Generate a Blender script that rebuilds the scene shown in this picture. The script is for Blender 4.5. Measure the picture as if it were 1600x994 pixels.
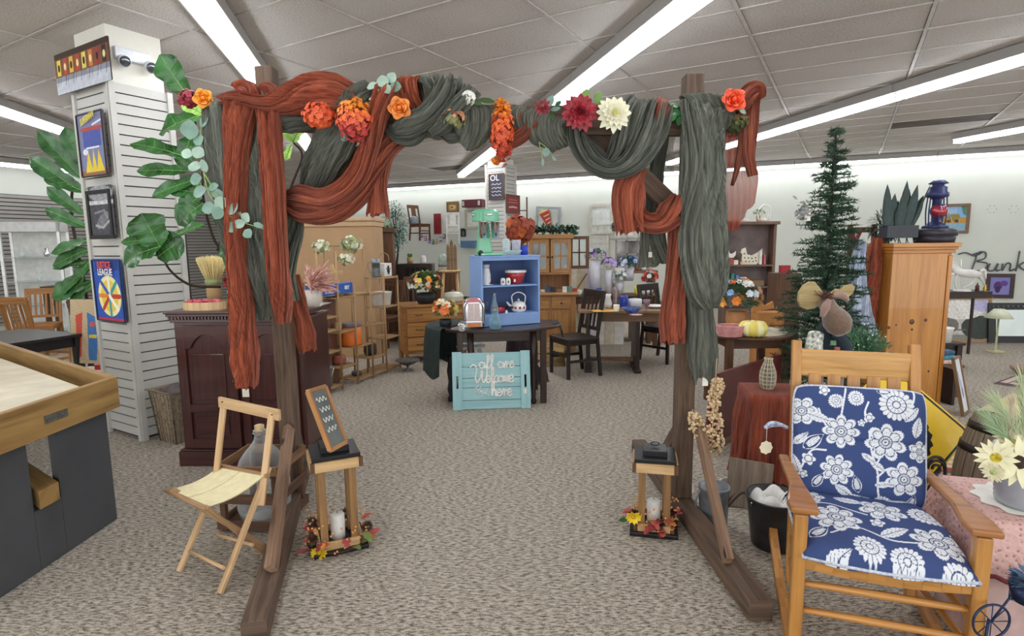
import bpy,math,random
import numpy as np
from mathutils import Vector,Matrix
random.seed(7)
for o in list(bpy.data.objects):bpy.data.objects.remove(o)
SC=bpy.context.scene
COL=SC.collection
PI=math.pi
# ------------------------------------------------------------------ camera
FPX,PITCH,ROLL,EYE=890.0,math.radians(7.5),math.radians(-0.7),1.55
_cp,_sp=math.cos(PITCH),math.sin(PITCH)
_F=Vector((0,_cp,-_sp));_U0=Vector((0,_sp,_cp));_X0=Vector((1,0,0))
_X=_X0*math.cos(ROLL)+_U0*math.sin(ROLL)
_U=_U0*math.cos(ROLL)-_X0*math.sin(ROLL)
cam=bpy.data.cameras.new('camera');cam.sensor_width=36;cam.lens=36*FPX/1600
cam.clip_start=0.05;cam.clip_end=100
cobj=bpy.data.objects.new('camera',cam);COL.objects.link(cobj)
M=Matrix((_X,_U,-_F)).transposed().to_4x4();M.translation=(0,0,EYE)
cobj.matrix_world=M
SC.camera=cobj
# ------------------------------------------------------------------ world (soft white fill added through the open side behind the viewer)
w=bpy.data.worlds.new('world');SC.world=w;w.use_nodes=True
w.node_tree.nodes['Background'].inputs[0].default_value=(0.93,0.97,1.0,1)
w.node_tree.nodes['Background'].inputs[1].default_value=2.3
SC.view_settings.view_transform='Standard';SC.view_settings.look='None'
SC.view_settings.exposure=0.2;SC.view_settings.gamma=1;SC.view_settings.use_curve_mapping=False
LIGHT_STRENGTH=15.0
CEIL=3.2
# ------------------------------------------------------------------ surveying helpers: a sight line cut at a depth, a height or the back wall
def ray(x,y):return _F+_X*((x-800)/FPX)-_U*((y-497)/FPX)
def P(x,y,Y):
 d=ray(x,y);return Vector((0,0,EYE))+d*(Y/d.y)
def G(x,y,z=0.0):
 d=ray(x,y);return Vector((0,0,EYE))+d*((z-EYE)/d.z)
WN=Vector((.4005,.9163,0));WD=13.9  # back wall plane: p . WN = WD
WX=Vector((.9163,-.4005,0))  # along the wall, to the right
def W(x,y,off=0.03):
 d=ray(x,y);return Vector((0,0,EYE))+d*((WD-off)/d.dot(WN))
WROT=math.atan2(WX.y,WX.x)
# ------------------------------------------------------------------ materials
def lin(c):return tuple(((v/255)/12.92 if v/255<=.04045 else((v/255+.055)/1.055)**2.4)for v in c)
def hexc(h):return lin((int(h[0:2],16),int(h[2:4],16),int(h[4:6],16)))
class NT:
 def __init__(s,name):
  s.m=bpy.data.materials.new(name);s.m.use_nodes=True
  s.t=s.m.node_tree;s.b=s.t.nodes['Principled BSDF']
 def n(s,typ,**kw):
  nd=s.t.nodes.new('ShaderNode'+typ)
  for k,v in kw.items():
   if k.startswith('i_'):nd.inputs[k[2:].replace('_',' ')].default_value=v
   else:setattr(nd,k,v)
  return nd
 def l(s,a,b):s.t.links.new(a,b)
 def coord(s,kind='Object',scale=(1,1,1)):
  tc=s.n('TexCoord');mp=s.n('Mapping');mp.inputs['Scale'].default_value=scale
  s.l(tc.outputs[kind],mp.inputs[0]);return mp.outputs[0]
 def ramp(s,fac,stops):
  r=s.n('ValToRGB');e=r.color_ramp.elements
  while len(e)<len(stops):e.new(.5)
  for k,(p,c)in enumerate(stops):e[k].position=p;e[k].color=(*c[:3],1)
  s.l(fac,r.inputs[0]);return r.outputs[0]
 def bump(s,fac,strength=.3,dist=.01):
  b=s.n('Bump');b.inputs['Strength'].default_value=strength;b.inputs['Distance'].default_value=dist
  s.l(fac,b.inputs['Height']);s.l(b.outputs[0],s.b.inputs['Normal'])
_mc={}
def plain(c,rough=.6,metal=0,var=.12,scale=12,bump=.05,trans=0,alpha=1,coat=0,sss=0,sheen=0):
 key=(c,rough,metal,var,scale,bump,trans,alpha,coat,sss,sheen)
 if key in _mc:return _mc[key]
 s=NT('paint_'+c);rgb=hexc(c)
 nz=s.n('TexNoise');nz.inputs['Scale'].default_value=scale;nz.inputs['Detail'].default_value=5
 s.l(s.coord(),nz.inputs['Vector'])
 a=tuple(v*(1-var)for v in rgb);b=tuple(min(1,v*(1+var)+.004)for v in rgb)
 s.l(s.ramp(nz.outputs[0],[(.3,a),(.7,b)]),s.b.inputs['Base Color'])
 s.b.inputs['Roughness'].default_value=rough;s.b.inputs['Metallic'].default_value=metal
 if bump:s.bump(nz.outputs[0],bump,.01)
 if trans:s.b.inputs['Transmission Weight'].default_value=trans
 if alpha<1:s.b.inputs['Alpha'].default_value=alpha
 if coat:s.b.inputs['Coat Weight'].default_value=coat
 if sheen:s.b.inputs['Sheen Weight'].default_value=sheen
 _mc[key]=s.m;return s.m
def wood(c1,c2,rough=.5,sc=1.0,knots=False,bump=.25,coat=0,contrast=1.0):
 key=('w',c1,c2,rough,sc,knots,bump,coat)
 if key in _mc:return _mc[key]
 s=NT('wood_'+c1);a,b=hexc(c1),hexc(c2)
 v=s.coord('UV',(1.2*sc,16*sc,1))
 nz=s.n('TexNoise');nz.inputs['Scale'].default_value=2.2;nz.inputs['Detail'].default_value=7;nz.inputs['Distortion'].default_value=.6
 s.l(v,nz.inputs['Vector'])
 fine=s.n('TexNoise');fine.inputs['Scale'].default_value=9;fine.inputs['Detail'].default_value=4
 s.l(s.coord('UV',(1.5*sc,60*sc,1)),fine.inputs['Vector'])
 mx=s.n('Math',operation='MULTIPLY_ADD');s.l(fine.outputs[0],mx.inputs[0]);mx.inputs[1].default_value=.4
 s.l(nz.outputs[0],mx.inputs[2])
 col=s.ramp(mx.outputs[0],[(.42,b),(.62,tuple((x+y)/2 for x,y in zip(a,b))),(.85,a)])
 if knots:
  vo=s.n('TexVoronoi');vo.inputs['Scale'].default_value=1.0;vo.inputs['Randomness'].default_value=.9
  s.l(s.coord('UV',(3.2,5.5,1)),vo.inputs['Vector'])
  k=s.ramp(vo.outputs['Distance'],[(.05,(1,1,1)),(.13,(0,0,0))])
  mix=s.n('MixRGB');s.l(k,mix.inputs[0]);s.l(col,mix.inputs[1]);mix.inputs[2].default_value=(*[x*.35 for x in b],1)
  col=mix.outputs[0]
 s.l(col,s.b.inputs['Base Color']);s.b.inputs['Roughness'].default_value=rough
 if coat:s.b.inputs['Coat Weight'].default_value=coat
 s.bump(mx.outputs[0],bump,.004)
 _mc[key]=s.m;return s.m
def crinkle(c,dark,alpha=1.0,trl=.15,name='gauze'):
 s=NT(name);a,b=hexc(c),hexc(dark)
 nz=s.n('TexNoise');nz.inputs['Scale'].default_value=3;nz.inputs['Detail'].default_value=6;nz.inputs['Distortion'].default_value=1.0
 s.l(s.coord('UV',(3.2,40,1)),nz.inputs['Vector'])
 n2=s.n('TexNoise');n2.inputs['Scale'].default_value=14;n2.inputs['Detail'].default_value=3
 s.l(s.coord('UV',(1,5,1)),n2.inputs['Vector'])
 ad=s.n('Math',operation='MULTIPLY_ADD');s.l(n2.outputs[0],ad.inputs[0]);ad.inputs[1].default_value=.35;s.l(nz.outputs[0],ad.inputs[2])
 s.l(s.ramp(ad.outputs[0],[(.45,b),(.79,a)]),s.b.inputs['Base Color'])  # crinkle hollows coloured darker: shade of the folds put into the colour
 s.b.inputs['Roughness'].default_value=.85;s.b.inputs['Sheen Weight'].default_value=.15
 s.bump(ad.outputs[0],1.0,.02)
 out=s.t.nodes['Material Output']
 tr=s.n('BsdfTranslucent');tr.inputs[0].default_value=(*a,1)
 mx=s.n('MixShader');mx.inputs[0].default_value=trl
 s.l(s.b.outputs[0],mx.inputs[1]);s.l(tr.outputs[0],mx.inputs[2])
 last=mx.outputs[0]
 if alpha<1:
  tp=s.n('BsdfTransparent');m2=s.n('MixShader');m2.inputs[0].default_value=alpha
  s.l(tp.outputs[0],m2.inputs[1]);s.l(last,m2.inputs[2]);last=m2.outputs[0]
 s.l(last,out.inputs['Surface']);return s.m
def glass(c='F4FAFA',rough=.02,alpha=.28):
 key=('g',c,rough,alpha)
 if key in _mc:return _mc[key]
 s=NT('glass');out=s.t.nodes['Material Output']  # thin-walled glass: part clear, part reflecting
 s.b.inputs['Base Color'].default_value=(*hexc(c),1);s.b.inputs['Roughness'].default_value=rough
 s.b.inputs['Specular IOR Level'].default_value=1.0
 tp=s.n('BsdfTransparent');tp.inputs[0].default_value=(*[v**.4 for v in hexc(c)],1)
 lw=s.n('LayerWeight');lw.inputs[0].default_value=.35
 ma=s.n('Math',operation='MULTIPLY_ADD');s.l(lw.outputs['Facing'],ma.inputs[0]);ma.inputs[1].default_value=.6;ma.inputs[2].default_value=alpha*.5
 mx=s.n('MixShader');s.l(ma.outputs[0],mx.inputs[0]);s.l(tp.outputs[0],mx.inputs[1]);s.l(s.b.outputs[0],mx.inputs[2])
 s.l(mx.outputs[0],out.inputs['Surface']);_mc[key]=s.m;return s.m
def emit(c,strength):
 s=NT('lamp_glow');s.b.inputs['Base Color'].default_value=(*hexc(c),1)
 s.b.inputs['Emission Color'].default_value=(*hexc(c),1);s.b.inputs['Emission Strength'].default_value=strength;return s.m
def attr_mat(rough=.7,bump=.05,coat=0):
 key=('attr',rough,bump,coat)
 if key in _mc:return _mc[key]
 s=NT('printed_colours');a=s.n('Attribute',attribute_name='paint')
 nz=s.n('TexNoise');nz.inputs['Scale'].default_value=160;s.l(s.coord(),nz.inputs['Vector'])
 s.l(a.outputs['Color'],s.b.inputs['Base Color']);s.b.inputs['Roughness'].default_value=rough
 if coat:s.b.inputs['Coat Weight'].default_value=coat
 s.bump(nz.outputs[0],bump,.004);_mc[key]=s.m;return s.m
# ------------------------------------------------------------------ mesh builder
def catmull(pts,n):
 pts=[Vector(p)for p in pts];k=len(pts)
 if k==2:return[pts[0].lerp(pts[1],i/(n-1))for i in range(n)]
 ext=[2*pts[0]-pts[1]]+pts+[2*pts[-1]-pts[-2]]
 out=[]
 for i in range(n):
  t=i/(n-1)*(k-1);j=min(int(t),k-2);u=t-j
  a,b,c,d=ext[j:j+4]
  out.append(.5*((2*b)+(c-a)*u+(2*a-5*b+4*c-d)*u*u+(3*b-a-3*c+d)*u**3))
 return out
def lerp1(lst,t):
 k=len(lst)-1;x=max(0,min(1,t))*k;j=min(int(x),k-1)if k else 0
 return lst[j]+(lst[j+1]-lst[j])*(x-j)if k else lst[0]
class MB:
 def __init__(s):s.v=[];s.f=[];s.uv=[];s.mi=[];s.sm=[];s.M=None;s.cur=0
 def add(s,vs,fs,uvs=None,smooth=False):
  b=len(s.v)
  if s.M is not None:vs=[s.M@Vector(v)for v in vs]
  s.v+=[tuple(v)for v in vs]
  for k,f in enumerate(fs):
   s.f.append([b+i for i in f]);s.mi.append(s.cur);s.sm.append(smooth)
   s.uv.append(uvs[k]if uvs else[(0,0)]*len(f))
  return s
 def beam(s,p0,p1,w,h,up=(0,0,1),w1=None,h1=None):
  """box from p0 to p1, w across, h along up"""
  p0,p1=Vector(p0),Vector(p1);d=p1-p0;L=d.length;d.normalize();up=Vector(up)
  if abs(d.dot(up))>.99:up=Vector((0,1,0))
  x=d.cross(up).normalized();z=x.cross(d).normalized()
  w1=w if w1 is None else w1;h1=h if h1 is None else h1
  vs=[p0+x*(a*w/2)+z*(b*h/2)for a,b in((-1,-1),(1,-1),(1,1),(-1,1))]+[p1+x*(a*w1/2)+z*(b*h1/2)for a,b in((-1,-1),(1,-1),(1,1),(-1,1))]
  o,q=random.random()*7,random.random()*7
  fs=[];uv=[]
  for i in range(4):
   j=(i+1)%4;t=w if i%2==0 else h
   fs.append([i,j,4+j,4+i]);uv.append([(o,q),(o,q+t),(o+L,q+t),(o+L,q)]);q+=t
  fs+=[[3,2,1,0],[4,5,6,7]];uv+=[[(o,q),(o+.02,q),(o+.02,q+w),(o,q+w)]]*2
  return s.add(vs,fs,uv)
 def box(s,c,sz,rz=0):
  """box centred at c; the grain runs along its longest side"""
  c=Vector(c);R=Matrix.Rotation(rz,3,'Z');a=max(range(3),key=lambda i:sz[i])
  ax=[Vector(r)for r in((1,0,0),(0,1,0),(0,0,1))]
  d=R@ax[a]*(sz[a]/2)
  if a==0:return s.beam(c-d,c+d,sz[1],sz[2])
  if a==1:return s.beam(c-d,c+d,sz[0],sz[2])
  return s.beam(c-d,c+d,sz[0],sz[1],up=R@Vector((0,1,0)))if abs(rz)<1e-6 else s.beam(c-d,c+d,sz[0],sz[1],up=R@Vector((0,1,0)))
 def bb(s,x0,x1,y0,y1,z0,z1):return s.box(((x0+x1)/2,(y0+y1)/2,(z0+z1)/2),(x1-x0,y1-y0,z1-z0))
 def tube(s,pts,r,n=8,k=None,closed=False):
  pts=[Vector(p)for p in pts]
  if k:pts=catmull(pts,k)
  m=len(pts);vs=[];L=0;Ls=[0]
  for i in range(1,m):L+=(pts[i]-pts[i-1]).length;Ls.append(L)
  prev=None
  for i,p in enumerate(pts):
   a=pts[(i-1)%m]if(closed or i>0)else p;b=pts[(i+1)%m]if(closed or i<m-1)else p
   d=(b-a)
   d=d.normalized()if d.length>1e-9 else Vector((0,0,1))
   if prev is None:x=d.cross(Vector((0,0,1))if abs(d.z)<.9 else Vector((0,1,0))).normalized()
   else:x=(prev-d*prev.dot(d)).normalized()
   prev=x;y=d.cross(x)
   rr=lerp1(r,i/(m-1))if isinstance(r,(list,tuple))else r
   vs+=[p+(x*math.cos(2*PI*j/n)+y*math.sin(2*PI*j/n))*rr for j in range(n)]
  fs=[];uv=[]
  for i in range(m if closed else m-1):
   for j in range(n):
    i2=(i+1)%m;j2=(j+1)%n
    fs.append([i*n+j,i*n+j2,i2*n+j2,i2*n+j])
    u0,u1=Ls[i],Ls[i2]if i2 else L;uv.append([(u0,j*.02),(u0,j*.02+.02),(u1,j*.02+.02),(u1,j*.02)])
  s.add(vs,fs,uv,True)
  if not closed:
   b=len(s.v)-m*n
   s.f+=[[b+j for j in range(n)][::-1],[b+(m-1)*n+j for j in range(n)]]
   s.uv+=[[(0,0)]*n]*2;s.mi+=[s.cur]*2;s.sm+=[False]*2
  return s
 def lathe(s,prof,c=(0,0,0),n=24,ax=None,sx=1,sy=1,smooth=True):
  """profile of (r, z) turned about the upright through c (or about ax)"""
  c=Vector(c);R=Matrix.Identity(3)
  if ax is not None:R=Vector((0,0,1)).rotation_difference(Vector(ax)).to_matrix()
  vs=[];m=len(prof)
  for r,z in prof:
   for j in range(n):
    a=2*PI*j/n;vs.append(c+R@Vector((r*math.cos(a)*sx,r*math.sin(a)*sy,z)))
  fs=[];uv=[]
  for i in range(m-1):
   for j in range(n):
    j2=(j+1)%n;fs.append([i*n+j,i*n+j2,(i+1)*n+j2,(i+1)*n+j])
    a,b=prof[i],prof[i+1];r=max(a[0],b[0])*2*PI/n
    uv.append([(a[1],j*r),(a[1],j*r+r),(b[1],j*r+r),(b[1],j*r)])
  if prof[0][0]>1e-5:fs.append(list(range(n))[::-1]);uv.append([(0,0)]*n)
  if prof[-1][0]>1e-5:fs.append([(m-1)*n+j for j in range(n)]);uv.append([(0,0)]*n)
  s.add(vs,fs,uv,smooth)
  return s
 def ell(s,c,rx,ry=None,rz=None,n=12,m=8,ax=None):
  ry=rx if ry is None else ry;rz=rx if rz is None else rz
  prof=[(max(1e-6,math.sin(PI*i/m))*1.0,-math.cos(PI*i/m)*rz)for i in range(m+1)]
  prof[0]=(1e-6,-rz);prof[-1]=(1e-6,rz)
  return s.lathe([(r*rx,z)for r,z in prof],c,n,ax,1,ry/rx)
 def grid(s,fn,nu,nv,uvs=(1,1),smooth=True):
  vs=[fn(i/nu,j/nv)for i in range(nu+1)for j in range(nv+1)];k=nv+1
  fs=[];uv=[]
  for i in range(nu):
   for j in range(nv):
    fs.append([i*k+j,i*k+j+1,(i+1)*k+j+1,(i+1)*k+j])
    uv.append([(a/nu*uvs[0],b/nv*uvs[1])for a,b in((i,j),(i,j+1),(i+1,j+1),(i+1,j))])
  return s.add(vs,fs,uv,smooth)
 def prism(s,outline,t,o=(0,0,0),ex=(1,0,0),ey=(0,0,1)):
  """flat outline [(a, b)] in the plane o + a*ex + b*ey given a thickness t"""
  o,ex,ey=Vector(o),Vector(ex),Vector(ey);nrm=ex.cross(ey).normalized()*(t/2);n=len(outline)
  vs=[o+ex*a+ey*b+nrm for a,b in outline]+[o+ex*a+ey*b-nrm for a,b in outline]
  fs=[list(range(n)),list(range(n,2*n))[::-1]];uv=[[tuple(p)for p in outline],[tuple(p)for p in outline][::-1]]
  for i in range(n):
   j=(i+1)%n;fs.append([i,n+i,n+j,j]);uv.append([(0,0)]*4)
  return s.add(vs,fs,uv)
 def leaf(s,p,d,up,L,Wd,curl=.3,fold=.2,nu=8,nv=4,prof=None,wav=0):
  p,d,up=Vector(p),Vector(d).normalized(),Vector(up)
  x=d.cross(up);x=x.normalized()if x.length>1e-6 else Vector((1,0,0));z=x.cross(d).normalized()
  prof=prof or[.05,.75,1,.8,.02];ph=random.random()*6
  def fn(u,v):
   q=(v-.5)*2;wd=lerp1(prof,u)*Wd/2
   return p+d*(L*(u-curl*u*u*.25))+x*(q*wd)+z*(-curl*L*u*u*.6+abs(q)*fold*wd+wav*math.sin(u*13+ph)*abs(q)*Wd*.3)
  return s.grid(fn,nu,nv,(L,Wd))
 def mesh(s,name,mats):
  me=bpy.data.meshes.new(name)
  me.from_pydata(s.v,[],s.f)
  for m in(mats if isinstance(mats,(list,tuple))else[mats]):me.materials.append(m)
  uvl=me.uv_layers.new(name='UVMap')
  flat=[c for f in s.uv for p in f for c in p]
  uvl.data.foreach_set('uv',flat)
  me.polygons.foreach_set('material_index',s.mi);me.polygons.foreach_set('use_smooth',s.sm)
  me.update();return me
 def build(s,name,mats,parent=None,bevel=0,label=None,kind=None,loc=None,rz=0,sub=0):
  o=bpy.data.objects.new(name,s.mesh(name,mats));COL.objects.link(o)
  if parent is not None:o.parent=parent
  if bevel:
   b=o.modifiers.new('bevel','BEVEL');b.width=bevel;b.segments=2;b.limit_method='ANGLE';b.angle_limit=math.radians(50)
  if sub:m=o.modifiers.new('sub','SUBSURF');m.levels=sub;m.render_levels=sub
  if label:o['label']=label
  if kind:o['kind']=kind
  if loc is not None:o.location=loc
  if rz:o.rotation_euler.z=rz
  return o
def T(name,label,cat,loc=(0,0,0),rz=0,group=None):
 o=bpy.data.objects.new(name,None);COL.objects.link(o);o.location=loc;o.rotation_euler=(0,0,rz)
 o.empty_display_size=.05;o['label']=label;o['category']=cat
 if group:o['group']=group
 return o
def tag(o,label,cat,group=None,kind=None):
 o['label']=label;o['category']=cat
 if group:o['group']=group
 if kind:o['kind']=kind
 return o
KIDS={}
def copy_tree(o,loc,rz=0,label=None,group=None,parent=None):
 c=o.copy();COL.objects.link(c)
 if parent is not None:c.parent=parent
 else:c.location=loc;c.rotation_euler=(0,0,rz)
 if label:c['label']=label
 if group:c['group']=group
 for k in list(o.children):copy_tree(k,None,parent=c)
 return c
def inst(me,name,parent,mat=None):
 o=bpy.data.objects.new(name,me);COL.objects.link(o);o.parent=parent
 if mat is not None:o.matrix_local=mat
 return o
def lettering(name,text,size,parent,mat,org,ex,ey,extrude=.001,align='CENTER',shear=0,spacing=1,label=None,bold=0,sx=1.0):
 cu=bpy.data.curves.new(name,'FONT');cu.body=text;cu.size=size;cu.extrude=extrude;cu.align_x=align;cu.align_y='CENTER'
 cu.shear=shear;cu.space_character=spacing;cu.offset=bold;cu.resolution_u=3
 tmp=bpy.data.objects.new(name,cu)
 me=bpy.data.meshes.new_from_object(tmp);bpy.data.objects.remove(tmp)
 me.materials.clear();me.materials.append(mat)
 ex,ey=Vector(ex).normalized(),Vector(ey).normalized();nz=ex.cross(ey)
 Mx=Matrix((ex*sx,ey,nz)).transposed().to_4x4();Mx.translation=Vector(org)
 me.transform(Mx);o=bpy.data.objects.new(name,me);COL.objects.link(o)
 if parent is not None:o.parent=parent
 if label:o['label']=label
 return o
# ------------------------------------------------------------------ painted panels (flat pictures, prints, rugs)
class Art:
 def __init__(s,w,h,n,bg):
  s.w,s.h=w,h;s.nx=max(2,int(w*n));s.ny=max(2,int(h*n))
  s.X,s.Y=np.meshgrid(np.linspace(0,w,s.nx),np.linspace(0,h,s.ny));s.c=np.zeros((s.ny,s.nx,3));s.c[:]=hexc(bg)
 def put(s,m,c):s.c[m]=hexc(c)if isinstance(c,str)else c
 def rect(s,x0,y0,x1,y1,c):s.put((s.X>=x0)&(s.X<=x1)&(s.Y>=y0)&(s.Y<=y1),c)
 def ell(s,cx,cy,rx,ry,c,a=0):
  dx,dy=s.X-cx,s.Y-cy;u=dx*math.cos(a)+dy*math.sin(a);v=-dx*math.sin(a)+dy*math.cos(a)
  s.put((u/rx)**2+(v/ry)**2<=1,c)
 def line(s,pts,w,c):
  m=np.zeros_like(s.X,bool)
  for(x0,y0),(x1,y1)in zip(pts[:-1],pts[1:]):
   dx,dy=x1-x0,y1-y0;L=dx*dx+dy*dy+1e-12
   t=np.clip(((s.X-x0)*dx+(s.Y-y0)*dy)/L,0,1)
   m|=(s.X-x0-t*dx)**2+(s.Y-y0-t*dy)**2<=w*w/4
  s.put(m,c)
 def poly(s,pts,c):
  m=np.zeros_like(s.X,bool);n=len(pts)
  for i in range(n):
   (x0,y0),(x1,y1)=pts[i],pts[(i+1)%n]
   if y0==y1:continue
   cr=((s.Y>min(y0,y1))&(s.Y<=max(y0,y1)))&(s.X<x0+(s.Y-y0)*(x1-x0)/(y1-y0));m^=cr
  s.put(m,c)
 def noise(s,amt,freq=1.0,seed=0):
  r=np.random.RandomState(seed);f=np.zeros_like(s.X)
  for k in range(14):
   a=r.rand()*6.28;q=freq*(1+4*r.rand());f+=np.sin((s.X*math.cos(a)+s.Y*math.sin(a))*q*6.28/s.w+r.rand()*6.28)
  f=f/5;s.c*=(1+amt*f)[...,None];s.c=np.clip(s.c,0,1);return f
 def blend(s,f,c0,c1):
  f=np.clip(f,0,1)[...,None];s.c=np.array(hexc(c0))*(1-f)+np.array(hexc(c1))*f
 def build(s,name,org,ex,ey,parent=None,mat=None,fn=None,label=None):
  """panel whose lower left corner is org; fn may bend it: fn(X, Y) -> Nx3"""
  if fn is not None:co=fn(s.X.ravel(),s.Y.ravel())
  else:
   ex,ey,org=np.array(Vector(ex).normalized()),np.array(Vector(ey).normalized()),np.array(org)
   co=org+s.X.ravel()[:,None]*ex+s.Y.ravel()[:,None]*ey
  nx,ny=s.nx,s.ny;i=np.arange((ny-1)*nx).reshape(ny-1,nx)[:,:-1].ravel()
  f=np.stack([i,i+1,i+nx+1,i+nx],1).astype(np.int32);me=bpy.data.meshes.new(name)
  me.vertices.add(len(co));me.vertices.foreach_set('co',co.astype(np.float32).ravel())
  me.loops.add(f.size);me.loops.foreach_set('vertex_index',f.ravel())
  me.polygons.add(len(f));me.polygons.foreach_set('loop_start',np.arange(0,f.size,4,dtype=np.int32))
  me.polygons.foreach_set('use_smooth',np.ones(len(f),bool))
  me.update(calc_edges=True)
  a=me.color_attributes.new('paint','FLOAT_COLOR','POINT')
  rgba=np.ones((len(co),4),np.float32);rgba[:,:3]=s.c.reshape(-1,3);a.data.foreach_set('color',rgba.ravel())
  me.materials.append(mat or attr_mat());o=bpy.data.objects.new(name,me);COL.objects.link(o)
  if parent is not None:o.parent=parent
  if label:o['label']=label
  return o
# ------------------------------------------------------------------ shared materials
M_OAKLIGHT=wood('D9B583','A97F4C',.55)
M_MAHOG=wood('4A201B','2A0F0D',.35,coat=.3,bump=.08)
M_DARK=wood('33221C','1D120F',.4,bump=.08)
M_STAIN=wood('6A4A38','2E1D14',.75,bump=.5)
M_STAINL=wood('8F7058','4A3224',.75,bump=.5)
M_PINE=wood('CC8A3C','A86420',.35,.8,bump=.06,coat=.35)
M_HONEY=wood('C98F48','96602A',.4,bump=.1,coat=.2)
M_OAK=wood('B0793F','7C4E24',.45,bump=.15)
M_BROWN=wood('6E4A31','3F2818',.5,bump=.15)
M_BAMBOO=wood('BF9A6C','7E5C3A',.5,bump=.15)
M_WHITE=plain('F2F0EA',.45)
M_BLACK=plain('17171A',.4)
M_METAL=plain('9A9DA0',.3,.9)
M_GALV=plain('8D9499',.45,.7,.2,25)
M_CHROME=plain('D8D8DC',.12,1,.02)
M_TAG=plain('F6F1E4',.8)
M_GLASS=glass()
M_GREEN=plain('2F5A2C',.55,var=.35,scale=20)
M_FIG=plain('326430',.28,var=.5,scale=14,bump=.2)
M_FIGL=plain('84AE5C',.4,var=.3,scale=10)
M_EUC=plain('86A294',.7,var=.2,scale=18)
M_STEM=plain('3A2A20',.8)
M_GSTEM=plain('9DB86A',.6)
M_ORANGE=plain('F08A24',.6,var=.25,scale=30)
M_CORAL=plain('D8562C',.6,var=.3,scale=40)
M_RED=plain('9C1F28',.5,var=.3,scale=30)
M_YEL=plain('F2CF2A',.6,var=.15)
M_CREAM=plain('F4EFC8',.6,var=.08)
M_WICKER=plain('A08F78',.8,var=.4,scale=40)
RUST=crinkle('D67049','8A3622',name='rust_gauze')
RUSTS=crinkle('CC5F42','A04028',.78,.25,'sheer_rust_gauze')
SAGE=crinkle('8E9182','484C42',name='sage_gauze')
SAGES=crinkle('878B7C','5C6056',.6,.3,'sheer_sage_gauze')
# ================================================================== THE SETTING
def corner_left():
# left wall runs through LP0 along LD
 LP0,LD=Vector((-9.75,10.9,0)),Vector((.37,.929,0))
 t=(WD-LP0.dot(WN))/LD.dot(WN);return LP0+LD*t,LP0,LD
CL,LP0,LD=corner_left()
LN=LP0+LD*((-3.0-LP0.y)/LD.y)
CR=WN*WD+WX*8.6
RN=Vector((CR.x+1.5,-3.0,0))
ROOM=[LN,RN,CR,CL]
# carpet
s=NT('carpet')
a,b,c3=hexc('BDB3A4'),hexc('8D8375'),hexc('4A4338')
def dash(rot,sx,sy):
 tc=s.n('TexCoord');mp=s.n('Mapping');mp.inputs['Rotation'].default_value=(0,0,rot);mp.inputs['Scale'].default_value=(sx,sy,1)
 s.l(tc.outputs['Object'],mp.inputs[0]);nz=s.n('TexNoise');nz.inputs['Scale'].default_value=1;nz.inputs['Detail'].default_value=2.5;nz.inputs['Roughness'].default_value=.6
 s.l(mp.outputs[0],nz.inputs['Vector']);return nz.outputs[0]
d1,d2=dash(.45,30,100),dash(-.2,34,95)
tc=s.n('TexCoord');mp=s.n('Mapping');mp.inputs['Rotation'].default_value=(0,0,.53);mp.inputs['Scale'].default_value=(1.09,1.09,1)
s.l(tc.outputs['Object'],mp.inputs[0]);ck=s.n('TexChecker');ck.inputs['Scale'].default_value=1;s.l(mp.outputs[0],ck.inputs[0])
mx=s.n('MixRGB');s.l(ck.outputs[1],mx.inputs[0]);s.l(d1,mx.inputs[1]);s.l(d2,mx.inputs[2])
fz=s.n('TexNoise');fz.inputs['Scale'].default_value=190;fz.inputs['Detail'].default_value=2;s.l(tc.outputs['Object'],fz.inputs['Vector'])
ad=s.n('Math',operation='MULTIPLY_ADD');s.l(fz.outputs[0],ad.inputs[0]);ad.inputs[1].default_value=.45;s.l(mx.outputs[0],ad.inputs[2])
s.l(s.ramp(ad.outputs[0],[(.52,c3),(.66,b),(.8,a),(.98,hexc('CFC6B7'))]),s.b.inputs['Base Color'])
s.b.inputs['Roughness'].default_value=.95;s.bump(ad.outputs[0],.6,.01)
M_CARPET=s.m
mb=MB();mb.add([LN,RN,CR,CL],[[0,1,2,3]]);mb.add([v-Vector((0,0,.1))for v in ROOM],[[3,2,1,0]])
mb.build('floor',M_CARPET,kind='structure')
# walls
M_WALL=plain('DEE1D6',.8,var=.02,scale=3,bump=.02)
mb=MB();mb.beam(CL+WN*.1+Vector((0,0,1.6)),CR+WN*.1+Vector((0,0,1.6)),.2,3.2);mb.build('wall_back',M_WALL,kind='structure')
LNRM=Vector((-LD.y,LD.x,0))
mb=MB();mb.beam(LN+LNRM*.1+Vector((0,0,1.6)),CL+LNRM*.1+Vector((0,0,1.6)),.2,3.2);wl=mb.build('wall_left',M_WALL,kind='structure')
mb=MB();mb.beam(RN+Vector((.1,0,1.6)),CR+Vector((.1,0,1.6)),.2,3.2);mb.build('wall_right',M_WALL,kind='structure')
M_BASE=plain('4A433C',.6)
mb=MB();mb.beam(CL-WN*.01+Vector((0,0,.05)),CR-WN*.01+Vector((0,0,.05)),.02,.1);mb.build('baseboard_back',M_BASE,kind='structure')
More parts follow.
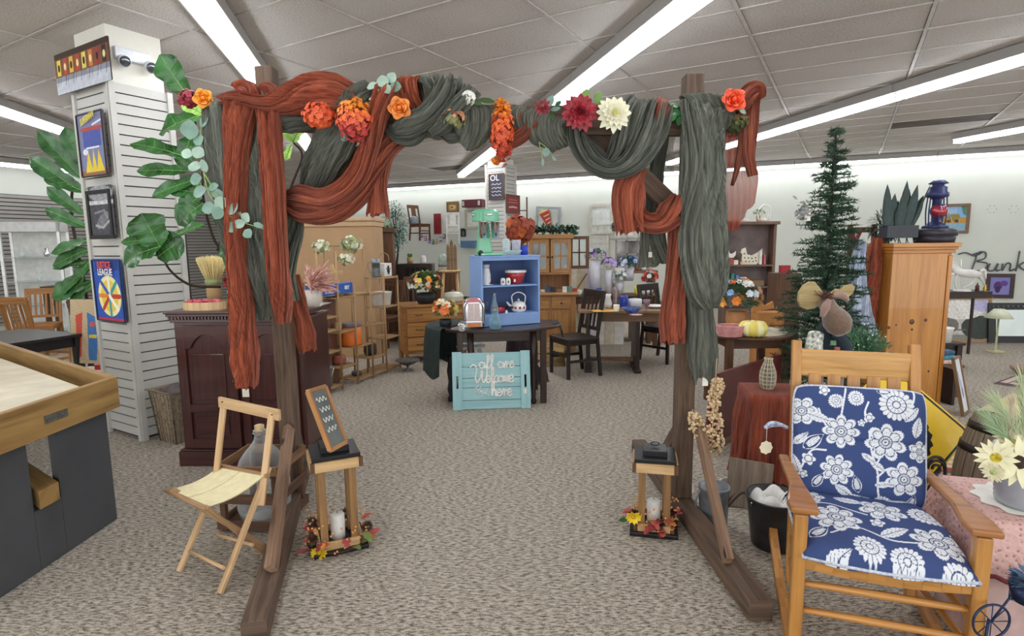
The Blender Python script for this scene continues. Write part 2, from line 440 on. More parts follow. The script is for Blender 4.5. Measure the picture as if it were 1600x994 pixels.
# slatwall on the far left wall
M_SLAT=plain('C9C7C0',.55,var=.05,scale=4,bump=.02)
M_GROOVE=plain('3E3A36',.7)
mb=MB();A0,A1=LP0-LD*5,LP0+LD*6.5
mb.beam(A0-LNRM*.01+Vector((0,0,1.35)),A1-LNRM*.01+Vector((0,0,1.35)),.02,2.5);mb.build('slat_backing',M_GROOVE,wl)
mb=MB()
for k in range(33):z=.12+k*.0762;mb.beam(A0-LNRM*.03+Vector((0,0,z)),A1-LNRM*.03+Vector((0,0,z)),.02,.058)
mb.build('slats',plain('A5A19A',.55,var=.05,scale=4,bump=.02),wl,kind='stuff')
# ceiling: grid of 4 x 2 ft lay-in panels set askew to the room
YAW=math.radians(-30.45);GD=Vector((math.cos(YAW),math.sin(YAW),0));GE=Vector((-math.sin(YAW),math.cos(YAW),0));GO=Vector((-.755,5.07,0))
s=NT('ceiling_panel')
nz=s.n('TexNoise');nz.inputs['Scale'].default_value=75;nz.inputs['Detail'].default_value=3;nz.inputs['Roughness'].default_value=.75
tc=s.n('TexCoord');gm=s.n('NewGeometry');s.l(gm.outputs['Position'],nz.inputs['Vector'])
n2=s.n('TexNoise');n2.inputs['Scale'].default_value=1.1;s.l(gm.outputs['Position'],n2.inputs['Vector'])
ad=s.n('Math',operation='MULTIPLY_ADD');s.l(n2.outputs[0],ad.inputs[0]);ad.inputs[1].default_value=.25;s.l(nz.outputs[0],ad.inputs[2])
s.l(s.ramp(ad.outputs[0],[(.42,hexc('9A928C')),(.56,hexc('D2CBC5')),(.8,hexc('E2DDD8'))]),s.b.inputs['Base Color'])
s.b.inputs['Roughness'].default_value=.9;s.bump(nz.outputs[0],.5,.01)
M_PANEL=s.m;M_TEE=plain('C9C4BE',.45,var=.1)
M_STAINP=plain('6E655E',.9,var=.3,scale=3)
mb=MB();mb.add([v+Vector((0,0,CEIL+.16))for v in ROOM],[[3,2,1,0]]);mb.add([v+Vector((0,0,CEIL+.2))for v in ROOM],[[0,1,2,3]])
ceil=mb.build('ceiling',plain('8A857F',.9),kind='structure')
def inside(p,pad=0):
 n=len(ROOM)
 for i in range(n):
  a,b=ROOM[i],ROOM[(i+1)%n];e=(b-a);nn=Vector((-e.y,e.x,0)).normalized()
  if(p-a).dot(nn)<pad:return False
 return True
def seen(p):
 q=p-Vector((0,0,EYE));zf=q.dot(_F)
 if zf<.3:return 0
 return 1 if abs(q.dot(_X)/zf)<.93 and abs(q.dot(_U)/zf)<.60 else 0
cells=[]
for i in range(-22,24):
 for j in range(-30,45):
  c=GO+GD*((i+.5)*1.2192)+GE*((j+.5)*.6096)
  if inside(c,-.9):cells.append((c,i,j))
vis=sorted([c for c in cells if seen(c[0]+Vector((0,0,CEIL)))],key=lambda c:c[0].length)
pm=MB();pm.bb(-.59,.59,-.285,.285,0,.02);pme=pm.mesh('ceiling_panel',M_PANEL)
sme=MB();sme.bb(-.59,.59,-.285,.285,0,.02);sme=sme.mesh('ceiling_panel',M_STAINP)
near=set()
stained=set()
for(px,py)in((1480,185),(690,262),(150,222)):
 g=G(px,py,CEIL);best=min(vis,key=lambda c:(c[0]-Vector((g.x,g.y,0))).length);stained.add((best[1],best[2]))
for c,i,j in vis[:290]:
 near.add((i,j));mt=Matrix.Rotation(YAW,4,'Z');mt.translation=(c.x,c.y,CEIL+.001*random.random())
 inst(sme if(i,j)in stained else pme,'ceiling_panel',ceil,mt)
mb=MB()
for c,i,j in cells:
 if(i,j)not in near:mb.box((c.x,c.y,CEIL+.01),(1.18,.57,.02),YAW)
mb.build('far_panels',M_PANEL,ceil,kind='stuff')
mb=MB()
for i in range(-22,24):
 o=GO+GD*(i*1.2192);ts=[t*.3 for t in range(-60,90)if inside(o+GE*(t*.3),0)]
 if len(ts)>2:
  m1=MB();m1.beam(o+GE*ts[0]+Vector((0,0,CEIL)),o+GE*ts[-1]+Vector((0,0,CEIL)),.028,.014);m1.build('main_tee',M_TEE,ceil)
for j in range(-30,45):
 o=GO+GE*(j*.6096);ts=[t*.3 for t in range(-90,100)if inside(o+GD*(t*.3),0)]
 if len(ts)>2:mb.beam(o+GD*ts[0]+Vector((0,0,CEIL)),o+GD*ts[-1]+Vector((0,0,CEIL)),.024,.012)
mb.build('cross_tees',M_TEE,ceil,kind='stuff')
# ------------------------------------------------------------------ strip lights
M_LENS=emit('F4F8FF',LIGHT_STRENGTH)
M_HOUSE=plain('A7A39E',.5,var=.03)
ORD=['nearest','second','third','fourth','fifth','sixth','seventh','eighth','ninth']
M_LENSB=emit('F4F8FF',LIGHT_STRENGTH*.45)
def light_row(p0,p1,n,where,grp,lens=None):
 p0,p1=Vector(p0),Vector(p1);d=(p1-p0);L=d.length/n;d.normalize();rz=math.atan2(d.y,d.x)
 first=None
 for k in range(n):
  c=p0+d*(L*(k+.5));nm=f'{ORD[k]} white fluorescent strip light of the row {where}'
  if first is None:
   t=T('strip_light',nm,'ceiling light',(c.x,c.y,CEIL),rz,grp)
   m=MB();m.bb(-L/2+.004,L/2-.004,-.115,.115,-.1,-.008);m.build('housing',M_HOUSE,t)
   m=MB();m.bb(-L/2+.012,L/2-.012,-.068,.068,-.155,-.102);m.build('lens',lens or M_LENS,t,bevel=.015)
   m=MB();m.bb(-L/2,-L/2+.01,-.071,.071,-.158,-.099);m.bb(L/2-.01,L/2,-.071,.071,-.158,-.099);m.build('end_cap',M_WHITE,t)
   first=t
  else:copy_tree(first,(c.x,c.y,CEIL),rz,nm)
light_row((-1.36,1.1,0),(-3.40,10.28,0),4,'above the left arch post','strip lights left of centre')
light_row((1.94,.9,0),(-1.12,13.3,0),5,'above the middle of the arch','strip lights above the arch')
light_row((5.3,1.2,0),(3.15,11.6,0),4,'running behind the right arch post','strip lights right of the arch')
light_row((8.6,3.0,0),(7.15,9.4,0),3,'at the far right over the rugs','strip lights far right')
light_row((-4.3,-.6,0),(-6.4,10.4,0),4,'left of the slatwall column','strip lights left of the column')
light_row((-10.0,8.6,0),(-8.1,13.4,0),2,'along the far left slatwall','strip lights along the left wall',M_LENSB)
b0,b1=WN*(WD-.32)+WX*-11.7,WN*(WD-.32)+WX*7.9
light_row(b0,b1,8,'along the back wall counted from the left','strip lights along the back wall',M_LENSB)
# ------------------------------------------------------------------ slatwall columns
def column(corner,Lw,Rw,top,name='column'):
 """corner nearest the viewer; left face runs along -GD, right face along GE"""
 top=.07+.0765*int((top-.1)/.0765)+.034;c=Vector(corner);cc=c-GD*(Lw/2)+GE*(Rw/2)
 m=MB();m.box((cc.x,cc.y,CEIL/2+.04),(Lw-.07,Rw-.07,CEIL+.08),YAW);col=m.build(name,plain('E6E2D6',.7,var=.02),kind='structure')
 for(o,d,nrm,Lf)in((c-GD*Lw,GD,-GE,Lw),(c,GE,GD,Rw)):
  m=MB();m.beam(o+d*.02-nrm*.022+Vector((0,0,.0)),o+d*.02-nrm*.022+Vector((0,0,top)),.01,.01)
  m.beam(o+d*(Lf/2)-nrm*.03+Vector((0,0,.01)),o+d*(Lf/2)-nrm*.03+Vector((0,0,top)),.012 if abs(d.dot(GD))<.5 else Lf-.03,Lf-.03 if abs(d.dot(GD))<.5 else.012,up=GE)
  m.build('slat_backing',M_GROOVE,col)
  sm=MB();sm.bb(-(Lf/2-.035),Lf/2-.035,-.008,.008,-.0335,.0335);me=sm.mesh('slat',M_SLAT)
  rz=math.atan2(d.y,d.x);k=0;z=.07
  while z<top:
   q=o+d*(Lf/2)-nrm*.012;mt=Matrix.Rotation(rz,4,'Z');mt.translation=(q.x,q.y,z);inst(me,'slat',col,mt);z+=.0765
  for q in(o+d*.02,o+d*(Lf-.02)):
   m=MB();m.box((q.x-nrm.x*.002,q.y-nrm.y*.002,top/2+.003),(.042,.03,top),rz);m.build('corner_trim',M_SLAT,col)
 return col
COLC=Vector((-2.98,4.42,0));column(COLC,.54,.47,2.83)
FC=G(789,246,CEIL);COL2=Vector((FC.x,FC.y,0));column(COL2,.46,.42,3.15,'column')
# pale pier and a dark upright between the column and the armoire
p=G(315,470);m=MB();m.box((p.x,p.y,CEIL/2+.04),(.42,.42,CEIL+.08),-.3);m.build('pier',plain('DCD8CC',.8,var=.03),kind='structure')
p=P(291,480,6.4);m=MB();m.bb(-.05,.05,-.04,.04,0,P(291,345,6.4).z);tag(m.build('dark_post',plain('1C1A1A',.5),loc=(p.x,p.y,0),bevel=.004),'tall black upright just right of the slatwall column','post')
# ================================================================== THE ARCH
arch=T('wooden_arch','large dark-stained timber arch of two posts and a crossbeam, draped in rust and sage cloth','arch',(-.19,3.2,0))
def AP(p):return Vector(p)-Vector((-.19,3.2,0))
M_POST=wood('735C4A','352820',.75,1.0,True,.5)
PL,PR=Vector((-1.335,3.29,0)),Vector((.965,3.13,0))
for q,zt in((PL,2.52),(PR,2.41)):
 m=MB();m.beam(AP(q+Vector((0,0,.095))),AP(q+Vector((0,0,zt))),.095,.095,up=(0,1,0));m.build('post',M_POST,arch,bevel=.004)
BA,BB=P(352,184,3.215),P(1152,191,3.045)
m=MB();m.beam(AP(BA),AP(BB),.05,.145);m.build('crossbeam',M_POST,arch,bevel=.004)
BD=(BB-BA).normalized()
for a,b in((P(452,318,3.27),P(655,182,3.265)),(P(1082,352,3.12),P(893,172,3.13))):
 m=MB();m.beam(AP(a),AP(b),.045,.095);m.build('brace',M_POST,arch,bevel=.003)
FL0=G(396,973,.09);FR0=G(1190,940,.09)
for q,f0 in((PL,FL0),(PR,FR0)):
 d=Vector((q.x,q.y,0))-Vector((f0.x,f0.y,0));d.normalize();a=Vector((f0.x,f0.y,.0475));b=Vector((q.x,q.y,.0475))+d*.95
 m=MB();m.beam(AP(a),AP(b),.1,.09);m.build('foot',M_POST,arch,bevel=.005)
for a,b in((P(452,668,3.235),G(424,897,.09)),(P(1088,652,3.06),G(1138,884,.09))):
 m=MB();m.beam(AP(a),AP(b+Vector((0,0,.02))),.036,.06,up=(0,1,0));m.build('foot_brace',wood('9A7B63','553C2C',.8,1,True,.4),arch,bevel=.004)
for q,f0,s1 in((PL,FL0,1),(PR,FR0,-1)):
 d=(Vector((q.x,q.y,0))-Vector((f0.x,f0.y,0))).normalized()
 m=MB();m.beam(AP(q+Vector((0,0,.5))+d*.03),AP(q+d*.45+Vector((0,0,.1))),.045,.08,up=(0,1,0));m.build('foot_brace',M_POST,arch,bevel=.004)
# ------------------------------------------------------------------ gathered cloth
AX=Vector((BD.x,BD.y,0)).normalized();AN=Vector((AX.y,-AX.x,0))  # along the arch, and out of it towards the room
MPX=FPX
def rib(m,pts,wpx,T=.03,k=10,amp=.8,nu=None,seed=0,hem=.0,nth=150,flat=1.0,open_=False):
 """gathered length of cloth along pts [(px, py, depth)], wpx its width"""
 rnd=random.Random(seed+len(m.v));cs=[P(*p)for p in pts];n=nu or max(24,int(len(pts)*14))
 c=catmull(cs,n);ws=[a*p[2]/MPX for a,p in zip(wpx,pts)]
 ph=[rnd.random()*6.28 for _ in range(6)];vs=[];L=0;prevx=None
 for i in range(n):
  t=i/(n-1);tg=(c[min(i+1,n-1)]-c[max(i-1,0)]).normalized()
  x=tg.cross(AN)
  if x.length<.05:x=AX.copy()
  x.normalize()
  if prevx is not None and x.dot(prevx)<0:x=-x
  prevx=x;w=lerp1(ws,t)/2*(1+.05*math.sin(9*t+ph[3]));tt=T*(1 if flat==1 else flat)
  if i:L+=(c[i]-c[i-1]).length
  for j in range(nth):
   th=2*PI*j/nth;tw=th+.35*math.sin(3.1*L*2+ph[0])+.12*math.sin(11*L+ph[1])
   f=.55*math.sin(k*tw+ph[2]+1.5*math.sin(4*L+ph[3]))+.3*math.sin(2.3*k*tw+ph[4]+5*L)+.25*math.sin((k//2)*tw+ph[5]-3*L)+.22*math.sin(5.2*k*tw+ph[1]+9*L+2*math.sin(7*L+2*th))+.12*math.sin(38*L+6*th+2*math.sin(5*th))
   ct,st=math.cos(th),math.sin(th)
   cx=math.copysign(abs(ct)**.8,ct);sy=math.copysign(abs(st)**.6,st)
   p=c[i]+x*(w*cx*(1+.09*f))+AN*(tt*sy*(1+amp*f))
   if hem:p=p-tg*0+tg*(hem*max(0,(t-.8)/.2)*(math.sin(5*th+ph[1])+.5*math.sin(11*th))*.25)
   vs.append(p)
 fs=[];uv=[]
 for i in range(n-1):
  for j in range(nth):
   j2=(j+1)%nth;fs.append([i*nth+j,i*nth+j2,(i+1)*nth+j2,(i+1)*nth+j])
   a,b=i*L/n,(i+1)*L/n;q=j/nth*1.1;q2=(j+1)/nth*1.1;uv.append([(a,q),(a,q2),(b,q2),(b,q)])
 m.add(vs,fs,uv,True)
def sleeve(m,x0,x1,top,bot,Y=3.13,slant=1.5,nf=7,amp=.16,depth=.075,seed=0,nu=110,nth=64,sag=0):
 """cloth wound round the crossbeam between two places on it"""
 rnd=random.Random(seed*31+int(x0));ph=[rnd.random()*6.28 for _ in range(4)];vs=[]
 for i in range(nu+1):
  t=i/nu;x=x0+(x1-x0)*t;yt=lerp1(top,t);yb=lerp1(bot,t)
  a,b=P(x,yt,Y),P(x,yb,Y);c=(a+b)/2;hz=(a.z-b.z)/2
  for j in range(nth):
   th=2*PI*j/nth
   f=math.sin(2*PI*nf*t+slant*th+ph[0]+.8*math.sin(2*th+ph[2]))+.5*math.sin(2*PI*nf*2.1*t+slant*2*math.sin(th)+ph[1])
   f+=.45*math.sin(2*PI*nf*4.3*t+slant*3*math.cos(th)+ph[3])+.25*math.sin(2*PI*nf*8.7*t+slant*4*math.cos(th)+ph[0])
   e=1+amp*f*(.5+.5*abs(math.cos(th)))
   ct,st=math.cos(th),math.sin(th)
   cz=math.copysign(abs(st)**.75,st);cy=math.copysign(abs(ct)**.75,ct)
   vs.append(c+Vector((0,0,1))*(hz*cz*(1+.25*amp*f))+AN*(depth*cy*e)+AX*(.02*math.sin(th*2+ph[0])+(t-.5)*0+.03*slant*math.cos(th)*.5))
 fs=[];uv=[]
 for i in range(nu):
  for j in range(nth):
   j2=(j+1)%nth;fs.append([i*nth+j,(i+1)*nth+j,(i+1)*nth+j2,i*nth+j2])
   q,q2=j/nth*.5,(j+1)/nth*.5;a,b=i/nu*(x1-x0)*.0035,(i+1)/nu*(x1-x0)*.0035;uv.append([(q,a),(q,b),(q2,b),(q2,a)])
 m.add(vs,fs,uv,True)
def price_tag(px,py,Y,label,w=.02,h=.03,name='price_tag'):
 c=P(px,py,Y);m=MB();m.beam(c+Vector((0,0,-h/2)),c+Vector((0,0,h/2)),w,.002,up=(0,1,0));m.tube([c+Vector((0,0,h/2)),c+Vector((0,.01,h/2+.03))],.0006,4)
 o=m.build(name,M_TAG);tag(o,label,'price tag');return o
# left rust scarf
m=MB()
rib(m,[(352,160,3.06),(385,158,3.03),(425,166,3.02),(455,160,3.04),(490,150,3.08),(530,152,3.1),(560,158,3.12)],[16,22,26,42,56,58,40],T=.06,k=7,seed=1)
rib(m,[(383,155,3.09),(381,150,3.04),(374,185,3.0),(370,250,2.99),(368,320,2.99),(370,400,2.98),(377,480,2.98),(383,560,2.98),(386,604,2.98)],[44,46,42,28,24,26,36,42,28],T=.035,k=8,seed=2,hem=.03)
rib(m,[(420,155,3.09),(419,152,3.04),(421,185,3.0),(425,250,2.99),(429,320,2.98),(433,400,2.98),(440,470,2.98),(444,504,2.98)],[38,40,32,31,29,30,28,16],T=.035,k=7,seed=3,hem=.02)
rib(m,[(612,128,3.12),(605,140,3.03),(590,180,3.0),(574,240,3.0),(552,285,3.0),(512,312,3.02),(470,308,3.08),(446,312,3.16)],[34,36,28,26,30,34,36,20],T=.035,k=8,seed=4)
rib(m,[(450,316,3.15),(478,330,3.1),(520,332,3.06),(558,308,3.06),(588,262,3.08),(612,226,3.12),(640,208,3.16)],[24,38,34,28,24,26,24],T=.04,k=8,seed=5)
rib(m,[(612,215,3.14),(600,250,3.1),(592,290,3.09),(591,336,3.09)],[26,22,24,34],T=.025,k=5,seed=6,hem=.05)
rib(m,[(458,430,3.36),(468,480,3.36),(476,520,3.36),(482,548,3.36)],[18,26,34,30],T=.02,k=5,seed=8,hem=.04)
sleeve(m,626,660,[123,121],[178,180],slant=.5,nf=3,seed=1)
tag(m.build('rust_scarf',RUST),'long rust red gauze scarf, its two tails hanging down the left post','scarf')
# left sage scarf
m=MB()
rib(m,[(352,158,3.12),(342,170,3.05),(344,230,3.05),(360,310,3.05),(378,400,3.05),(398,470,3.06),(404,500,3.06)],[34,44,50,46,46,44,28],T=.035,k=6,seed=11,hem=.03)
rib(m,[(405,172,3.08),(405,200,3.06),(404,260,3.06),(410,340,3.06),(418,420,3.06),(418,470,3.07)],[34,40,42,44,40,26],T=.03,k=8,seed=12,hem=.02)
rib(m,[(428,192,3.1),(448,186,3.09),(470,182,3.1),(488,178,3.13)],[22,40,38,30],T=.06,k=5,amp=.5,seed=13)
rib(m,[(586,138,3.14),(566,152,3.08),(545,185,3.07),(522,225,3.12),(498,262,3.2),(484,296,3.26)],[34,46,44,60,52,30],T=.035,k=7,seed=14)
rib(m,[(457,322,3.27),(456,370,3.3),(452,430,3.31),(455,470,3.32)],[38,30,16,22],T=.03,k=5,seed=15)
rib(m,[(470,335,3.33),(500,338,3.32),(527,335,3.32)],[18,22,20],T=.02,k=4,seed=16,hem=.03)
tag(m.build('sage_scarf',SAGE),'sage green gauze scarf wound with the rust one at the left end of the beam','scarf')
# middle sage scarf
m=MB()
sleeve(m,655,690,[122,120],[212,214],slant=2,nf=3,amp=.22,seed=2)
sleeve(m,678,742,[126,121,124,150],[215,216,208],slant=-2.2,nf=4,amp=.3,seed=3,depth=.085)
rib(m,[(700,128,3.04),(690,150,3.0),(665,180,2.99),(640,195,3.02),(618,206,3.06)],[26,30,32,36,20],T=.03,k=7,seed=17)
rib(m,[(742,140,3.06),(718,165,3.0),(690,195,3.02),(672,208,3.06)],[22,28,26,18],T=.03,k=6,seed=18)
rib(m,[(608,200,3.09),(625,216,3.07),(645,218,3.07),(665,205,3.09)],[14,20,18,14],T=.02,k=4,seed=19)
rib(m,[(690,205,3.1),(702,214,3.09),(716,212,3.1)],[12,18,14],T=.03,k=4,seed=20)
sleeve(m,716,768,[160,158,168],[212,236,232,214],slant=.8,nf=3,amp=.1,seed=4,depth=.08)
sleeve(m,800,892,[165,168,176,186],[202,226,238,222],slant=-1.2,nf=4,amp=.14,seed=5,depth=.075)
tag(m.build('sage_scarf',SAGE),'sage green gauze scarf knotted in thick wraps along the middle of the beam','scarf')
m=MB()
sleeve(m,766,806,[172,168],[214,220],slant=1,nf=2,amp=.12,seed=6,depth=.065)
rib(m,[(768,214,3.1),(790,222,3.08),(815,212,3.08),(838,190,3.1)],[16,20,22,16],T=.03,k=5,seed=21)
tag(m.build('rust_scarf',RUST),'short stretches of rust gauze between the sage wraps mid beam','scarf')
m=MB();rib(m,[(1040,158,3.1),(1037,165,3.02),(1030,185,3.0),(1027,210,3.04)],[22,26,18,12],T=.025,k=5,seed=22);tag(m.build('rust_scarf',RUST),'narrow loop of rust gauze over the beam left of the right post','scarf')
# right sage scarf
m=MB()
rib(m,[(896,188,3.06),(904,222,3.0),(926,254,2.98),(958,266,2.97),(992,248,2.97),(1018,205,2.99),(1032,162,3.04)],[22,26,26,26,38,44,36],T=.045,k=8,seed=23)
rib(m,[(948,258,3.02),(966,236,3.01),(982,205,3.01),(994,172,3.04),(1000,158,3.09)],[16,32,44,46,40],T=.045,k=8,seed=24)
rib(m,[(905,215,3.04),(930,236,3.02),(950,258,3.01)],[16,18,16],T=.02,k=4,seed=25)
rib(m,[(1098,162,3.02),(1098,172,2.985),(1098,190,2.975),(1098,260,2.96),(1098,350,2.96),(1100,420,2.96),(1104,460,2.96),(1108,480,2.97)],[60,62,63,66,66,66,58,30],T=.04,k=11,amp=.5,seed=26,nth=200)
sleeve(m,1066,1132,[150,147,152],[212,210],3.06,.6,6,.12,.085,7)
rib(m,[(1092,455,2.99),(1095,510,2.99),(1098,560,2.99),(1100,592,2.99)],[36,40,44,38],T=.025,k=6,seed=27,hem=.06)
rib(m,[(1034,214,3.2),(1026,270,3.2),(1020,330,3.2),(1021,380,3.2),(1024,414,3.2)],[22,22,26,40,56],T=.018,k=5,seed=28,hem=.04)
tag(m.build('sage_scarf',SAGE),'sage green gauze scarf, a deep swag then a long panel down the right post','scarf')
# right rust scarf
m=MB()
rib(m,[(1000,262,3.05),(986,285,3.03),(982,320,3.02),(984,362,3.02)],[24,44,52,40],T=.03,k=7,seed=31,hem=.05)
rib(m,[(988,322,3.06),(1006,346,3.04),(1032,348,3.02),(1052,330,3.0),(1062,308,3.03)],[18,28,36,40,24],T=.045,k=7,seed=32)
rib(m,[(1062,318,3.04),(1058,370,3.03),(1054,440,3.02),(1050,500,3.02),(1050,534,3.02)],[22,26,30,38,36],T=.03,k=6,seed=33,hem=.05)
tag(m.build('rust_scarf',RUST),'rust red gauze scarf looped round the right brace with one long tail','scarf')
# sheer rust end at the right tip of the beam
m=MB()
rib(m,[(1148,178,3.0),(1158,160,2.97),(1172,144,2.96),(1182,142,2.97),(1184,156,2.98)],[16,26,28,20,14],T=.04,k=6,seed=34)
rib(m,[(1180,150,2.99),(1174,190,2.99),(1170,240,2.99),(1176,275,2.99)],[12,20,18,16],T=.018,k=4,seed=35)
rib(m,[(1164,170,3.0),(1160,215,3.0),(1152,260,3.0),(1144,290,3.0)],[14,12,8,4],T=.012,k=3,seed=36)
sc=m.build('rust_scarf',RUST);tag(sc,'bright rust gauze end looped up at the right tip of the beam','scarf')
def sheet(m,x0,x1,y0,y1,Y,amp=.02,k=5,seed=0,edge=6):
 rnd=random.Random(seed);ph=[rnd.random()*6 for _ in range(4)]
 def fn(u,v):
  yb=lerp1(y1,v)if isinstance(y1,(list,tuple))else y1;xa=lerp1(x0,u)if isinstance(x0,(list,tuple))else x0;xb=lerp1(x1,u)if isinstance(x1,(list,tuple))else x1
  x=xa+(xb-xa)*v+edge*.3*math.sin(9*u+ph[0]);y=y0+(yb-y0)*u
  return P(x,y,Y)+AN*(amp*math.sin(k*6.28*v+ph[1]+2*u)+amp*.5*math.sin(k*14*v+ph[2]-3*u))
 m.grid(fn,50,60,(.6,.5))
m=MB();sheet(m,1128,[1176,1186,1180,1184,1182],165,[352,362,358,330,318],3.02,.012,5,3);m.build('sheer_end',RUSTS,sc,label='sheer unfolded part of the scarf')
m=MB();sheet(m,[1012,1010,1012],[1055,1052,1050],206,[300,275,250,270],3.22,.012,5,4)
sg=m.build('sage_gauze_end',SAGES);tag(sg,'sheer sage gauze hanging behind the beam beside the right post','scarf')
price_tag(1102,596,2.97,'white paper tag at the foot of the long sage panel',.03,.05)
price_tag(1016,398,3.16,'small white tag on the sage tail behind the right brace')
price_tag(384,614,2.97,'white paper tag below the longest rust scarf tail',.036,.045)
# ------------------------------------------------------------------ flowers on the arch
def flower_basis(n):
 n=Vector(n).normalized();x=n.cross(Vector((0,0,1)))
 x=x.normalized()if x.length>.05 else Vector((1,0,0));return x,n.cross(x).normalized()*-1,n
def dahlia(c,r,n,mpet,mcore,name,label,rings=4,per=16,wid=.38):
 x,y,n=flower_basis(n);t=T(name,label,'flower',c)
 random.seed(int(c.x*100)+5)
 for k in range(rings):
  f=1-k*.22;L=r*f
  for j in range(per-k*2):
   a=2*PI*(j+.5*(k%2))/(per-k*2)+random.uniform(-.1,.1);lift=.15+.4*k
   d=(x*math.cos(a)+y*math.sin(a))+n*lift*random.uniform(.7,1.2)
   m=MB();m.leaf(n*(.004+.006*k),d,n,L*random.uniform(.9,1.05),r*wid*(1.1-k*.12),curl=.35-.1*k,fold=.35,nu=6,nv=4,prof=[.25,.7,1,.85,.1]);m.build('petal',mpet,t)
 m=MB()
 for j in range(26):
  a=j*2.4;rr=r*.16*math.sqrt(j/26);p=(x*math.cos(a)+y*math.sin(a))*rr+n*(.02+r*.12)
  m.leaf(p,n+(x*math.cos(a)+y*math.sin(a))*.3,x,r*.18,r*.08,.2,.3,3,2)
 m.build('flower_centre',mcore,t);return t
def rose(c,r,n,mat,name,label):
 x,y,n=flower_basis(n);t=T(name,label,'flower',c);random.seed(int(c.z*1000))
 m=MB();m.ell((n*r*.25),r*.2,r*.2,r*.34,10,8,n);m.build('bud',mat,t)
 for k,(cnt,lean,L)in enumerate(((5,1.25,1.0),(5,.85,.85),(4,.5,.66),(3,.25,.5))):
  for j in range(cnt):
   a=2*PI*j/cnt+k*.7;d=(x*math.cos(a)+y*math.sin(a));side=n.cross(d);ln=lean*random.uniform(.85,1.15);tw=random.uniform(-.3,.3)
   m=MB()
   def fn(u,v,d=d,side=side,ln=ln,L=L,tw=tw):
    q=(v-.5)*2;w=r*L*.75*(.35+.65*math.sin(PI*min(1,.08+u*.75)))
    cup=(1-q*q*.75)
    rad=r*(.12+.1*(3-k)*0)+L*r*math.sin(ln)*u*(.55+.45*cup)
    hgt=L*r*math.cos(ln*.8)*u*.9-.18*r*max(0,u-.75)*4*ln
    return d*(rad-abs(q)**2*w*.28)+side*(q*w+tw*u*r*.3)+n*(hgt+.05*r*math.sin(6*q+3*u)*u)
   m.grid(fn,6,8);m.build('petal',mat,t)
 return t
def cluster(c,rx,rz,n,mats,name,label,cnt,fl=.012,mt_seed=0,deep=.6,cat='flower',core=.6,mix=.4):
 """head of small four-petalled florets over an egg shape"""
 t=T(name,label,cat,c);rnd=random.Random(mt_seed)
 ms=[MB()for _ in mats]
 for k in range(cnt):
  a=rnd.random()*2*PI;b=math.acos(2*rnd.random()-1)
  d=Vector((math.sin(b)*math.cos(a),math.sin(b)*math.sin(a),math.cos(b)))
  p=Vector((d.x*rx,d.y*rx*deep,d.z*rz))*rnd.uniform(.72 if mix<1 else.4,1.1);x,y,nn=flower_basis(d+Vector((0,-.3,0)))
  zt=(p.z/rz+1)/2;q=min(len(mats)-1,int((1-zt)*len(mats)+rnd.uniform(-mix,mix)*(len(mats)if mix>1 else 1)));q=max(0,q);mm=ms[q];th=rnd.random()*6
  for j in range(4):
   e=x*math.cos(th+j*PI/2)+y*math.sin(th+j*PI/2);mm.leaf(p,e+nn*.5,nn,fl,fl*.95,.5,.2,2,2,[.3,1,.5])
 for q,mm in enumerate(ms):
  if mm.f:mm.build('florets',mats[q],t,kind='stuff')
 m=MB();m.ell((0,0,0),rx*core,rx*deep*core,rz*core);m.build('stem_core',mats[-1],t)
 return t
TOC=Vector((0,-1,.05))
dahlia(P(906,176,2.93),.105,(-.05,-1,.05),plain('A02632',.5,var=.5,scale=30),plain('4A1420',.5),'dahlia','large deep red dahlia pinned to the beam beside the white one')
dahlia(P(959,178,2.92),.098,(.1,-1,0),plain('F3EFD2',.5,var=.08,scale=20),plain('EBE58A',.5),'dahlia','large creamy white dahlia with a pale yellow heart on the beam')
dahlia(P(848,168,2.97),.048,(-.2,-1,.1),plain('8F2A34',.5,var=.4,scale=40),plain('D8C8A0',.6),'small_dahlia','small dark red bloom with a pale ring left of the large red dahlia',rings=3,per=10)
rose(P(1146,158,2.92),.06,(-.15,-1,.25),plain('F0562E',.5,var=.2,scale=20),'rose','bright coral orange rose at the right tip of the beam')
rose(P(319,155,3.02),.05,(.2,-1,.1),plain('F59A2C',.5,var=.2,scale=20),'rose','orange rose at the left tip of the beam')
rose(P(625,169,2.98),.058,(0,-1,-.1),plain('EE8C3A',.5,var=.2,scale=20),'rose','apricot orange rose lying open on the beam left of centre')
cluster(P(553,186,2.94),.085,.1,TOC,[M_ORANGE,plain('EE7434',.6),plain('E2603C',.6),plain('C94A46',.6)],'hydrangea_cluster','big orange to coral flower cluster on the beam above the sage scarf',380,.014,1)
cluster(P(497,180,2.97),.075,.06,TOC,[M_CORAL,plain('E8673A',.6)],'hydrangea_cluster','smaller coral orange flower cluster below the rust bundle',230,.014,2)
cluster(P(785,205,2.97),.052,.16,TOC,[M_ORANGE,plain('EE6A2A',.6),M_CORAL,plain('B8402A',.6)],'flower_spray','long hanging orange and russet flower spray at the middle of the beam',420,.013,3)
cluster(P(707,186,2.98),.06,.045,TOC,[plain('C98A62',.7),plain('8A8A5A',.7)],'dried_spray','small dusty peach and green sprig on the middle sage wrap',60,.012,4)
cluster(P(294,154,3.05),.05,.04,TOC,[plain('8A2430',.6,var=.4)],'red_blossom','dark red blossom beside the orange rose at the left tip',60,.018,5)
cluster(P(732,152,3.0),.03,.032,TOC,[plain('F0F0E4',.5)],'white_blossom','small white blossom on top of the beam right of the thick sage knot',40,.016,6)
cluster(P(775,250,3.02),.018,.02,TOC,[M_ORANGE],'orange_bud','single orange bud dangling under the long orange spray',16,.014,7)
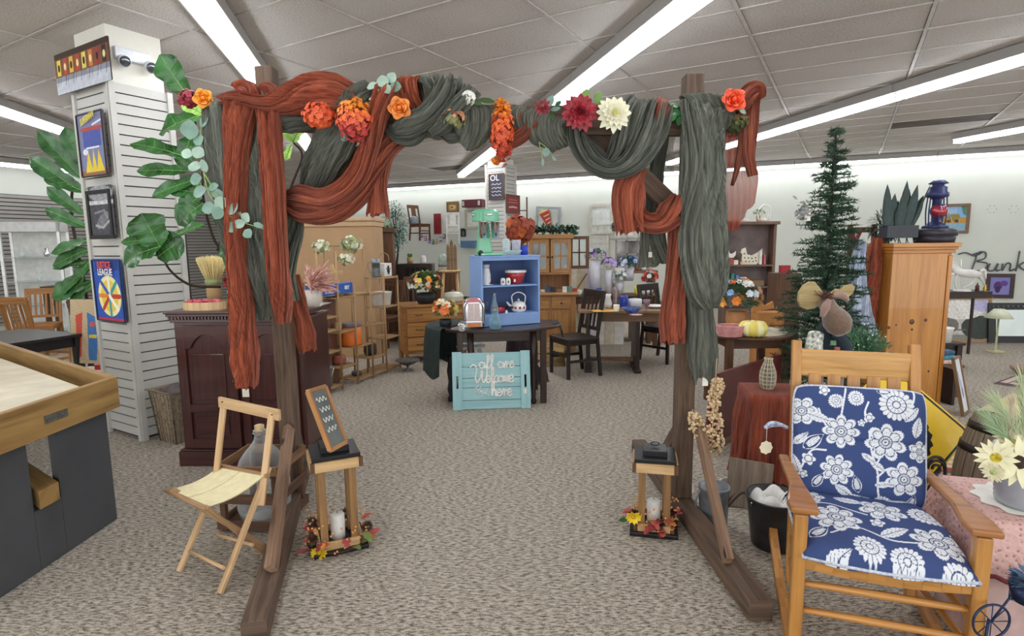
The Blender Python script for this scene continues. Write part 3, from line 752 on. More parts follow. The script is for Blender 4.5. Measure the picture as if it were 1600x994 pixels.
cluster(P(1152,192,3.0),.06,.05,TOC,[plain('6A5A34',.9,var=.5),plain('3E4A26',.9)],'moss_ball','clump of brown green moss under the coral rose',240,.01,8,cat='moss')
cluster(P(538,214,2.97),.016,.02,TOC,[plain('8FA39A',.8)],'grey_sprig','tiny grey green sprig hanging under the big orange cluster',16,.01,9,cat='sprig')
def leaf_spray(name,label,leaves,mat,stems=(),rounds=True,group=None,cat='foliage',dk=None):
 """leaves: (px, py, Y, length px, angle deg (image, 0 right, 90 up), width px)"""
 c0=P(*leaves[0][:3]);t=T(name,label,cat,c0,group=group)
 for(x,y,Y,L,a,wd)in leaves:
  d=AX*math.cos(math.radians(a))+Vector((0,0,1))*math.sin(math.radians(a))+AN*random.uniform(-.1,.35)
  Lm=L*Y/MPX;c=P(x,y,Y);m=MB()
  n=AN+Vector((random.uniform(-.4,.4),0,random.uniform(-.1,.5)))
  m.leaf(c-c0-d.normalized()*Lm*.5,d,n,Lm,wd*Y/MPX,.15,.12,7,6,[.1,.8,1,.95,.75,.1]if rounds else None);m.build('leaf',random.choice(mat)if isinstance(mat,list)else mat,t)
 for st in stems:
  m=MB();m.tube([P(*q)-c0 for q in st],.0025,5,k=10);m.build('stem',M_GSTEM,t)
 return t
EUCS=[M_EUC,plain('7F9E8E',.7,var=.2,scale=15),plain('A3BCAA',.7,var=.2,scale=12)]
random.seed(3)
leaf_spray('eucalyptus_sprig','silvery round leaved eucalyptus sprig rising above the beam left of centre',
[(598,127,3.0,20,100,19),(612,121,3.0,17,60,17),(618,135,3.0,18,0,18),(604,139,2.99,16,-60,15),(581,134,3.0,18,200,13),(590,145,3,12,230,9)],EUCS,[[(592,150,3.02),(603,135,3.02),(612,122,3.02)]])
leaf_spray('eucalyptus_strand','long strand of silvery eucalyptus hanging from the left tip of the beam across the tails',
[(296,202,3.0,30,80,26),(318,190,3.02,20,40,16),(309,218,3.02,20,200,20),(309,238,3.0,20,150,19),(291,240,3.02,18,160,16),(318,259,2.99,20,100,20),(303,260,3.0,22,170,19),
(305,280,2.99,22,190,20),(311,300,2.98,24,200,22),(333,292,2.99,18,20,15),(340,303,2.98,24,-10,16),(325,325,2.97,24,190,20),(345,317,2.96,24,30,20),(340,333,2.96,22,240,20),
(364,325,2.95,24,60,22),(384,340,2.94,17,60,17),(373,350,2.94,20,200,14),(362,355,2.95,24,180,18),(387,365,2.93,17,-50,16),(375,338,2.96,15,80,14),(404,352,2.94,16,-20,9)],EUCS,
[[(322,160,3.04),(312,215,3.02),(318,270,3.0),(330,310,2.98),(362,340,2.96),(412,358,2.94)],[(318,270,3),(350,318,2.97),(390,345,2.95)]])
leaf_spray('leafy_sprig','green leafy sprig with pale tips beside the apricot rose',
[(588,152,3.0,26,10,10),(575,163,3.0,26,200,9),(600,163,2.99,14,60,10),(566,170,3.0,16,215,8)],[plain('CFE0A8',.5),M_GREEN],(),False)
leaf_spray('leafy_sprig','dark green pointed leaves on the beam right of the white blossom',[(760,157,3.02,30,-5,10),(744,160,3.02,20,160,8),(775,166,3.02,14,-40,7)],[plain('3F5A2E',.6)],(),False)
leaf_spray('leafy_sprig','pale green leaves between the small red bloom and the large red dahlia',[(860,158,2.99,20,70,12),(868,170,2.98,16,10,10),(862,180,2.98,18,-70,8),(872,162,2.98,14,40,8)],[M_EUC,M_GREEN],(),False)
leaf_spray('leafy_sprig','green dahlia leaves peeping above the red and white dahlias',[(915,148,2.98,20,70,14),(934,152,2.98,22,80,14),(938,162,2.98,16,20,12)],[plain('7FA35A',.5,var=.3)],(),False)
leaf_spray('leafy_sprig','dark glossy leaves under the beam left of the right post',[(1056,175,2.99,22,-30,12),(1050,183,2.98,20,220,13),(1062,188,2.98,18,250,11),(1054,164,2.99,18,160,8)],[plain('2F6A34',.3,var=.4)],(),False)
leaf_spray('eucalyptus_sprig','thin eucalyptus sprig dangling below the beam left of the swag',[(853,238,3.05,14,-100,13),(848,254,3.05,12,-90,5),(866,248,3.05,10,-45,5)],[M_EUC],[[(842,222,3.06),(846,240,3.06),(850,260,3.06)],[(842,222,3.06),(855,232,3.06),(868,250,3.06)]])
leaf_spray('grey_leaf','grey green leaf tucked beside the coral rose',[(1160,173,2.93,16,-30,10)],[M_EUC],(),False)
# ================================================================== NEAR THE ARCH
def pxl(px0,px1,Y):return abs(px1-px0)*Y/FPX
def turn(v,a):return Vector((v[0]*math.cos(a)-v[1]*math.sin(a),v[0]*math.sin(a)+v[1]*math.cos(a),v[2]if len(v)>2 else 0))
# ---- folding chair with a canvas seat
c0=G(352,880);t=T('folding_chair','small pale wooden folding chair with a cream canvas seat and a slat back','chair',c0)
def q(v):return Vector(v)-c0
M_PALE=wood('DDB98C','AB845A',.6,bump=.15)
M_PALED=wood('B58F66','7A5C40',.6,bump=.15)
a=q(G(344,927));b=q(P(420,730,2.62));m=MB();m.beam(a,b,.03,.018);m.build('leg',M_PALE,t,bevel=.003)
a=q(G(280,893));b=q(P(330,772,2.72));m=MB();m.beam(a,b,.03,.018);m.build('leg',M_PALE,t,bevel=.003)
m=MB();m.beam(q(P(425,645,2.66)),q(P(408,790,2.56)),.032,.018,up=(0,1,0));m.build('back_post',M_PALE,t,bevel=.003)
m=MB();m.beam(q(P(350,628,2.86)),q(P(338,742,2.8)),.03,.018,up=(0,1,0));m.build('back_post',M_PALE,t,bevel=.003)
m=MB();m.beam(q(P(343,628,2.86)),q(P(437,649,2.64)),.018,.055);m.build('back_slat',M_PALE,t,bevel=.004)
for px,py,Y in((347,627,2.84),(425,647,2.645)):
 m=MB();m.lathe([(.004,0),(.004,.003)],q(P(px,py+1,Y-.015)),8,(0,-1,0));m.build('rivet',plain('5A4630',.4,.6),t)
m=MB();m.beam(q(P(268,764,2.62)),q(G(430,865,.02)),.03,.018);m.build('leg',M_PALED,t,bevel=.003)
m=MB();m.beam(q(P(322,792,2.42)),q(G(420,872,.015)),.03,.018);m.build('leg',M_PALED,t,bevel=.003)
# seat: four corners
sc=[P(263,765,2.66),P(322,793,2.42),P(412,744,2.58),P(345,728,2.84)]
m=MB()
def fn(u,v):
 p=(sc[0].lerp(sc[1],v)).lerp(sc[3].lerp(sc[2],v),u);return q(p)+Vector((0,0,-.022*math.sin(PI*u)))
m.grid(fn,14,10,(.35,.3));m.grid(lambda u,v:fn(u,v)-Vector((0,0,.004)),14,10)
m.build('canvas_seat',plain('EADFB2',.85,var=.07,scale=30,bump=.15),t)
m=MB();m.tube([fn(i/12,.5)+Vector((0,0,.001))for i in range(13)],.0012,4);m.build('seam',plain('C8B98A',.9),t)
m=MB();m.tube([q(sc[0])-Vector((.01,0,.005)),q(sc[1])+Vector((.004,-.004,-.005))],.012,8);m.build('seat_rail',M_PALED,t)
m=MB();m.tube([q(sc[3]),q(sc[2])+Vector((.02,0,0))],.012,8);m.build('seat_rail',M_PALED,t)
m=MB();m.tube([q(P(296,861,2.52)),q(P(350,888,2.36))],.008,8);m.build('stretcher',M_PALE,t)
m=MB();m.tube([q(P(340,836,2.62)),q(P(395,852,2.5))],.008,8);m.build('stretcher',M_PALE,t)
# ---- demijohn in a wooden crate
c0=G(392,835)+Vector((0,.19,0));rz=-.08
t=T('slatted_crate','open slatted dark wooden crate on legs holding the glass demijohn','crate',c0,rz)
MC=wood('6B4A34','3A2518',.7,1,False,.3);hw=.165;H1=.34
for sx in(-1,1):
 for sy in(-1,1):
  m=MB();m.box((sx*(hw-.015),sy*(hw-.015),H1/2),(.03,.03,H1));m.build('corner_post',MC,t,bevel=.002)
for z,w2 in((.03,.05),(.18,.055),(H1-.0,.05)):
 for sx,sy in((0,-1),(0,1),(-1,0),(1,0)):
  m=MB();m.box((sx*(hw+.007),sy*(hw+.007),z+.01),(.012 if sx else 2*hw+.03,.012 if sy else 2*hw+.03,w2));m.build('slat',MC if z<.3 else wood('96714C','5A3F28',.7),t,bevel=.002)
m=MB();m.bb(-hw,hw,-hw,hw,.012,.028);m.build('bottom',MC,t)
c1=Vector(c0)+Vector((0,0,.03));R=.145
jug=T('demijohn','large clear glass demijohn with a cork standing in the slatted crate','bottle',c1)
m=MB();m.lathe([(.02,.005),(R*.9,.0),(R,.06),(R,.2),(R*.95,.27),(R*.8,.33),(R*.55,.38),(R*.33,.415),(.034,.44),(.03,.46),(.03,.47),(.036,.475),(.036,.492),(.028,.495)],n=32);m.build('glass_body',glass('F2F8F8',.03,.12),jug)
m=MB();m.lathe([(.024,.48),(.026,.52),(.02,.523)],n=14);m.build('cork',plain('CBB389',.9,var=.3,scale=60),jug)
m=MB();m.tube([(.037*math.cos(i/16*6.28),.037*math.sin(i/16*6.28),.478)for i in range(16)],.003,5,closed=True);m.build('wire_clip',M_METAL,jug)
# ---- wooden post lanterns
def lantern(c0,rz,s,Hh,label,mw):
 """square lantern: four posts between two frames"""
 t=T('wooden_lantern',label,'lantern',c0,rz);h=s/2
 m=MB();m.bb(-h-.03,h+.03,-h-.03,h+.03,0,.022);m.build('base',plain('141416',.35),t,bevel=.003)
 def ring(z0,z1,hh,nm,mt):
  for sx,sy in((0,-1),(0,1),(-1,0),(1,0)):
   m=MB();m.box((sx*hh,sy*hh,(z0+z1)/2),(.02 if sx else 2*hh-.022,.02 if sy else 2*hh-.022,z1-z0));m.build(nm,mt,t,bevel=.002)
  for sx in(-1,1):
   for sy in(-1,1):m=MB();m.box((sx*hh,sy*hh,(z0+z1)/2),(.018,.018,z1-z0));m.build('corner_block',M_BROWN,t)
 ring(.022,.06,h,'bottom_rail',M_OAKLIGHT);ring(Hh-.05,Hh,h+.012,'top_rail',M_OAKLIGHT)
 for sx in(-1,1):
  for sy in(-1,1):m=MB();m.box((sx*(h-.03),sy*(h-.03),(Hh-.03+.024)/2),(.036,.036,Hh-.055));m.build('post',mw,t,bevel=.002)
 m=MB();m.bb(-h-.012,h+.012,-h-.012,h+.012,Hh+.0005,Hh+.022);m.build('lid',plain('141416',.35),t,bevel=.003)
 m=MB();m.bb(-h*.66,h*.66,-h*.66,h*.66,Hh+.022,Hh+.055);m.build('lid_step',plain('1B1C20',.3),t,bevel=.003)
 m=MB();m.tube([(.022*math.cos(i/14*6.28),.004,Hh+.066+.01*math.sin(i/14*6.28)+.006)for i in range(14)],.003,6,closed=True);m.build('ring_handle',plain('3A3A3C',.3,.8),t)
 cd=T('pillar_candle','white pillar candle inside the '+('left' if 'left' in label else 'right')+' wooden lantern','candle',Vector(c0)+Vector((0,0,.0222)))
 m=MB();m.lathe([(.034,0),(.036,.01),(.036,.13),(.03,.135)],n=20);m.build('wax',M_WHITE,cd)
 m=MB();m.tube([(0,0,.135),(0,0,.15)],.0015,5);m.build('wick',M_BLACK,cd)
 return t
MLW=wood('A17A4C','6B4C2C',.6,1,False,.2)
LLc=G(519,864)+Vector((0,.11,0));LRc=G(1028,838)+Vector((0,.1,0))
HL=.49;lantern(LLc,.42,.21,HL,'wooden post lantern with black lid at the left post, a framed board on top',MLW)
lantern(LRc,-.22,.19,.40,'wooden post lantern with black lid beside the right post',MLW)
# framed board leaning on top of the left lantern
c0=P(516,714,LLc.y-.03);c0.z=LLc.z+HL+.056
t=T('framed_letter_board','narrow oak framed board standing tilted on the left lantern, with worn white script','sign',c0)
tl,tr,bl,br=P(481,612,2.62),P(507,604,2.78),P(516,704,2.62),P(540,684,2.78)
ex=(tr-tl).normalized();ey=(tl-bl).normalized();Hb=(tl-bl).length;Wb=(tr-tl).length
o=Vector((0,0,.015));L0=bl-c0;nn=ex.cross(ey).normalized()
def fr(a0,b0,a1,b1):return L0+ex*a0+ey*b0,L0+ex*a1+ey*b1
for a0,b0,a1,b1 in((0,0,0,Hb),(Wb,0,Wb,Hb),(0,0,Wb,0),(0,Hb,Wb,Hb)):
 p0,p1=fr(a0,b0,a1,b1);m=MB();m.beam(p0,p1,.02,.022,up=nn);m.build('frame',wood('C08A55','8A5A30',.45),t,bevel=.002)
m=MB();cc=L0+ex*Wb/2+ey*Hb/2;m.beam(cc-ey*Hb/2,cc+ey*Hb/2,Wb,.006,up=nn);m.build('board',plain('6D7472',.25,var=.25,scale=6),t)
for k in range(4):
 m=MB();yy=Hb*(.32-.17*k);m.tube([cc+ey*(yy+.012*math.sin(i*1.7+k))+ex*(Wb*(-.3+.6*i/11))+nn*.005 for i in range(12)],.0022,5,k=40);m.build('scrawl',M_WHITE,t)
m=MB();m.tube([L0+ex*Wb*.3+ey*.0,Vector((-.0,0,.004)),Vector((0,0,0))],.004,6);m.build('foot_peg',M_METAL,t)
# fall garlands round the lanterns
def fall_garland(c0,R,label,seed,yellow,angs=(0,6.28)):
 rnd=random.Random(seed);t=T('fall_garland',label,'garland',c0)
 mats=[plain('B8434A',.6,var=.3),plain('9C3A3A',.6,var=.3),plain('D9863A',.6,var=.3),plain('6E7A3A',.6),plain('C25B52',.6)]
 for k in range(18):
  a=rnd.uniform(*angs);r=R*rnd.uniform(.85,1.15);p=Vector((r*math.cos(a),r*math.sin(a),rnd.uniform(.02,.09)))
  d=Vector((math.cos(a+rnd.uniform(-1,1)),math.sin(a+rnd.uniform(-1,1)),rnd.uniform(-.2,.6)));m=MB()
  m.leaf(p,d,(0,0,1),rnd.uniform(.06,.09),rnd.uniform(.045,.065),.4,.25,6,4,[.1,.9,.7,1,.5,.6,.02]);m.build('leaf',rnd.choice(mats),t)
 for k in range(4):
  a=rnd.uniform(*angs);p=Vector((R*1.02*math.cos(a),R*1.02*math.sin(a),rnd.uniform(.05,.1)));m=MB()
  for i in range(40):
   b=math.acos(1-2*(i+.5)/40);ph=i*2.4;d=Vector((math.sin(b)*math.cos(ph),math.sin(b)*math.sin(ph),math.cos(b)));m.leaf(p+d*.012,d+Vector((0,0,.4)),(0,0,1),.02,.016,.4,.3,2,2,[.6,1,.4])
  m.build('pine_cone',plain('5A4030',.8,var=.4),t)
 m=MB()
 for k in range(70):
  a=rnd.uniform(*angs);r=R*rnd.uniform(.8,1.25);m.ell((r*math.cos(a),r*math.sin(a),rnd.uniform(.03,.17)),.006,n=6,m=4)
 m.build('berries',plain('E0A05A',.5),t,kind='stuff')
 m=MB();m.tube([(R*math.cos(i/20*6.28),R*math.sin(i/20*6.28),.02)for i in range(20)],.006,6,closed=True);m.build('vine',M_STEM,t)
 p=yellow-c0
 for j in range(15):
  a=j*2.4;d=AX*math.cos(a)+Vector((0,0,1))*math.sin(a)*.7+AN*(.5+.03*j);m=MB();m.leaf(p,d,AN,.05,.022,.2,.3,5,3);m.build('yellow_petal',M_YEL,t)
 m=MB();m.ell(p+AN*.012,.012);m.build('daisy_eye',plain('C9A21A',.7),t)
 for sg in(-1,1):m=MB();m.leaf(p+Vector((.02*sg,.01,-.02)),Vector((sg,0,-.3)),AN,.06,.03,.3,.2);m.build('leaf',M_GREEN,t)
fall_garland(LLc,.15,'autumn garland of red leaves and a yellow daisy round the left lantern foot',5,G(500,862,.03))
fall_garland(LRc,.105,'autumn leaves and yellow flower tucked round the foot of the right lantern',9,G(989,806,.1),(2.4,6.6))
# ---- watering can with dried stems
c0=G(1121,828)+Vector((0,.07,0));t=T('galvanized_can','galvanized metal can with a long spout, dried stems standing in it','watering can',c0)
m=MB();m.lathe([(.072,0),(.075,.02),(.08,.2),(.083,.21),(.083,.222),(.077,.222),(.073,.03),(.001,.025)],n=28);m.build('body',M_GALV,t)
m=MB();m.tube([(.06,-.03,.12),(.12,-.05,.2),(.19,-.06,.205),(.25,-.065,.19)],[.016,.012,.01,.008],10,k=14);m.build('spout',plain('6E5A4E',.5,.5,.3),t)
m=MB();m.lathe([(.009,0),(.016,.03),(.001,.032)],(.25,-.065,.19),12,(1,-.05,-.25));m.build('rose_head',M_GALV,t)
m=MB();m.tube([(-.075,0,.2),(-.1,0,.12),(-.078,0,.04)],.006,6,k=10);m.build('handle',M_GALV,t)
def dried_stem(px,pts,blobs,label,seed):
 rnd=random.Random(seed);c=P(*pts[0]);s0=T('dried_flower_spike',label,'dried flower',c)
 m=MB();m.tube([P(*p)-c for p in pts],[.004,.003,.002],6,k=16);m.build('stalk',plain('C9AE86',.8),s0)
 m=MB()
 for(x0,y0,x1,y1,w)in blobs:
  a,b=P(x0,y0,pts[0][2])-c,P(x1,y1,pts[0][2])-c;rr=w*pts[0][2]/FPX/2*1.5
  for k in range(150):
   u=rnd.random();env=math.sin(PI*(.12+.76*u))**.6;d=Vector((rnd.gauss(0,1),rnd.gauss(0,1),rnd.gauss(0,.6))).normalized()*rr*env*rnd.uniform(.5,1)
   m.ell(a.lerp(b,u)+d,rnd.uniform(.006,.011),rnd.uniform(.006,.011),rnd.uniform(.006,.01),6,4,(rnd.random(),rnd.random(),1))
 m.build('seed_head',plain('DEC39A',.9,var=.25,scale=50,bump=.4),s0,kind='stuff')
dried_stem(0,[(1116,778,2.97),(1112,700,2.95),(1120,560,2.93)],[(1121,594,1116,634,18),(1115,640,1116,705,24)],'tallest dried cream seed stem with two heads in the galvanized can',1)
dried_stem(0,[(1108,778,2.99),(1096,700,2.99),(1082,640,2.99)],[(1083,644,1097,690,18)],'shorter dried cream seed stem leaning left against the post in the can',2)
for px,lab in((1078,'white china cup lying left of the galvanized can'),(1146,'white china bowl on its side right of the galvanized can')):
 c=G(px,792)+Vector((0,.15,.052));t=T('china_bowl',lab,'bowl',c);m=MB();m.lathe([(.02,-.035),(.045,-.02),(.055,.01),(.057,.035),(.053,.035),(.05,.01),(.04,-.012),(.001,-.02)],ax=(.1,-.75,.35),n=24);m.build('bowl',M_WHITE,t)
# ---- black bucket with white paper, bark board behind
c0=G(1226,872)+Vector((0,.13,0));t=T('black_bucket','dark metal bucket behind the left runner of the rocking chair','bucket',c0)
m=MB();m.lathe([(.1,0),(.105,.01),(.135,.25),(.142,.255),(.142,.265),(.13,.26),(.1,.02),(.001,.02)],n=28);m.build('body',plain('3C3D40',.35,.6,.3),t)
m=MB();m.tube([(.14*math.cos(a),.14*math.sin(a)*.3-.05,.25-.08*math.sin(a))for a in[PI*i/12 for i in range(13)]],.003,5);m.build('handle',M_METAL,t)
random.seed(4)
c1=c0+Vector((0,0,.2));m=MB()
m.grid(lambda u,v:Vector((.125*math.cos(6.28*v)*(.2+.8*u),.125*math.sin(6.28*v)*(.2+.8*u),.07*math.sin(3*u)+.02*math.sin(9*v*6.28*.5+4*u))),10,40);tag(m.build('white_paper',plain('E4E4E0',.7,var=.15),loc=c1),'crumpled white paper stuffed in the dark metal bucket','paper')
c0=G(1196,822)+Vector((0,.2,0));m=MB();m.beam((-.02,0,.0),(-.0,.06,.27),.24,.02,up=(0,1,.2));tag(m.build('weathered_board',wood('9A8A78','5E5044',.9,1,False,.5),loc=c0,rz=-.35),'grey weathered board leaning behind the dark metal bucket','board')
# ---- small table under a rust cloth, wicker vase on it
c0=G(1214,772)+Vector((.03,.22,0));TH=.6
t=T('cloth_covered_table','small side table hidden under a rust orange crinkled cloth','table',c0,-.15)
for sx in(-1,1):
 for sy in(-1,1):m=MB();m.beam((sx*.14,sy*.14,0),(sx*.12,sy*.12,TH-.02),.03,.03);m.build('leg',M_BROWN,t)
m=MB();m.bb(-.145,.145,-.145,.145,TH-.02,TH);m.build('table_top',M_BROWN,t)
m=MB()
def fn(u,v):
 a=2*PI*v;r=u*2;cx,sy=math.cos(a),math.sin(a);k=max(abs(cx),abs(sy));sq=.155/k
 if r<=1:return Vector((cx*sq*r,sy*sq*r,TH+.006))
 d=r-1;f=.02*math.sin(9*a+2)+.012*math.sin(17*a+d*3);z=TH+.006-d*.56*(1+.04*math.sin(5*a))
 rr=sq+.012+d*(.03+1.0*f*.6)+(f*1.0)*min(1,d*3);return Vector((cx*rr,sy*rr,max(.008,z)))
m.grid(fn,36,160,(.7,1.6));cl=m.build('rust_cloth',crinkle('B4502E','6E2A18',name='rust_cotton'));cl.location=c0;cl.rotation_euler.z=-.15
tag(cl,'rust orange cloth falling to the floor over the small side table','cloth')
cv=Vector(c0)+Vector((-.02,.0,TH+.008));t=T('wicker_vase','narrow woven wicker bottle vase on the rust covered table','vase',cv)
prof=[(.035,0),(.046,.03),(.05,.07),(.047,.11),(.034,.15),(.022,.18),(.026,.2)]
m=MB();m.lathe([(r-.004,z)for r,z in prof],n=20);m.build('glass_liner',glass('C8CCC0',.1,.5),t)
m=MB()
for k in range(12):
 a=k*PI/6
 m.tube([(r*math.cos(a),r*math.sin(a),z)for r,z in prof],.0025,5)
for z in(.005,.035,.06,.085,.11,.135,.16,.195):
 r=np.interp(z,[p[1]for p in prof],[p[0]for p in prof]);m.tube([(r*math.cos(i/18*6.28),r*math.sin(i/18*6.28),z)for i in range(18)],.0025,5,closed=True)
m.build('wicker_weave',plain('CFC0A4',.8),t,kind='stuff')
# ---- burgundy headboard on its side with a rail
c0=G(1104,706)+Vector((0,.1,0));a,b=G(1104,706),G(1192,668);d=(b-a).normalized();t=T('burgundy_panel','dark burgundy bed panel on a wooden bottom rail behind the dried stems','panel',a)
Lp=(b-a).length+.25;zt=P(1120,582,a.y+.1).z
m=MB();m.beam(Vector((0,0,.03)),d*Lp+Vector((0,0,.03)),.04,.06);m.build('bottom_rail',wood('8A6E58','54402F',.6),t,bevel=.003)
m=MB();m.beam(Vector((.02,0,zt/2+.04)),d*Lp+Vector((0,0,zt/2+.04)),.025,zt-.06);m.build('board',plain('5E2226',.3,var=.15,coat=.3),t,bevel=.003)
m=MB();m.beam(Vector((-.0,0,.06)),Vector((.05,.0,zt+.02)),.05,.03);m.build('end_stile',plain('6E2E2E',.35),t,bevel=.003)
# ---- mahogany armoire
Aa=G(290,727);rz=-.045;W_,D_,H_=.90,.5,1.1
t=T('mahogany_cabinet','dark mahogany two door cabinet with arched panels behind the left post','cabinet',Aa,rz)
m=MB();m.bb(-.03,W_+.03,-.02,D_,0,.105);m.bb(-.02,W_+.02,-.012,D_,.105,.12);m.build('plinth',M_MAHOG,t,bevel=.004)
m=MB();m.bb(0,W_,.012,D_,.12,H_-.07);m.build('body',M_MAHOG,t,bevel=.002)
m=MB();m.bb(-.015,W_+.015,-.01,D_,H_-.07,H_-.045);m.bb(-.03,W_+.03,-.03,D_+.01,H_-.026,H_-.006);m.bb(-.04,W_+.04,-.04,D_+.02,H_-.006,H_+.012)
m.build('cornice',M_MAHOG,t,bevel=.004)
m=MB()
for k in range(40):m.bb(-.02+k*.0235,-.02+k*.0235+.013,-.02,-.008,H_-.045,H_-.026)
m.build('dentil_strip',M_MAHOG,t,kind='stuff')
for k in range(2):
 x0=.03+k*(W_/2-.02);x1=x0+W_/2-.045
 m=MB();zz0,zz1=.14,H_-.09;st=.055
 m.bb(x0,x1,-.002,.012,zz0,zz1);dr=m.build('door',M_MAHOG,t)
 m=MB();m.bb(x0,x0+st,-.018,-.002,zz0,zz1);m.bb(x1-st,x1,-.018,-.002,zz0,zz1);m.bb(x0+st,x1-st,-.018,-.002,zz0,zz0+.06);m.bb(x0+st,x1-st,-.018,-.002,zz0+.255,zz0+.31)
# arched head rail
 xa,xb,zt=x0+st,x1-st,zz1;n=16
 ol=[(xa,zt),(xb,zt)]+[(xb-(xb-xa)*i/n,zt-.06-.1*(1-math.sin(PI*min(1,max(0,(i/n-.12)/.76)))**.7))for i in range(n+1)]
 m.prism(ol,.016,(0,-.01,0),(1,0,0),(0,0,1));m.build('door_frame',M_MAHOG,dr,bevel=.002)
 m=MB();m.bb(xa+.03,xb-.03,-.01,-.002,zz0+.09,zz0+.225);m.build('raised_panel',M_MAHOG,dr,bevel=.006)
 m=MB();m.bb(xa+.03,xb-.03,-.009,-.002,zz0+.34,zt-.2);m.build('raised_panel',M_MAHOG,dr,bevel=.006)
 m=MB();m.ell((x1-.02 if k==0 else x0+.02,-.028,.62),.011);m.build('knob',plain('6A4A2A',.3,.8),dr)
CabM=Matrix.Rotation(rz,4,'Z');CabM.translation=Aa
def CT(x,y,z=0):return CabM@Vector((x,y,H_+.0125+z))
# things on the cabinet
c0=CT(.18,.1);t=T('wooden_tray','pale wooden oval tray on the mahogany cabinet','tray',c0,rz)
def oval(r,z):return[(r[0]*math.cos(i/32*6.28),r[1]*math.sin(i/32*6.28),z)for i in range(32)]
m=MB();m.grid(lambda u,v:Vector((.15*math.cos(6.28*v)+0,.1*math.sin(6.28*v),.055*u)),2,40,(.055,1));m.grid(lambda u,v:Vector((.144*math.cos(6.28*v)+0,.094*math.sin(6.28*v),.055*u)),2,40,(.055,1));m.build('rim',wood('E6C696','B98E5C',.5),t)
m=MB();m.lathe([(.001,.004),(.147,.004),(.147,.01),(.001,.01)],sy=.66);m.build('bottom',M_OAKLIGHT,t)
rnd=random.Random(2);
for k in range(7):
 cc=c0+Vector((-.1+.033*k,-.01+.02*(k%2),.05));cluster(cc,.022,.018,TOC,[plain('E06A78',.6,var=.3)],'pink_soap_flower',f'{ORD[k]} pink rosette from the left in the wooden tray',26,.014,k,1)
c0=CT(.15,.28);t=T('wheat_bundle','bundle of dried wheat in a kraft paper wrap on the mahogany cabinet','dried flowers',c0)
m=MB();m.lathe([(.05,0),(.052,.16),(.055,.19)],n=20);m.build('paper_wrap',plain('C9A878',.8),t)
m=MB();m.lathe([(.056,.165),(.058,.185),(.056,.2)],n=20);m.build('ribbon',plain('9DB07A',.7),t)
m=MB();rnd=random.Random(8)
for k in range(300):
 a=rnd.random()*6.28;r=math.sqrt(rnd.random());b=Vector((.045*r*math.cos(a),.045*r*math.sin(a),.18));e=Vector((.105*r*math.cos(a),.105*r*math.sin(a),.35+.03*rnd.random()-.02*r*r))
 m.tube([b,b.lerp(e,.6)*1,e],[.0012,.0018,.005,.002],5)
m.build('wheat',plain('FFE4A8',.9,var=.12,scale=60),t,kind='stuff')
c0=CT(.32,.27);t=T('white_pot','white metal pot with a dark label behind the tray','pot',c0)
m=MB();m.lathe([(.05,0),(.06,.11),(.063,.115),(.055,.11),(.048,.01),(.001,.01)]);m.build('pot',M_WHITE,t)
m=MB();m.beam((-.03,-.0605,.05),(.03,-.0605,.05),.002,.04);m.build('label_patch',M_BLACK,t)
cluster(c0+Vector((0,0,.19)),.07,.09,TOC,[plain('7A1420',.35,var=.4),plain('B02A34',.35,var=.4)],'berry_bouquet','dark red berry bouquet in the white pot on the cabinet',150,.02,4,1,cat='bouquet')
# pinkish dried grasses and jugs at the right end of the cabinet
c0=CT(.90,.22);t=T('ironstone_pot','pale pot of dusty pink dried grasses at the right end of the mahogany cabinet','dried flowers',c0)
m=MB();m.lathe([(.05,0),(.07,.06),(.06,.12),(.05,.12),(.05,.02),(.001,.02)]);m.build('pot',plain('D8CFC4',.5),t)
m=MB();rnd=random.Random(5)
for k in range(150):
 a=rnd.uniform(-1.4,2.2);up=rnd.uniform(-.1,1);e=Vector((math.cos(a)*(1-.4*up),math.sin(a)*.6,up))*rnd.uniform(.14,.24);b=Vector((0,0,.11));m.tube([b,b+e*.5+Vector((0,0,.03)),b+e],[.002,.004,.006,.002],4,k=5)
m.build('grasses',plain('D9A79A',.9,var=.35,scale=30),t,kind='stuff')
# ---- wicker hamper
c0=G(266,696)+Vector((.0,.16,0));t=T('wicker_hamper','tall grey wicker basket holding a dark cloth between column and cabinet','basket',c0,-.5)
def sq(z):return.105+.035*z/.42
m=MB();m.bb(-.1,.1,-.1,.1,.005,.02)
for z in[i*.0125 for i in range(34)]:
 s_=sq(z)*.985;m.tube([(s_*a,s_*b,z+.006)for a,b in((-1,-1),(0,-1.02),(1,-1),(1.02,0),(1,1),(0,1.02),(-1,1),(-1.02,0))],.0055,5,closed=True)
m.build('weave',M_WICKER,t,kind='stuff')
for k in range(28):
 side,f=k//7,(k%7)/6*2-1;a=[(f,-1),(1,f),(-f,1),(-1,-f)][side];m=MB();m.tube([(a[0]*sq(0)*1.03,a[1]*sq(0)*1.03,0),(a[0]*sq(.42)*1.03,a[1]*sq(.42)*1.03,.42)],.005,5);m.build('stake',plain('8E7C66',.8,var=.4,scale=50),t)
m=MB();s_=sq(.42)*1.04;m.tube([(s_*a,s_*b,.425)for a,b in((-1,-1),(1,-1),(1,1),(-1,1))],.011,8,closed=True);m.build('rim',plain('9A8870',.8),t)
m=MB();m.grid(lambda u,v:Vector(((u-.5)*.24,(v-.5)*.24,.40+.05*math.sin(PI*u)*math.sin(PI*v)+.018*math.sin(9*u+4*v)*math.sin(7*v+1))),20,20)
tag(m.build('dark_cloth',plain('5A5050',.85,var=.4,scale=12,bump=.3),loc=c0,rz=-.5),'dark grey patterned cloth bunched in the top of the wicker basket','cloth')
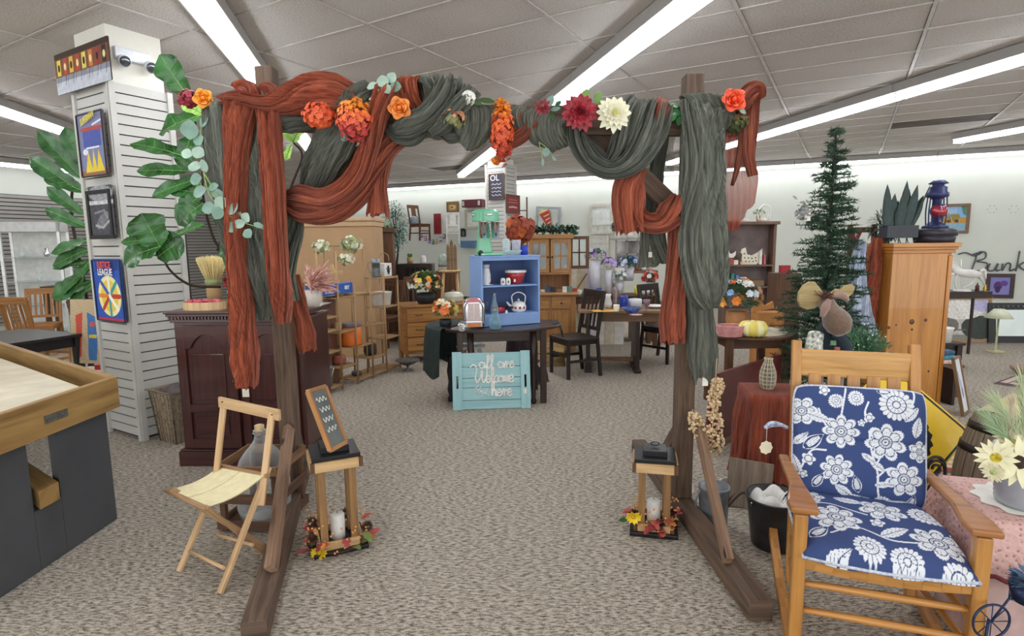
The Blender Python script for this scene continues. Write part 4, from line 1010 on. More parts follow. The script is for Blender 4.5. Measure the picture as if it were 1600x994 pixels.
# ---- shuffleboard table
t0=G(183,600,.82);t=T('shuffleboard_table','long shuffleboard table with an oak rim and charcoal pedestal at the left edge','table',(G(140,765).x,G(140,765).y,0))
o=Vector(t.location);A=P(183,590,3.3);B=P(0,650,2.55)
ztop=.84;A=G(183,588,ztop);Bv=G(0,648,ztop);e1=(Bv-A).normalized();e2=Vector((-e1.y,e1.x,0))
if e2.y<0:e2=-e2
C_=G(0,533,ztop);e2=((C_-A).normalized())
def S(a,b,z):return A+e1*a+e2*b+Vector((0,0,z-ztop))-o
def quadbox(m,a0,a1,b0,b1,z0,z1):
 vs=[S(a,b,z)for z in(z0,z1)for a,b in((a0,b0),(a1,b0),(a1,b1),(a0,b1))]
 L=max(abs(a1-a0),abs(b1-b0));fs=[[3,2,1,0],[4,5,6,7],[0,1,5,4],[1,2,6,5],[2,3,7,6],[3,0,4,7]]
 if abs(a1-a0)>abs(b1-b0):T_=lambda p:(p[0],p[1]+p[2])
 else:T_=lambda p:(p[1],p[0]+p[2])
 pr=[(a,b,z)for z in(z0,z1)for a,b in((a0,b0),(a1,b0),(a1,b1),(a0,b1))]
 m.add(vs,fs,[[T_(pr[i])for i in f]for f in fs])
MSH=wood('B08C54','74552C',.55,.6,False,.3)
WT,LT=1.0,3.2
m=MB();quadbox(m,0,WT,0,.045,ztop-.175,ztop);m.build('end_rail',MSH,t,bevel=.004)
m=MB();quadbox(m,0,.05,.045,LT,ztop-.17,ztop);m.build('side_rail',MSH,t,bevel=.004)
m=MB();quadbox(m,WT-.05,WT,.045,LT,ztop-.17,ztop);m.build('side_rail',MSH,t,bevel=.004)
m=MB();quadbox(m,.05,WT-.05,.045,LT,ztop-.165,ztop-.15);m.build('gutter',plain('1C1A1A',.8),t)
m=MB();quadbox(m,.16,WT-.16,.14,LT,ztop-.149,ztop-.05);m.build('playing_surface',plain('E3D4AE',.3,var=.15,scale=6,coat=.4),t,bevel=.003)
n1=e1.lerp(e1,1)
m=MB();quadbox(m,.06,.42,.1,.2,0,ztop-.18);m.build('pedestal_plank',plain('4C4E52',.6,var=.12,scale=4),t,bevel=.003)
m=MB();quadbox(m,.58,.98,.1,.2,0,ztop-.18);m.build('pedestal_plank',plain('4C4E52',.6,var=.12,scale=4),t,bevel=.003)
m=MB();quadbox(m,.42,.58,.1,.2,0,.3);m.build('pedestal_plank',plain('4C4E52',.6,var=.12,scale=4),t,bevel=.003)
m=MB();quadbox(m,.44,.56,.06,1.6,.31,.40);m.build('stretcher',MSH,t,bevel=.003)
m=MB();quadbox(m,.36,.5,-.004,0,ztop-.115,ztop-.075);m.build('name_plate',plain('8C8A84',.3,.8,.3,60),t)
m=MB();quadbox(m,.06,.94,LT-.8,LT-.6,0,ztop-.18);m.build('pedestal_plank',plain('4C4E52',.6,var=.12,scale=4),t)
t2=T('red_toy','tiny shiny red and silver puck on the carpet beside the pedestal','puck',G(144,733));m=MB();m.lathe([(.02,0),(.024,.006),(.024,.014),(.001,.016)]);m.build('body',M_CHROME,t2);m=MB();m.lathe([(.012,.016),(.01,.022),(.001,.024)]);m.build('cap',plain('B03030',.3),t2)
# ================================================================== ROCKING CHAIR AND THE RIGHT FOREGROUND
# floral print: white blossoms with inked petals on navy
def floral(w,h,n,seed,motifs,stems=()):
 A=Art(w,h,n,'35487A');X,Y=A.X,A.Y;NAVY,WH='2C3F6E','E6E9EE'
 for pts in stems:
  c=catmull([(x,y,0)for x,y in pts],24);A.line([(p.x,p.y)for p in c],.007,WH)
 for(k,cx,cy,r,rot)in motifs:
  dx,dy=X-cx,Y-cy;R_=np.hypot(dx,dy);th=np.arctan2(dy,dx)+rot
  if k in('f8','f6','f7'):
   n_=int(k[1]);pet=np.abs(np.cos(n_*th/2));tip=np.where(pet>.93,1.0,.78+.22*pet)
   lim=r*(.62+.38*pet**.7)*(1-.06*np.abs(np.sin(n_*4*th)))
   A.put(R_<lim,WH)
   edge=np.abs(np.sin(n_*th/2));A.put((R_<lim*.93)&(R_>r*.3)&(edge>.985),NAVY)
   A.put((np.abs(R_-lim*.78)<r*.025)&(R_>r*.4),NAVY)
   A.put((R_>r*.45)&(R_<lim*.72)&(np.abs(np.sin(n_*2*th))<.12),NAVY)
   A.put((R_<r*.34)&(R_>r*.29),NAVY);A.put((R_<r*.2)&(R_>r*.15),NAVY);A.put(R_<r*.05,NAVY)
   A.put((np.abs(R_-r*.245)<r*.02)&(np.sin(th*14)>0),NAVY)
  elif k=='carn':
   lim=r*(.85+.15*np.abs(np.cos(9*th)));A.put(R_<lim,WH);A.put((np.abs(np.cos(9*th))<.16)&(R_>r*.55)&(R_<lim),NAVY)
   A.put(np.abs(R_-r*.55)<r*.03,NAVY);A.put((np.abs(np.cos(6*th))<.2)&(R_<r*.5)&(R_>r*.25),NAVY);A.put(np.abs(R_-r*.22)<r*.03,NAVY)
  elif k=='leaf':
   u=dx*math.cos(rot)+dy*math.sin(rot);v=-dx*math.sin(rot)+dy*math.cos(rot);t=np.clip((u/r+1)/2,0,1)
   wd=r*.42*np.sin(PI*t**.8)*(1-.12*np.abs(np.sin(t*22)));ins=(np.abs(u)<r)&(np.abs(v)<wd);A.put(ins,WH)
   A.put(ins&(np.abs(v)<r*.022),NAVY);A.put(ins&(np.abs(np.sin((u-np.abs(v)*1.2)/r*11))<.16)&(np.abs(v)<wd*.8),NAVY)
  elif k=='leaf2':
   u=dx*math.cos(rot)+dy*math.sin(rot);v=-dx*math.sin(rot)+dy*math.cos(rot);t=np.clip((u/r+1)/2,0,1)
   wd=r*.5*np.sin(PI*t**.8);ins=(np.abs(u)<r)&(np.abs(v)<wd);A.put(ins,WH);A.put(ins&(np.abs(v)<wd*.8)&(np.abs(u)<r*.88),NAVY)
   i2=(np.abs(u)<r*.6)&(np.abs(v)<wd*.5);A.put(i2,WH);A.put(i2&(np.abs(np.sin(v/r*22))<.25),NAVY)
  elif k=='bud':
   A.put((R_<r*(.6+.4*np.abs(np.cos(2.5*th)))),WH);A.put((np.abs(R_-r*.5)<r*.06),NAVY)
 return A
def cushion_fn(w,h,T_,fr,sag=0):
 """fr: (org, ex, ey, en) maps the print plane onto a padded cushion face"""
 org,ex,ey,en=[np.array(Vector(v))for v in fr]
 def fn(X,Y):
  a=X/w*2-1;b=Y/h*2-1
  X,Y=w/2*(1+a*(1-.05*b**8)),h/2*(1+b*(1-.05*a**8))
  e=np.clip(1-np.abs(a)**5,0,1)**.4*np.clip(1-np.abs(b)**5,0,1)**.4
  z=T_/2*e*(1+.18*np.cos(a*1.4)*np.cos(b*1.4))-.006*np.exp(-((b-.08)/.04)**2)*1.2*(sag==0)+.004*np.sin(5*a+3*b)+.003*np.sin(11*a-4*b)*e
  if sag:z=z+sag*(1-a*a)*0
  return org+ex*X[:,None]+ey*Y[:,None]+en*z[:,None]
 return fn
def chair_frame(x,y,z):return Vector((x,y,z))
RK=math.radians(-20)
fl,fr_=G(1252,790,.60),G(1537,825,.60)
mid=(fl+fr_)/2;XD=(fr_-fl);RK=math.atan2(XD.y,XD.x);WHALF=XD.length/2
RC=Vector((mid.x,mid.y,0));t=T('rocking_chair','honey oak rocking chair with blue and white floral cushions at right','chair',RC,RK)
def local(p):return turn(Vector(p)-RC,-RK)
MH=M_HONEY
DEPTH=.50;tilt=.30
for sx in(-1,1):
 x=sx*WHALF
 m=MB();m.beam((x,0,.06),(x,.0,.575),.045,.05,up=(0,1,0));m.build('front_leg',MH,t,bevel=.006)
 m=MB();m.beam((sx*(WHALF-.045),DEPTH-.06,.05),(sx*(WHALF-.045),DEPTH-.03,.40),.04,.045,up=(0,1,0));m.beam((sx*(WHALF-.045),DEPTH-.03,.40),(sx*(WHALF-.045),DEPTH+.135,1.10),.04,.04,up=(0,1,0));m.build('back_post',MH,t,bevel=.005)
# arm: tapering paddle
 m=MB();ol=[(-.045,-.05),(.045,-.05),(.05,.02),(.035,.2),(.02,DEPTH+.05),(-.02,DEPTH+.05),(-.02,.2),(-.05,.02)]
 m.prism(ol,.024,(x-sx*.005,0,.598),(1,0,0),(0,1,-.03));m.build('arm',wood('B9793A','7C4A22',.4,coat=.25),t,bevel=.008)
# runner
 pts=[Vector((x,-.26+1.0*i/16,.024+.30*((i/16-.42)**2)))for i in range(17)]
 m=MB()
 for i in range(16):m.beam(pts[i],pts[i+1]+(pts[i+1]-pts[i])*.02,.036,.042)
 m.build('runner',MH,t)
 m=MB();m.beam((x-sx*.02,0,.40),(x-sx*.035,DEPTH-.04,.38),.022,.06,up=(0,0,1));m.build('side_rail',MH,t,bevel=.003)
 for z in(.16,.26):m=MB();m.tube([(x-sx*.0,.0,z),(sx*(WHALF-.045),DEPTH-.05,z)],.012,8);m.build('side_stretcher',MH,t)
m=MB();n=10
for i in range(n):
 a,b=-WHALF+2*WHALF*i/n,-WHALF+2*WHALF*(i+1)/n;f=lambda x:.405-.02*(1-(x/WHALF)**2)
 m.beam((a,-.004,f(a)),(b+.002,-.004,f(b)),.028,.062)
m.build('front_rail',MH,t)
for z in(.2,.305):m=MB();m.tube([(-WHALF,0,z),(WHALF,0,z)],[.011,.015,.011],10,k=8);m.build('front_stretcher',wood('D99A50','A66E30',.4,coat=.3),t)
for z in(.18,.36):m=MB();m.tube([(-WHALF+.045,DEPTH-.05,z),(WHALF-.045,DEPTH-.05,z)],.012,8);m.build('back_stretcher',MH,t)
m=MB();m.bb(-WHALF+.03,WHALF-.03,.02,DEPTH-.04,.395,.415);m.build('seat_board',MH,t,bevel=.003)
def backp(z):return DEPTH-.03+(z-.40)*.17/.73
for k in range(5):
 x=-WHALF+.12+k*(2*WHALF-.24)/4;m=MB();m.beam((x,backp(.47),.46),(x,backp(.96),.96),.05,.012,up=(0,1,0));m.build('back_slat',MH,t,bevel=.002)
m=MB();m.beam((-WHALF+.06,backp(1.005),1.005),(WHALF-.06,backp(1.005),1.005),.024,.12);m.build('crest_rail',wood('D9A45C','A87638',.4,coat=.25),t,bevel=.006)
m=MB();m.beam((-WHALF+.06,backp(.46),.46),(WHALF-.06,backp(.46),.46),.024,.05);m.build('lower_back_rail',MH,t,bevel=.004)
CH=MB
# cushions: things lying on the chair
W1,H1=2*WHALF-.055,.475
ub=Vector((0,.17,.73)).normalized();rx=Vector((1,0,0));nb=rx.cross(ub);nb=-nb if nb.y>0 else nb
org=Vector((-W1/2,backp(.44)-.065,.46));Rm=Matrix.Rotation(RK,3,'Z')
mot=[('f8',.19,.35,.078,0),('f7',.365,.315,.085,.3),('f8',.175,.16,.072,.2),('f7',.435,.145,.078,.1),('carn',.41,.5,.07,0),('f6',.03,.44,.07,0),('leaf',.105,.41,.055,-.3),('leaf2',.08,.29,.055,.7),
('leaf2',.1,.1,.04,1.0),('leaf2',.255,.1,.04,1.8),('leaf',.21,.055,.05,-.6),('carn',.36,.01,.04,0),('leaf',.49,.4,.05,1.4),('leaf2',.47,.03,.04,1.3),('carn',.17,.5,.032,0),('carn',.25,.52,.034,0),
('bud',.3,.43,.022,0),('bud',.27,.4,.016,1),('leaf',.33,.2,.04,2.5),('leaf',.3,.23,.035,-.6),('leaf',.47,.46,.045,.9),('bud',.06,.2,.03,0),('leaf',.03,.3,.045,.8),('leaf',.01,.17,.045,1.9),('bud',.12,.55,.025,0),('leaf2',.37,.56,.03,0),('f6',.5,.28,.05,.5),('leaf',.36,.11,.035,.2),('bud',.04,.12,.02,.4)]
stm=[[(.36,0),(.34,.06),(.335,.14),(.31,.22),(.3,.3)],[(.335,.12),(.38,.16),(.44,.15)],[(.33,.17),(.36,.24),(.37,.3)],[(.21,.47),(.2,.42),(.19,.36)],[(.3,.42),(.285,.38),(.29,.34)],[(.03,.12),(.07,.2),(.13,.21)],[(.2,.04),(.28,.03),(.36,0)],[(.14,.3),(.12,.33),(.1,.38)],[(.45,.38),(.48,.44),(.5,.5)]]
k_=W1/.53
art=floral(W1,H1,520,1,[(a,b*k_,c*H1/.57,d*k_,e)for a,b,c,d,e in mot],[[(x*k_,y)for x,y in s_]for s_ in stm])
cb=T('floral_back_cushion','navy back cushion with white floral print on the rocking chair','cushion',RC,RK)
M_PRINT=attr_mat(.8,.12)
art.build('front_face',0,0,0,cb,M_PRINT,cushion_fn(W1,H1,.085,(org,rx,ub,nb)))
m=MB()
def rear(u,v):
 a,b=u*2-1,v*2-1;e=max(0,1-abs(a)**5)**.4*max(0,1-abs(b)**5)**.4;u,v=.5+a*(1-.05*b**8)/2,.5+b*(1-.05*a**8)/2;return org+rx*(u*W1)+ub*(v*H1)-nb*(.02*e)
M_NAVY=plain('2E4272',.8,var=.1,bump=.1)
m.grid(rear,24,24);m.build('back_face',M_NAVY,cb)
m=MB();ed=[(i/12-1,-1)for i in range(0,24)]+[(1,i/12-1)for i in range(24)]+[(1-i/12,1)for i in range(24)]+[(-1,1-i/12)for i in range(24)];rim=[org+rx*(W1/2*(1+a*(1-.05*b**8)))+ub*(H1/2*(1+b*(1-.05*a**8)))for a,b in ed]
m.tube(rim,.006,6,closed=True);m.build('piping',plain('C8CEDA',.8,var=.3,scale=90),cb)
m=MB();m.tube([Vector((-WHALF+.01,backp(.72)-.04,.73)),Vector((-WHALF-.03,backp(.72),.735)),Vector((-WHALF-.06,backp(.72)+.0,.73)),Vector((-WHALF-.075,backp(.72),.71)),Vector((-WHALF-.05,backp(.72)+.02,.715)),Vector((-WHALF,backp(.72)+.03,.72))],.008,8,k=20);m.build('tie',plain('A9B2C6',.8,var=.6,scale=60),cb)
SW,SD=2*WHALF-.02,.50
mot2=[('f8',.13,.2,.09,0),('f7',.3,.3,.085,.3),('f8',.42,.12,.09,.2),('carn',.2,.05,.05,0),('leaf2',.06,.1,.05,.8),('leaf',.3,.15,.06,.5),('leaf',.2,.36,.06,-.4),('carn',.44,.3,.06,0),('f6',.06,.36,.06,0),('leaf',.4,.43,.06,.2),('carn',.3,.02,.05,0),('carn',.44,-.02,.055,0),('leaf2',.5,.2,.04,1),('bud',.26,.2,.025,0),('leaf',.1,.0,.06,.6),('f6',.26,.46,.05,0),('leaf',.0,.22,.05,1.2)]
art2=floral(SW,SD,440,2,[(a,b*SW/.5,c,d,e)for a,b,c,d,e in mot2],[[(.1,.1),(.2,.15),(.3,.1),(.42,.1)],[(.05,.3),(.15,.3),(.25,.25)]])
cs_=T('floral_seat_cushion','navy seat cushion with white floral print on the rocking chair seat','cushion',RC,RK)
so=Vector((-SW/2,-.04,.445))
def seatfn(X,Y):
 a=X/SW*2-1;b=Y/SD*2-1;e=np.clip(1-np.abs(a)**6,0,1)**.35*np.clip(1-np.abs(b)**6,0,1)**.35
 sh=1-.08*np.clip(b,0,1)
 x=so.x+SW/2+a*SW/2*sh;y=so.y+Y-.03*(1-a*a)*(b<0)*np.abs(b);z=so.z-.022+.075*e+.008*np.sin(2.2*b+1)+.003*np.sin(9*a+3*b)
 return np.stack([x,y,z],1)
art2.build('top_face',0,0,0,cs_,M_PRINT,seatfn)
m=MB();m.grid(lambda u,v:Vector((so.x+SW*u,so.y+SD*v-.03*(1-(2*u-1)**2)*(v<.5)*abs(2*v-1),so.z-.022)),12,12);m.build('under_face',M_NAVY,cs_)
m=MB();m.tube([Vector((so.x+SW*x,so.y+SD*y-(.03 if(x==.5 and y==0)else 0),so.z-.02))for x,y in((0,0),(.25,-.045),(.5,0),(.75,-.045),(1,0),(1,.5),(1,1),(.5,1),(0,1),(0,.5))],.006,6,closed=True);m.build('piping',plain('C8CEDA',.8,var=.3,scale=90),cs_)
tp=RC+turn((-WHALF-.07,backp(.72)-.01,0),RK);pt=T('scalloped_tag','cream scalloped paper tag hanging from the back cushion tie','price tag',(tp.x,tp.y,.62))
m=MB();m.prism([(.028*math.cos(a)*(1+.08*math.cos(8*a)),.03*math.sin(a)*(1+.08*math.cos(8*a)))for a in[i*6.28/32 for i in range(32)]],.002);m.build('card',plain('EFE6C8',.8),pt)
m=MB();m.tube([(0,0,.03),(0,0,.095)],.001,4);m.build('string',M_TAG,pt)
# ---- yellow diamond road sign
cc=P(1402,676,3.3);t=T('diamond_sign','yellow diamond road sign with a black bird shape, propped behind the rocking chair','sign',cc)
pts=[P(1512,684,3.5),P(1418,588,3.5)]
right,top=P(1512,685,3.30),P(1392,560,3.55)
exs=Vector((1,-.05,0)).normalized();eys=Vector((.0,.38,1)).normalized();eys=(eys-exs*eys.dot(exs)).normalized();Rr=.435
def rrect(R0,rc,n=6):
 out=[]
 for k in range(4):
  a0=k*PI/2;c=Vector((math.cos(a0),math.sin(a0)))*(R0-rc*1.414)
  for i in range(n+1):a=a0-PI/4+(PI/2)*i/n;out.append((c.x+rc*math.cos(a),c.y+rc*math.sin(a)))
 return out
nn=exs.cross(eys).normalized();nn=nn if nn.y<0 else-nn
for R0,rc,off,mt,nm in((Rr,.05,0,plain('F0C62A',.35,var=.04,coat=.3),'plate'),(Rr*.965,.045,.003,M_BLACK,'border'),(Rr*.92,.04,.005,plain('F2C828',.35,var=.04,coat=.3),'field')):
 m=MB();m.prism(rrect(R0,rc),.002,nn*off,exs,eys);m.build(nm,mt,t)
ol=[]
for i in range(70):
 a=i/70*6.283;r=.17*(1+.05*math.sin(19*a))*(1 if not(1.1<a<1.9)else 1.25);ol.append((r*1.0*math.cos(a)+.02,r*math.sin(a)-.03))
m=MB();m.prism(ol,.002,nn*.007,exs,eys);m.prism([(.0,.1),(.07,.12),(.08,.2),(.13,.21),(.08,.23),(.05,.26),(.0,.25),(-.02,.2)],.002,nn*.007,exs,eys);m.build('bird_shape',M_BLACK,t)
m=MB();m.prism([(-.02,-.03),(.02,-.03),(.02,.03),(-.02,.03)],.002,nn*.01+exs*-.05+eys*.36,exs,eys);m.build('price_sticker',M_TAG,t)
# ---- pine cabinet
cb0=G(1462,604);Yc=cb0.y
tl,tr_,rr_=P(1374,392,5.0),P(1470,392,5.25),P(1490,380,5.3)
CX=P(1422,600,5.0);rz=-.04
t=T('pine_cabinet','tall knotty golden pine cabinet behind the rocking chair','cabinet',(CX.x,5.0,0),rz)
hw=pxl(1376,1460,5.0)/2;HT=P(1424,380,5.0).z
m=MB();m.bb(-hw,hw,0,.35,0,HT-.09);m.build('side_panel',wood('CE8F42','A8682A',.35,.7,True,.06,.4),t,bevel=.004)
m=MB();m.bb(hw,hw+.045,.02,.4,0,HT-.09);m.bb(hw+.005,hw+.04,-.004,.02,.02,HT-.11);m.build('face_frame',M_PINE,t,bevel=.004)
m=MB()
for e,z0,z1 in((.008,.09,.06),(.02,.06,.035),(.035,.035,0)):m.bb(-hw-e*.6,hw+.05+e,-e,.41+e,HT-z0,HT-z1)
m.build('cornice',M_PINE,t,bevel=.004)
for px,py,r in((1390,512,.013),(1401,508,.008),(1425,503,.022),(1446,500,.014),(1425,515,.01),(1450,580,.01)):
 p_=P(px,py,5.0);lp=turn(p_-Vector(t.location),-rz);m=MB();m.lathe([(r,0),(r*.8,.002),(.001,.0022)],(lp.x,-.0005,lp.z),14,(0,-1,0),1,1.1);m.build('knot',plain('5A2A10',.4,var=.4,coat=.3),t)
topz=HT+.001
def CP(px,py,Y=5.15):p=P(px,py,Y);return Vector((p.x,p.y,topz))
# snake plant in a dark trough with wire legs
c0=CP(1403,375);t=T('snake_plant','dark snake plant with spear leaves in a black trough on the pine cabinet','plant',c0)
m=MB();m.beam((-.14,0,.1),(.14,0,.1),.12,.11,h1=.11);m.build('trough',plain('2A2C36',.4),t,bevel=.004)
for x in(-.12,-.02,.05,.12):
 m=MB();m.tube([(x,-.04,.045),(x-.01,-.05,0),(x+.01,-.05,0),(x+.0,-.04,.045)],.004,5);m.build('wire_leg',M_BLACK,t)
MS=plain('1F3833',.45,var=.35,scale=18)
for k,(x,lx,h)in enumerate(((-.12,-.13,.38),(-.08,-.05,.3),(-.05,-.01,.24),(-.01,.03,.33),(.02,.05,.41),(.05,.08,.34),(.06,.14,.38),(.08,.17,.26),(.1,.22,.3),(.11,.27,.42),(-.1,-.1,.25),(.03,.1,.28),(.0,-.02,.2))):
 m=MB();m.leaf((x,.01*(k%3),.14),(lx-x,0,h),(0,-1,.1),h,.085 if k not in(9,7)else.02,0,.25,8,4,[.8,.9,1,.9,.6,.02]);m.build('leaf',MS,t)
# railroad lantern with red globes on a wooden base
c0=CP(1459,376);t=T('wooden_block','dark round stepped wooden base under the red and blue lantern','stand',c0)
m=MB();m.lathe([(.15,0),(.16,.05),(.15,.055),(.17,.06),(.17,.11),(.13,.125),(.001,.126)],n=32);m.build('base',plain('2E2C36',.4,var=.3),t)
c1=c0+Vector((0,0,.1265));t=T('signal_lantern','old blue steel railway signal lantern with red glass lenses on the pine cabinet','lantern',c1)
m=MB();m.lathe([(.1,0),(.1,.02),(.07,.03),(.055,.05),(.035,.06),(.035,.25),(.06,.27),(.085,.275),(.085,.31),(.07,.32),(.07,.36),(.045,.37),(.045,.385),(.075,.39),(.075,.395),(.04,.42),(.001,.425)],n=24);m.build('body',plain('39406A',.4,.3,.4,20),t)
for k in range(6):m=MB();m.tube([(.07*math.cos(k*1.047+.2),.07*math.sin(k*1.047+.2),.03),(.078*math.cos(k*1.047+.2),.078*math.sin(k*1.047+.2),.15),(.07*math.cos(k*1.047+.2),.07*math.sin(k*1.047+.2),.28)],.006,6,k=8);m.build('guard_rod',plain('39406A',.4,.3,.4,20),t)
for a in(-1.9,-.9,.4):
 d=Vector((math.cos(a),math.sin(a),0));m=MB();m.lathe([(.06,0),(.058,.015),(.05,.035),(.03,.05),(.001,.055)],d*.03+Vector((0,0,.15)),20,d);m.build('red_lens',plain('A0182C',.1,var=.2,coat=1),t)
 m=MB();m.tube([d*.05+Vector((0,0,.15))+(d.cross(Vector((0,0,1)))*math.cos(i/16*6.28)+Vector((0,0,1))*math.sin(i/16*6.28))*.06 for i in range(16)],.006,6,closed=True);m.build('lens_ring',plain('39406A',.4,.3),t)
m=MB();m.tube([(.07,0,.2),(.13,0,.1),(.16,-.02,-.0),(.2,-.02,.07)],.003,5,k=12);m.build('bail',M_METAL,t)
# ---- barrel with iron hoops
c0=G(1590,862)+Vector((.05,.26,0));Hb=.6;t=T('oak_barrel','weathered oak barrel with dark hoops, tilted, at the right edge','barrel',c0)
def br(z):return.15+.04*math.sin(PI*z/Hb)
lean=Matrix.Rotation(.13,4,'Y')
for k in range(20):
 a0,a1=2*PI*k/20+.01,2*PI*(k+1)/20-.01;m=MB();m.M=lean
 def fn(u,v):a=a0+(a1-a0)*v;z=u*Hb;return Vector((br(z)*math.cos(a),br(z)*math.sin(a),z))
 m.grid(fn,10,2,(Hb,.07));m.build('stave',wood('8A7A66','51463A',.8,1,False,.4),t)
for z in(.05,.17,.42,.54):
 m=MB();m.M=lean;m.lathe([(br(z)+.001,z-.02),(br(z)+.006,z-.02),(br(z+.02)+.006,z+.02),(br(z+.02)+.001,z+.02)],n=40);m.build('hoop',plain('3A3434',.5,.7,.3),t)
m=MB();m.M=lean;m.lathe([(.001,Hb-.04),(.14,Hb-.04),(.14,Hb-.02),(.001,Hb-.02)]);m.build('head',M_BROWN,t)
# ---- scrolled cast iron piece
c0=G(1486,850)+Vector((0,.15,0));t=T('scrolled_iron_bracket','dark openwork cast iron scroll standing between the chair arm and the barrel','ironwork',c0)
MI=plain('2C2220',.5,.4,.3)
for ox,oz,R0,s0 in((0,.34,.05,1),(.01,.23,.045,-1),(0,.13,.045,1),(-.01,.05,.035,-1)):
 m=MB();m.tube([Vector((ox+R0*(1-i/26*.75)*math.cos(s0*i*.38),0,oz+R0*(1-i/26*.75)*math.sin(s0*i*.38)))for i in range(26)],.008,6);m.build('scroll',MI,t)
m=MB();m.tube([(-.055,0,0),(-.06,0,.2),(-.05,0,.36),(0,0,.405),(.05,0,.36),(.055,0,.2),(.05,0,0)],.009,6,k=30);m.build('outline',MI,t)
m=MB();m.tube([(-.055,0,.28),(0,0,.3),(.055,0,.28)],.007,6,k=8);m.tube([(-.055,0,.17),(0,0,.19),(.055,0,.17)],.007,6,k=8);m.build('cross_bar',MI,t)
m=MB();m.bb(-.07,.07,-.03,.03,0,.012);m.build('foot',MI,t)
# ---- lace covered stand with flower bucket at the right edge
c0=Vector((1.93,2.02,0));t=T('low_chest','low square chest under the pink lace cloth at the right edge','chest',c0,-.3);hs=.2;HZ=.56
m=MB();m.bb(-hs,hs,-hs,hs,0,HZ);m.build('body',plain('C9A9A2',.6,var=.2),t,bevel=.004)
def drapebox(hs,z0,fall,fl_,seed,wav=.02):
 def fn(u,v):
  a=2*PI*v;r=u*2;cx,sy=math.cos(a),math.sin(a);k=max(abs(cx),abs(sy));sq_=(hs+.008)/k
  if r<=1:return Vector((cx*sq_*r,sy*sq_*r,z0+.004))
  d=r-1;f=wav*math.sin(8*a+seed)*d;z=z0+.004-d*fall*(1+.12*math.sin(4*a+seed)+.04*math.sin(23*a));rr=sq_+.01+d*fl_+f;return Vector((cx*rr,sy*rr,z))
 return fn
m=MB();m.grid(drapebox(hs,HZ,.2,.05,2),24,160);s2=NT('pink_lace');vo=s2.n('TexVoronoi');vo.inputs['Scale'].default_value=55;s2.l(s2.coord(),vo.inputs[0]);s2.l(s2.ramp(vo.outputs['Distance'],[(.1,hexc('A8706A')),(.35,hexc('DDB4AC'))]),s2.b.inputs['Base Color']);s2.b.inputs['Roughness'].default_value=.9;s2.bump(vo.outputs['Distance'],.6,.01)
o=m.build('pink_lace_cloth',s2.m,loc=c0,rz=-.3);tag(o,'dusty pink lace cloth with a dark scalloped edge over the low chest','cloth')
m=MB();f_=drapebox(hs,HZ,.2,.05,2);m.tube([f_(1,i/90)for i in range(90)],.008,6,closed=True);m.build('scalloped_edge',plain('7E3038',.8,var=.4,scale=60),o)
m=MB();m.grid(lambda u,v:Vector((.17*u*math.cos(6.283*v)*(1+.06*math.cos(12*6.283*v)*u),.17*u*math.sin(6.283*v)*(1+.06*math.cos(12*6.283*v)*u),.0)),8,96)
zd=HZ+.008;tag(m.build('white_doily',plain('F2EEE6',.9),loc=(c0.x,c0.y,zd)),'round white doily under the ribbed flower bucket','doily')
cbk=Vector((c0.x-.04,c0.y-.02,zd+.001));t=T('ribbed_bucket','pale galvanized ribbed bucket on a white doily at the right edge','bucket',cbk)
m=MB();prof=[(.085,0)]+[(.088+.015*i/24+(.0025 if i%2 else 0),.008+i*.0085)for i in range(24)]+[(.108,.215),(.1,.215),(.085,.02),(.001,.02)]
m.lathe(prof,n=36);m.build('body',plain('AEB4BC',.4,.5,.15),t)
m=MB();m.prism([(-.012,-.03),(.012,-.03),(.012,.03),(-.012,.03)],.002,(.04,-.108,.13));m.build('price_tag',M_TAG,t)
# flowers: big cream daisies, pampas
fb=T('sunflower_bouquet','cream sunflowers and green pampas in the ribbed bucket','bouquet',cbk+Vector((0,0,.18)))
def fp(px,py,Y):return P(px,py,Y)-(cbk+Vector((0,0,.18)))
def daisy(px,py,Y,r,n,core='3A2A1C',mat=None):
 c=fp(px,py,Y);x,y,nz=flower_basis(n)
 for k in range(16):
  a=k*2*PI/16;d=x*math.cos(a)+y*math.sin(a)+nz*(.15 if k%2 else.3);m=MB();m.leaf(c+d*r*.2,d,nz,r*.9,r*.36,.25,.25,5,3,[.5,1,.8,.1]);m.build('petal',mat or plain('EFE9C2',.6,var=.08),fb)
 m=MB();m.ell(c+nz*r*.05,r*.3,r*.3,r*.14,14,8,nz);m.build('flower_eye',plain(core,.9,var=.5,scale=90,bump=.5),fb)
daisy(1590,722,1.9,.085,(-.2,-1,.3));daisy(1556,715,1.88,.06,(-.6,-.8,.2),'C8B03A');daisy(1581,692,1.95,.055,(-.2,-.7,.7),'B8B86A');daisy(1552,738,1.86,.035,(-.9,-.5,-.2),'A8C070');daisy(1600,655,2.0,.05,(-.2,-1,.2),'A8C070')
rnd=random.Random(3)
for(px0,py0,px1,py1,nm,c_,w)in((1575,700,1582,625,'pampas_plume','C9B9A0',.03),(1580,690,1548,655,'pampas_plume','A9BE96',.05),(1590,680,1560,630,'pampas_plume','B9C49C',.05),(1598,690,1600,600,'pampas_plume','B9C49C',.05)):
 a,b=fp(px0,py0,1.95),fp(px1,py1,1.95);m=MB()
 for k in range(160):
  u=rnd.random();p_=a.lerp(b,u);d=Vector((rnd.gauss(0,1),rnd.gauss(0,1),rnd.gauss(0,.6))).normalized()*w*(1-.5*u)+(b-a).normalized()*w*1.4;m.leaf(p_,d,AN,d.length,.003,.2,0,2,1,[1,.6,.1])
 m.build(nm,plain(c_,.9),fb)
m=MB()
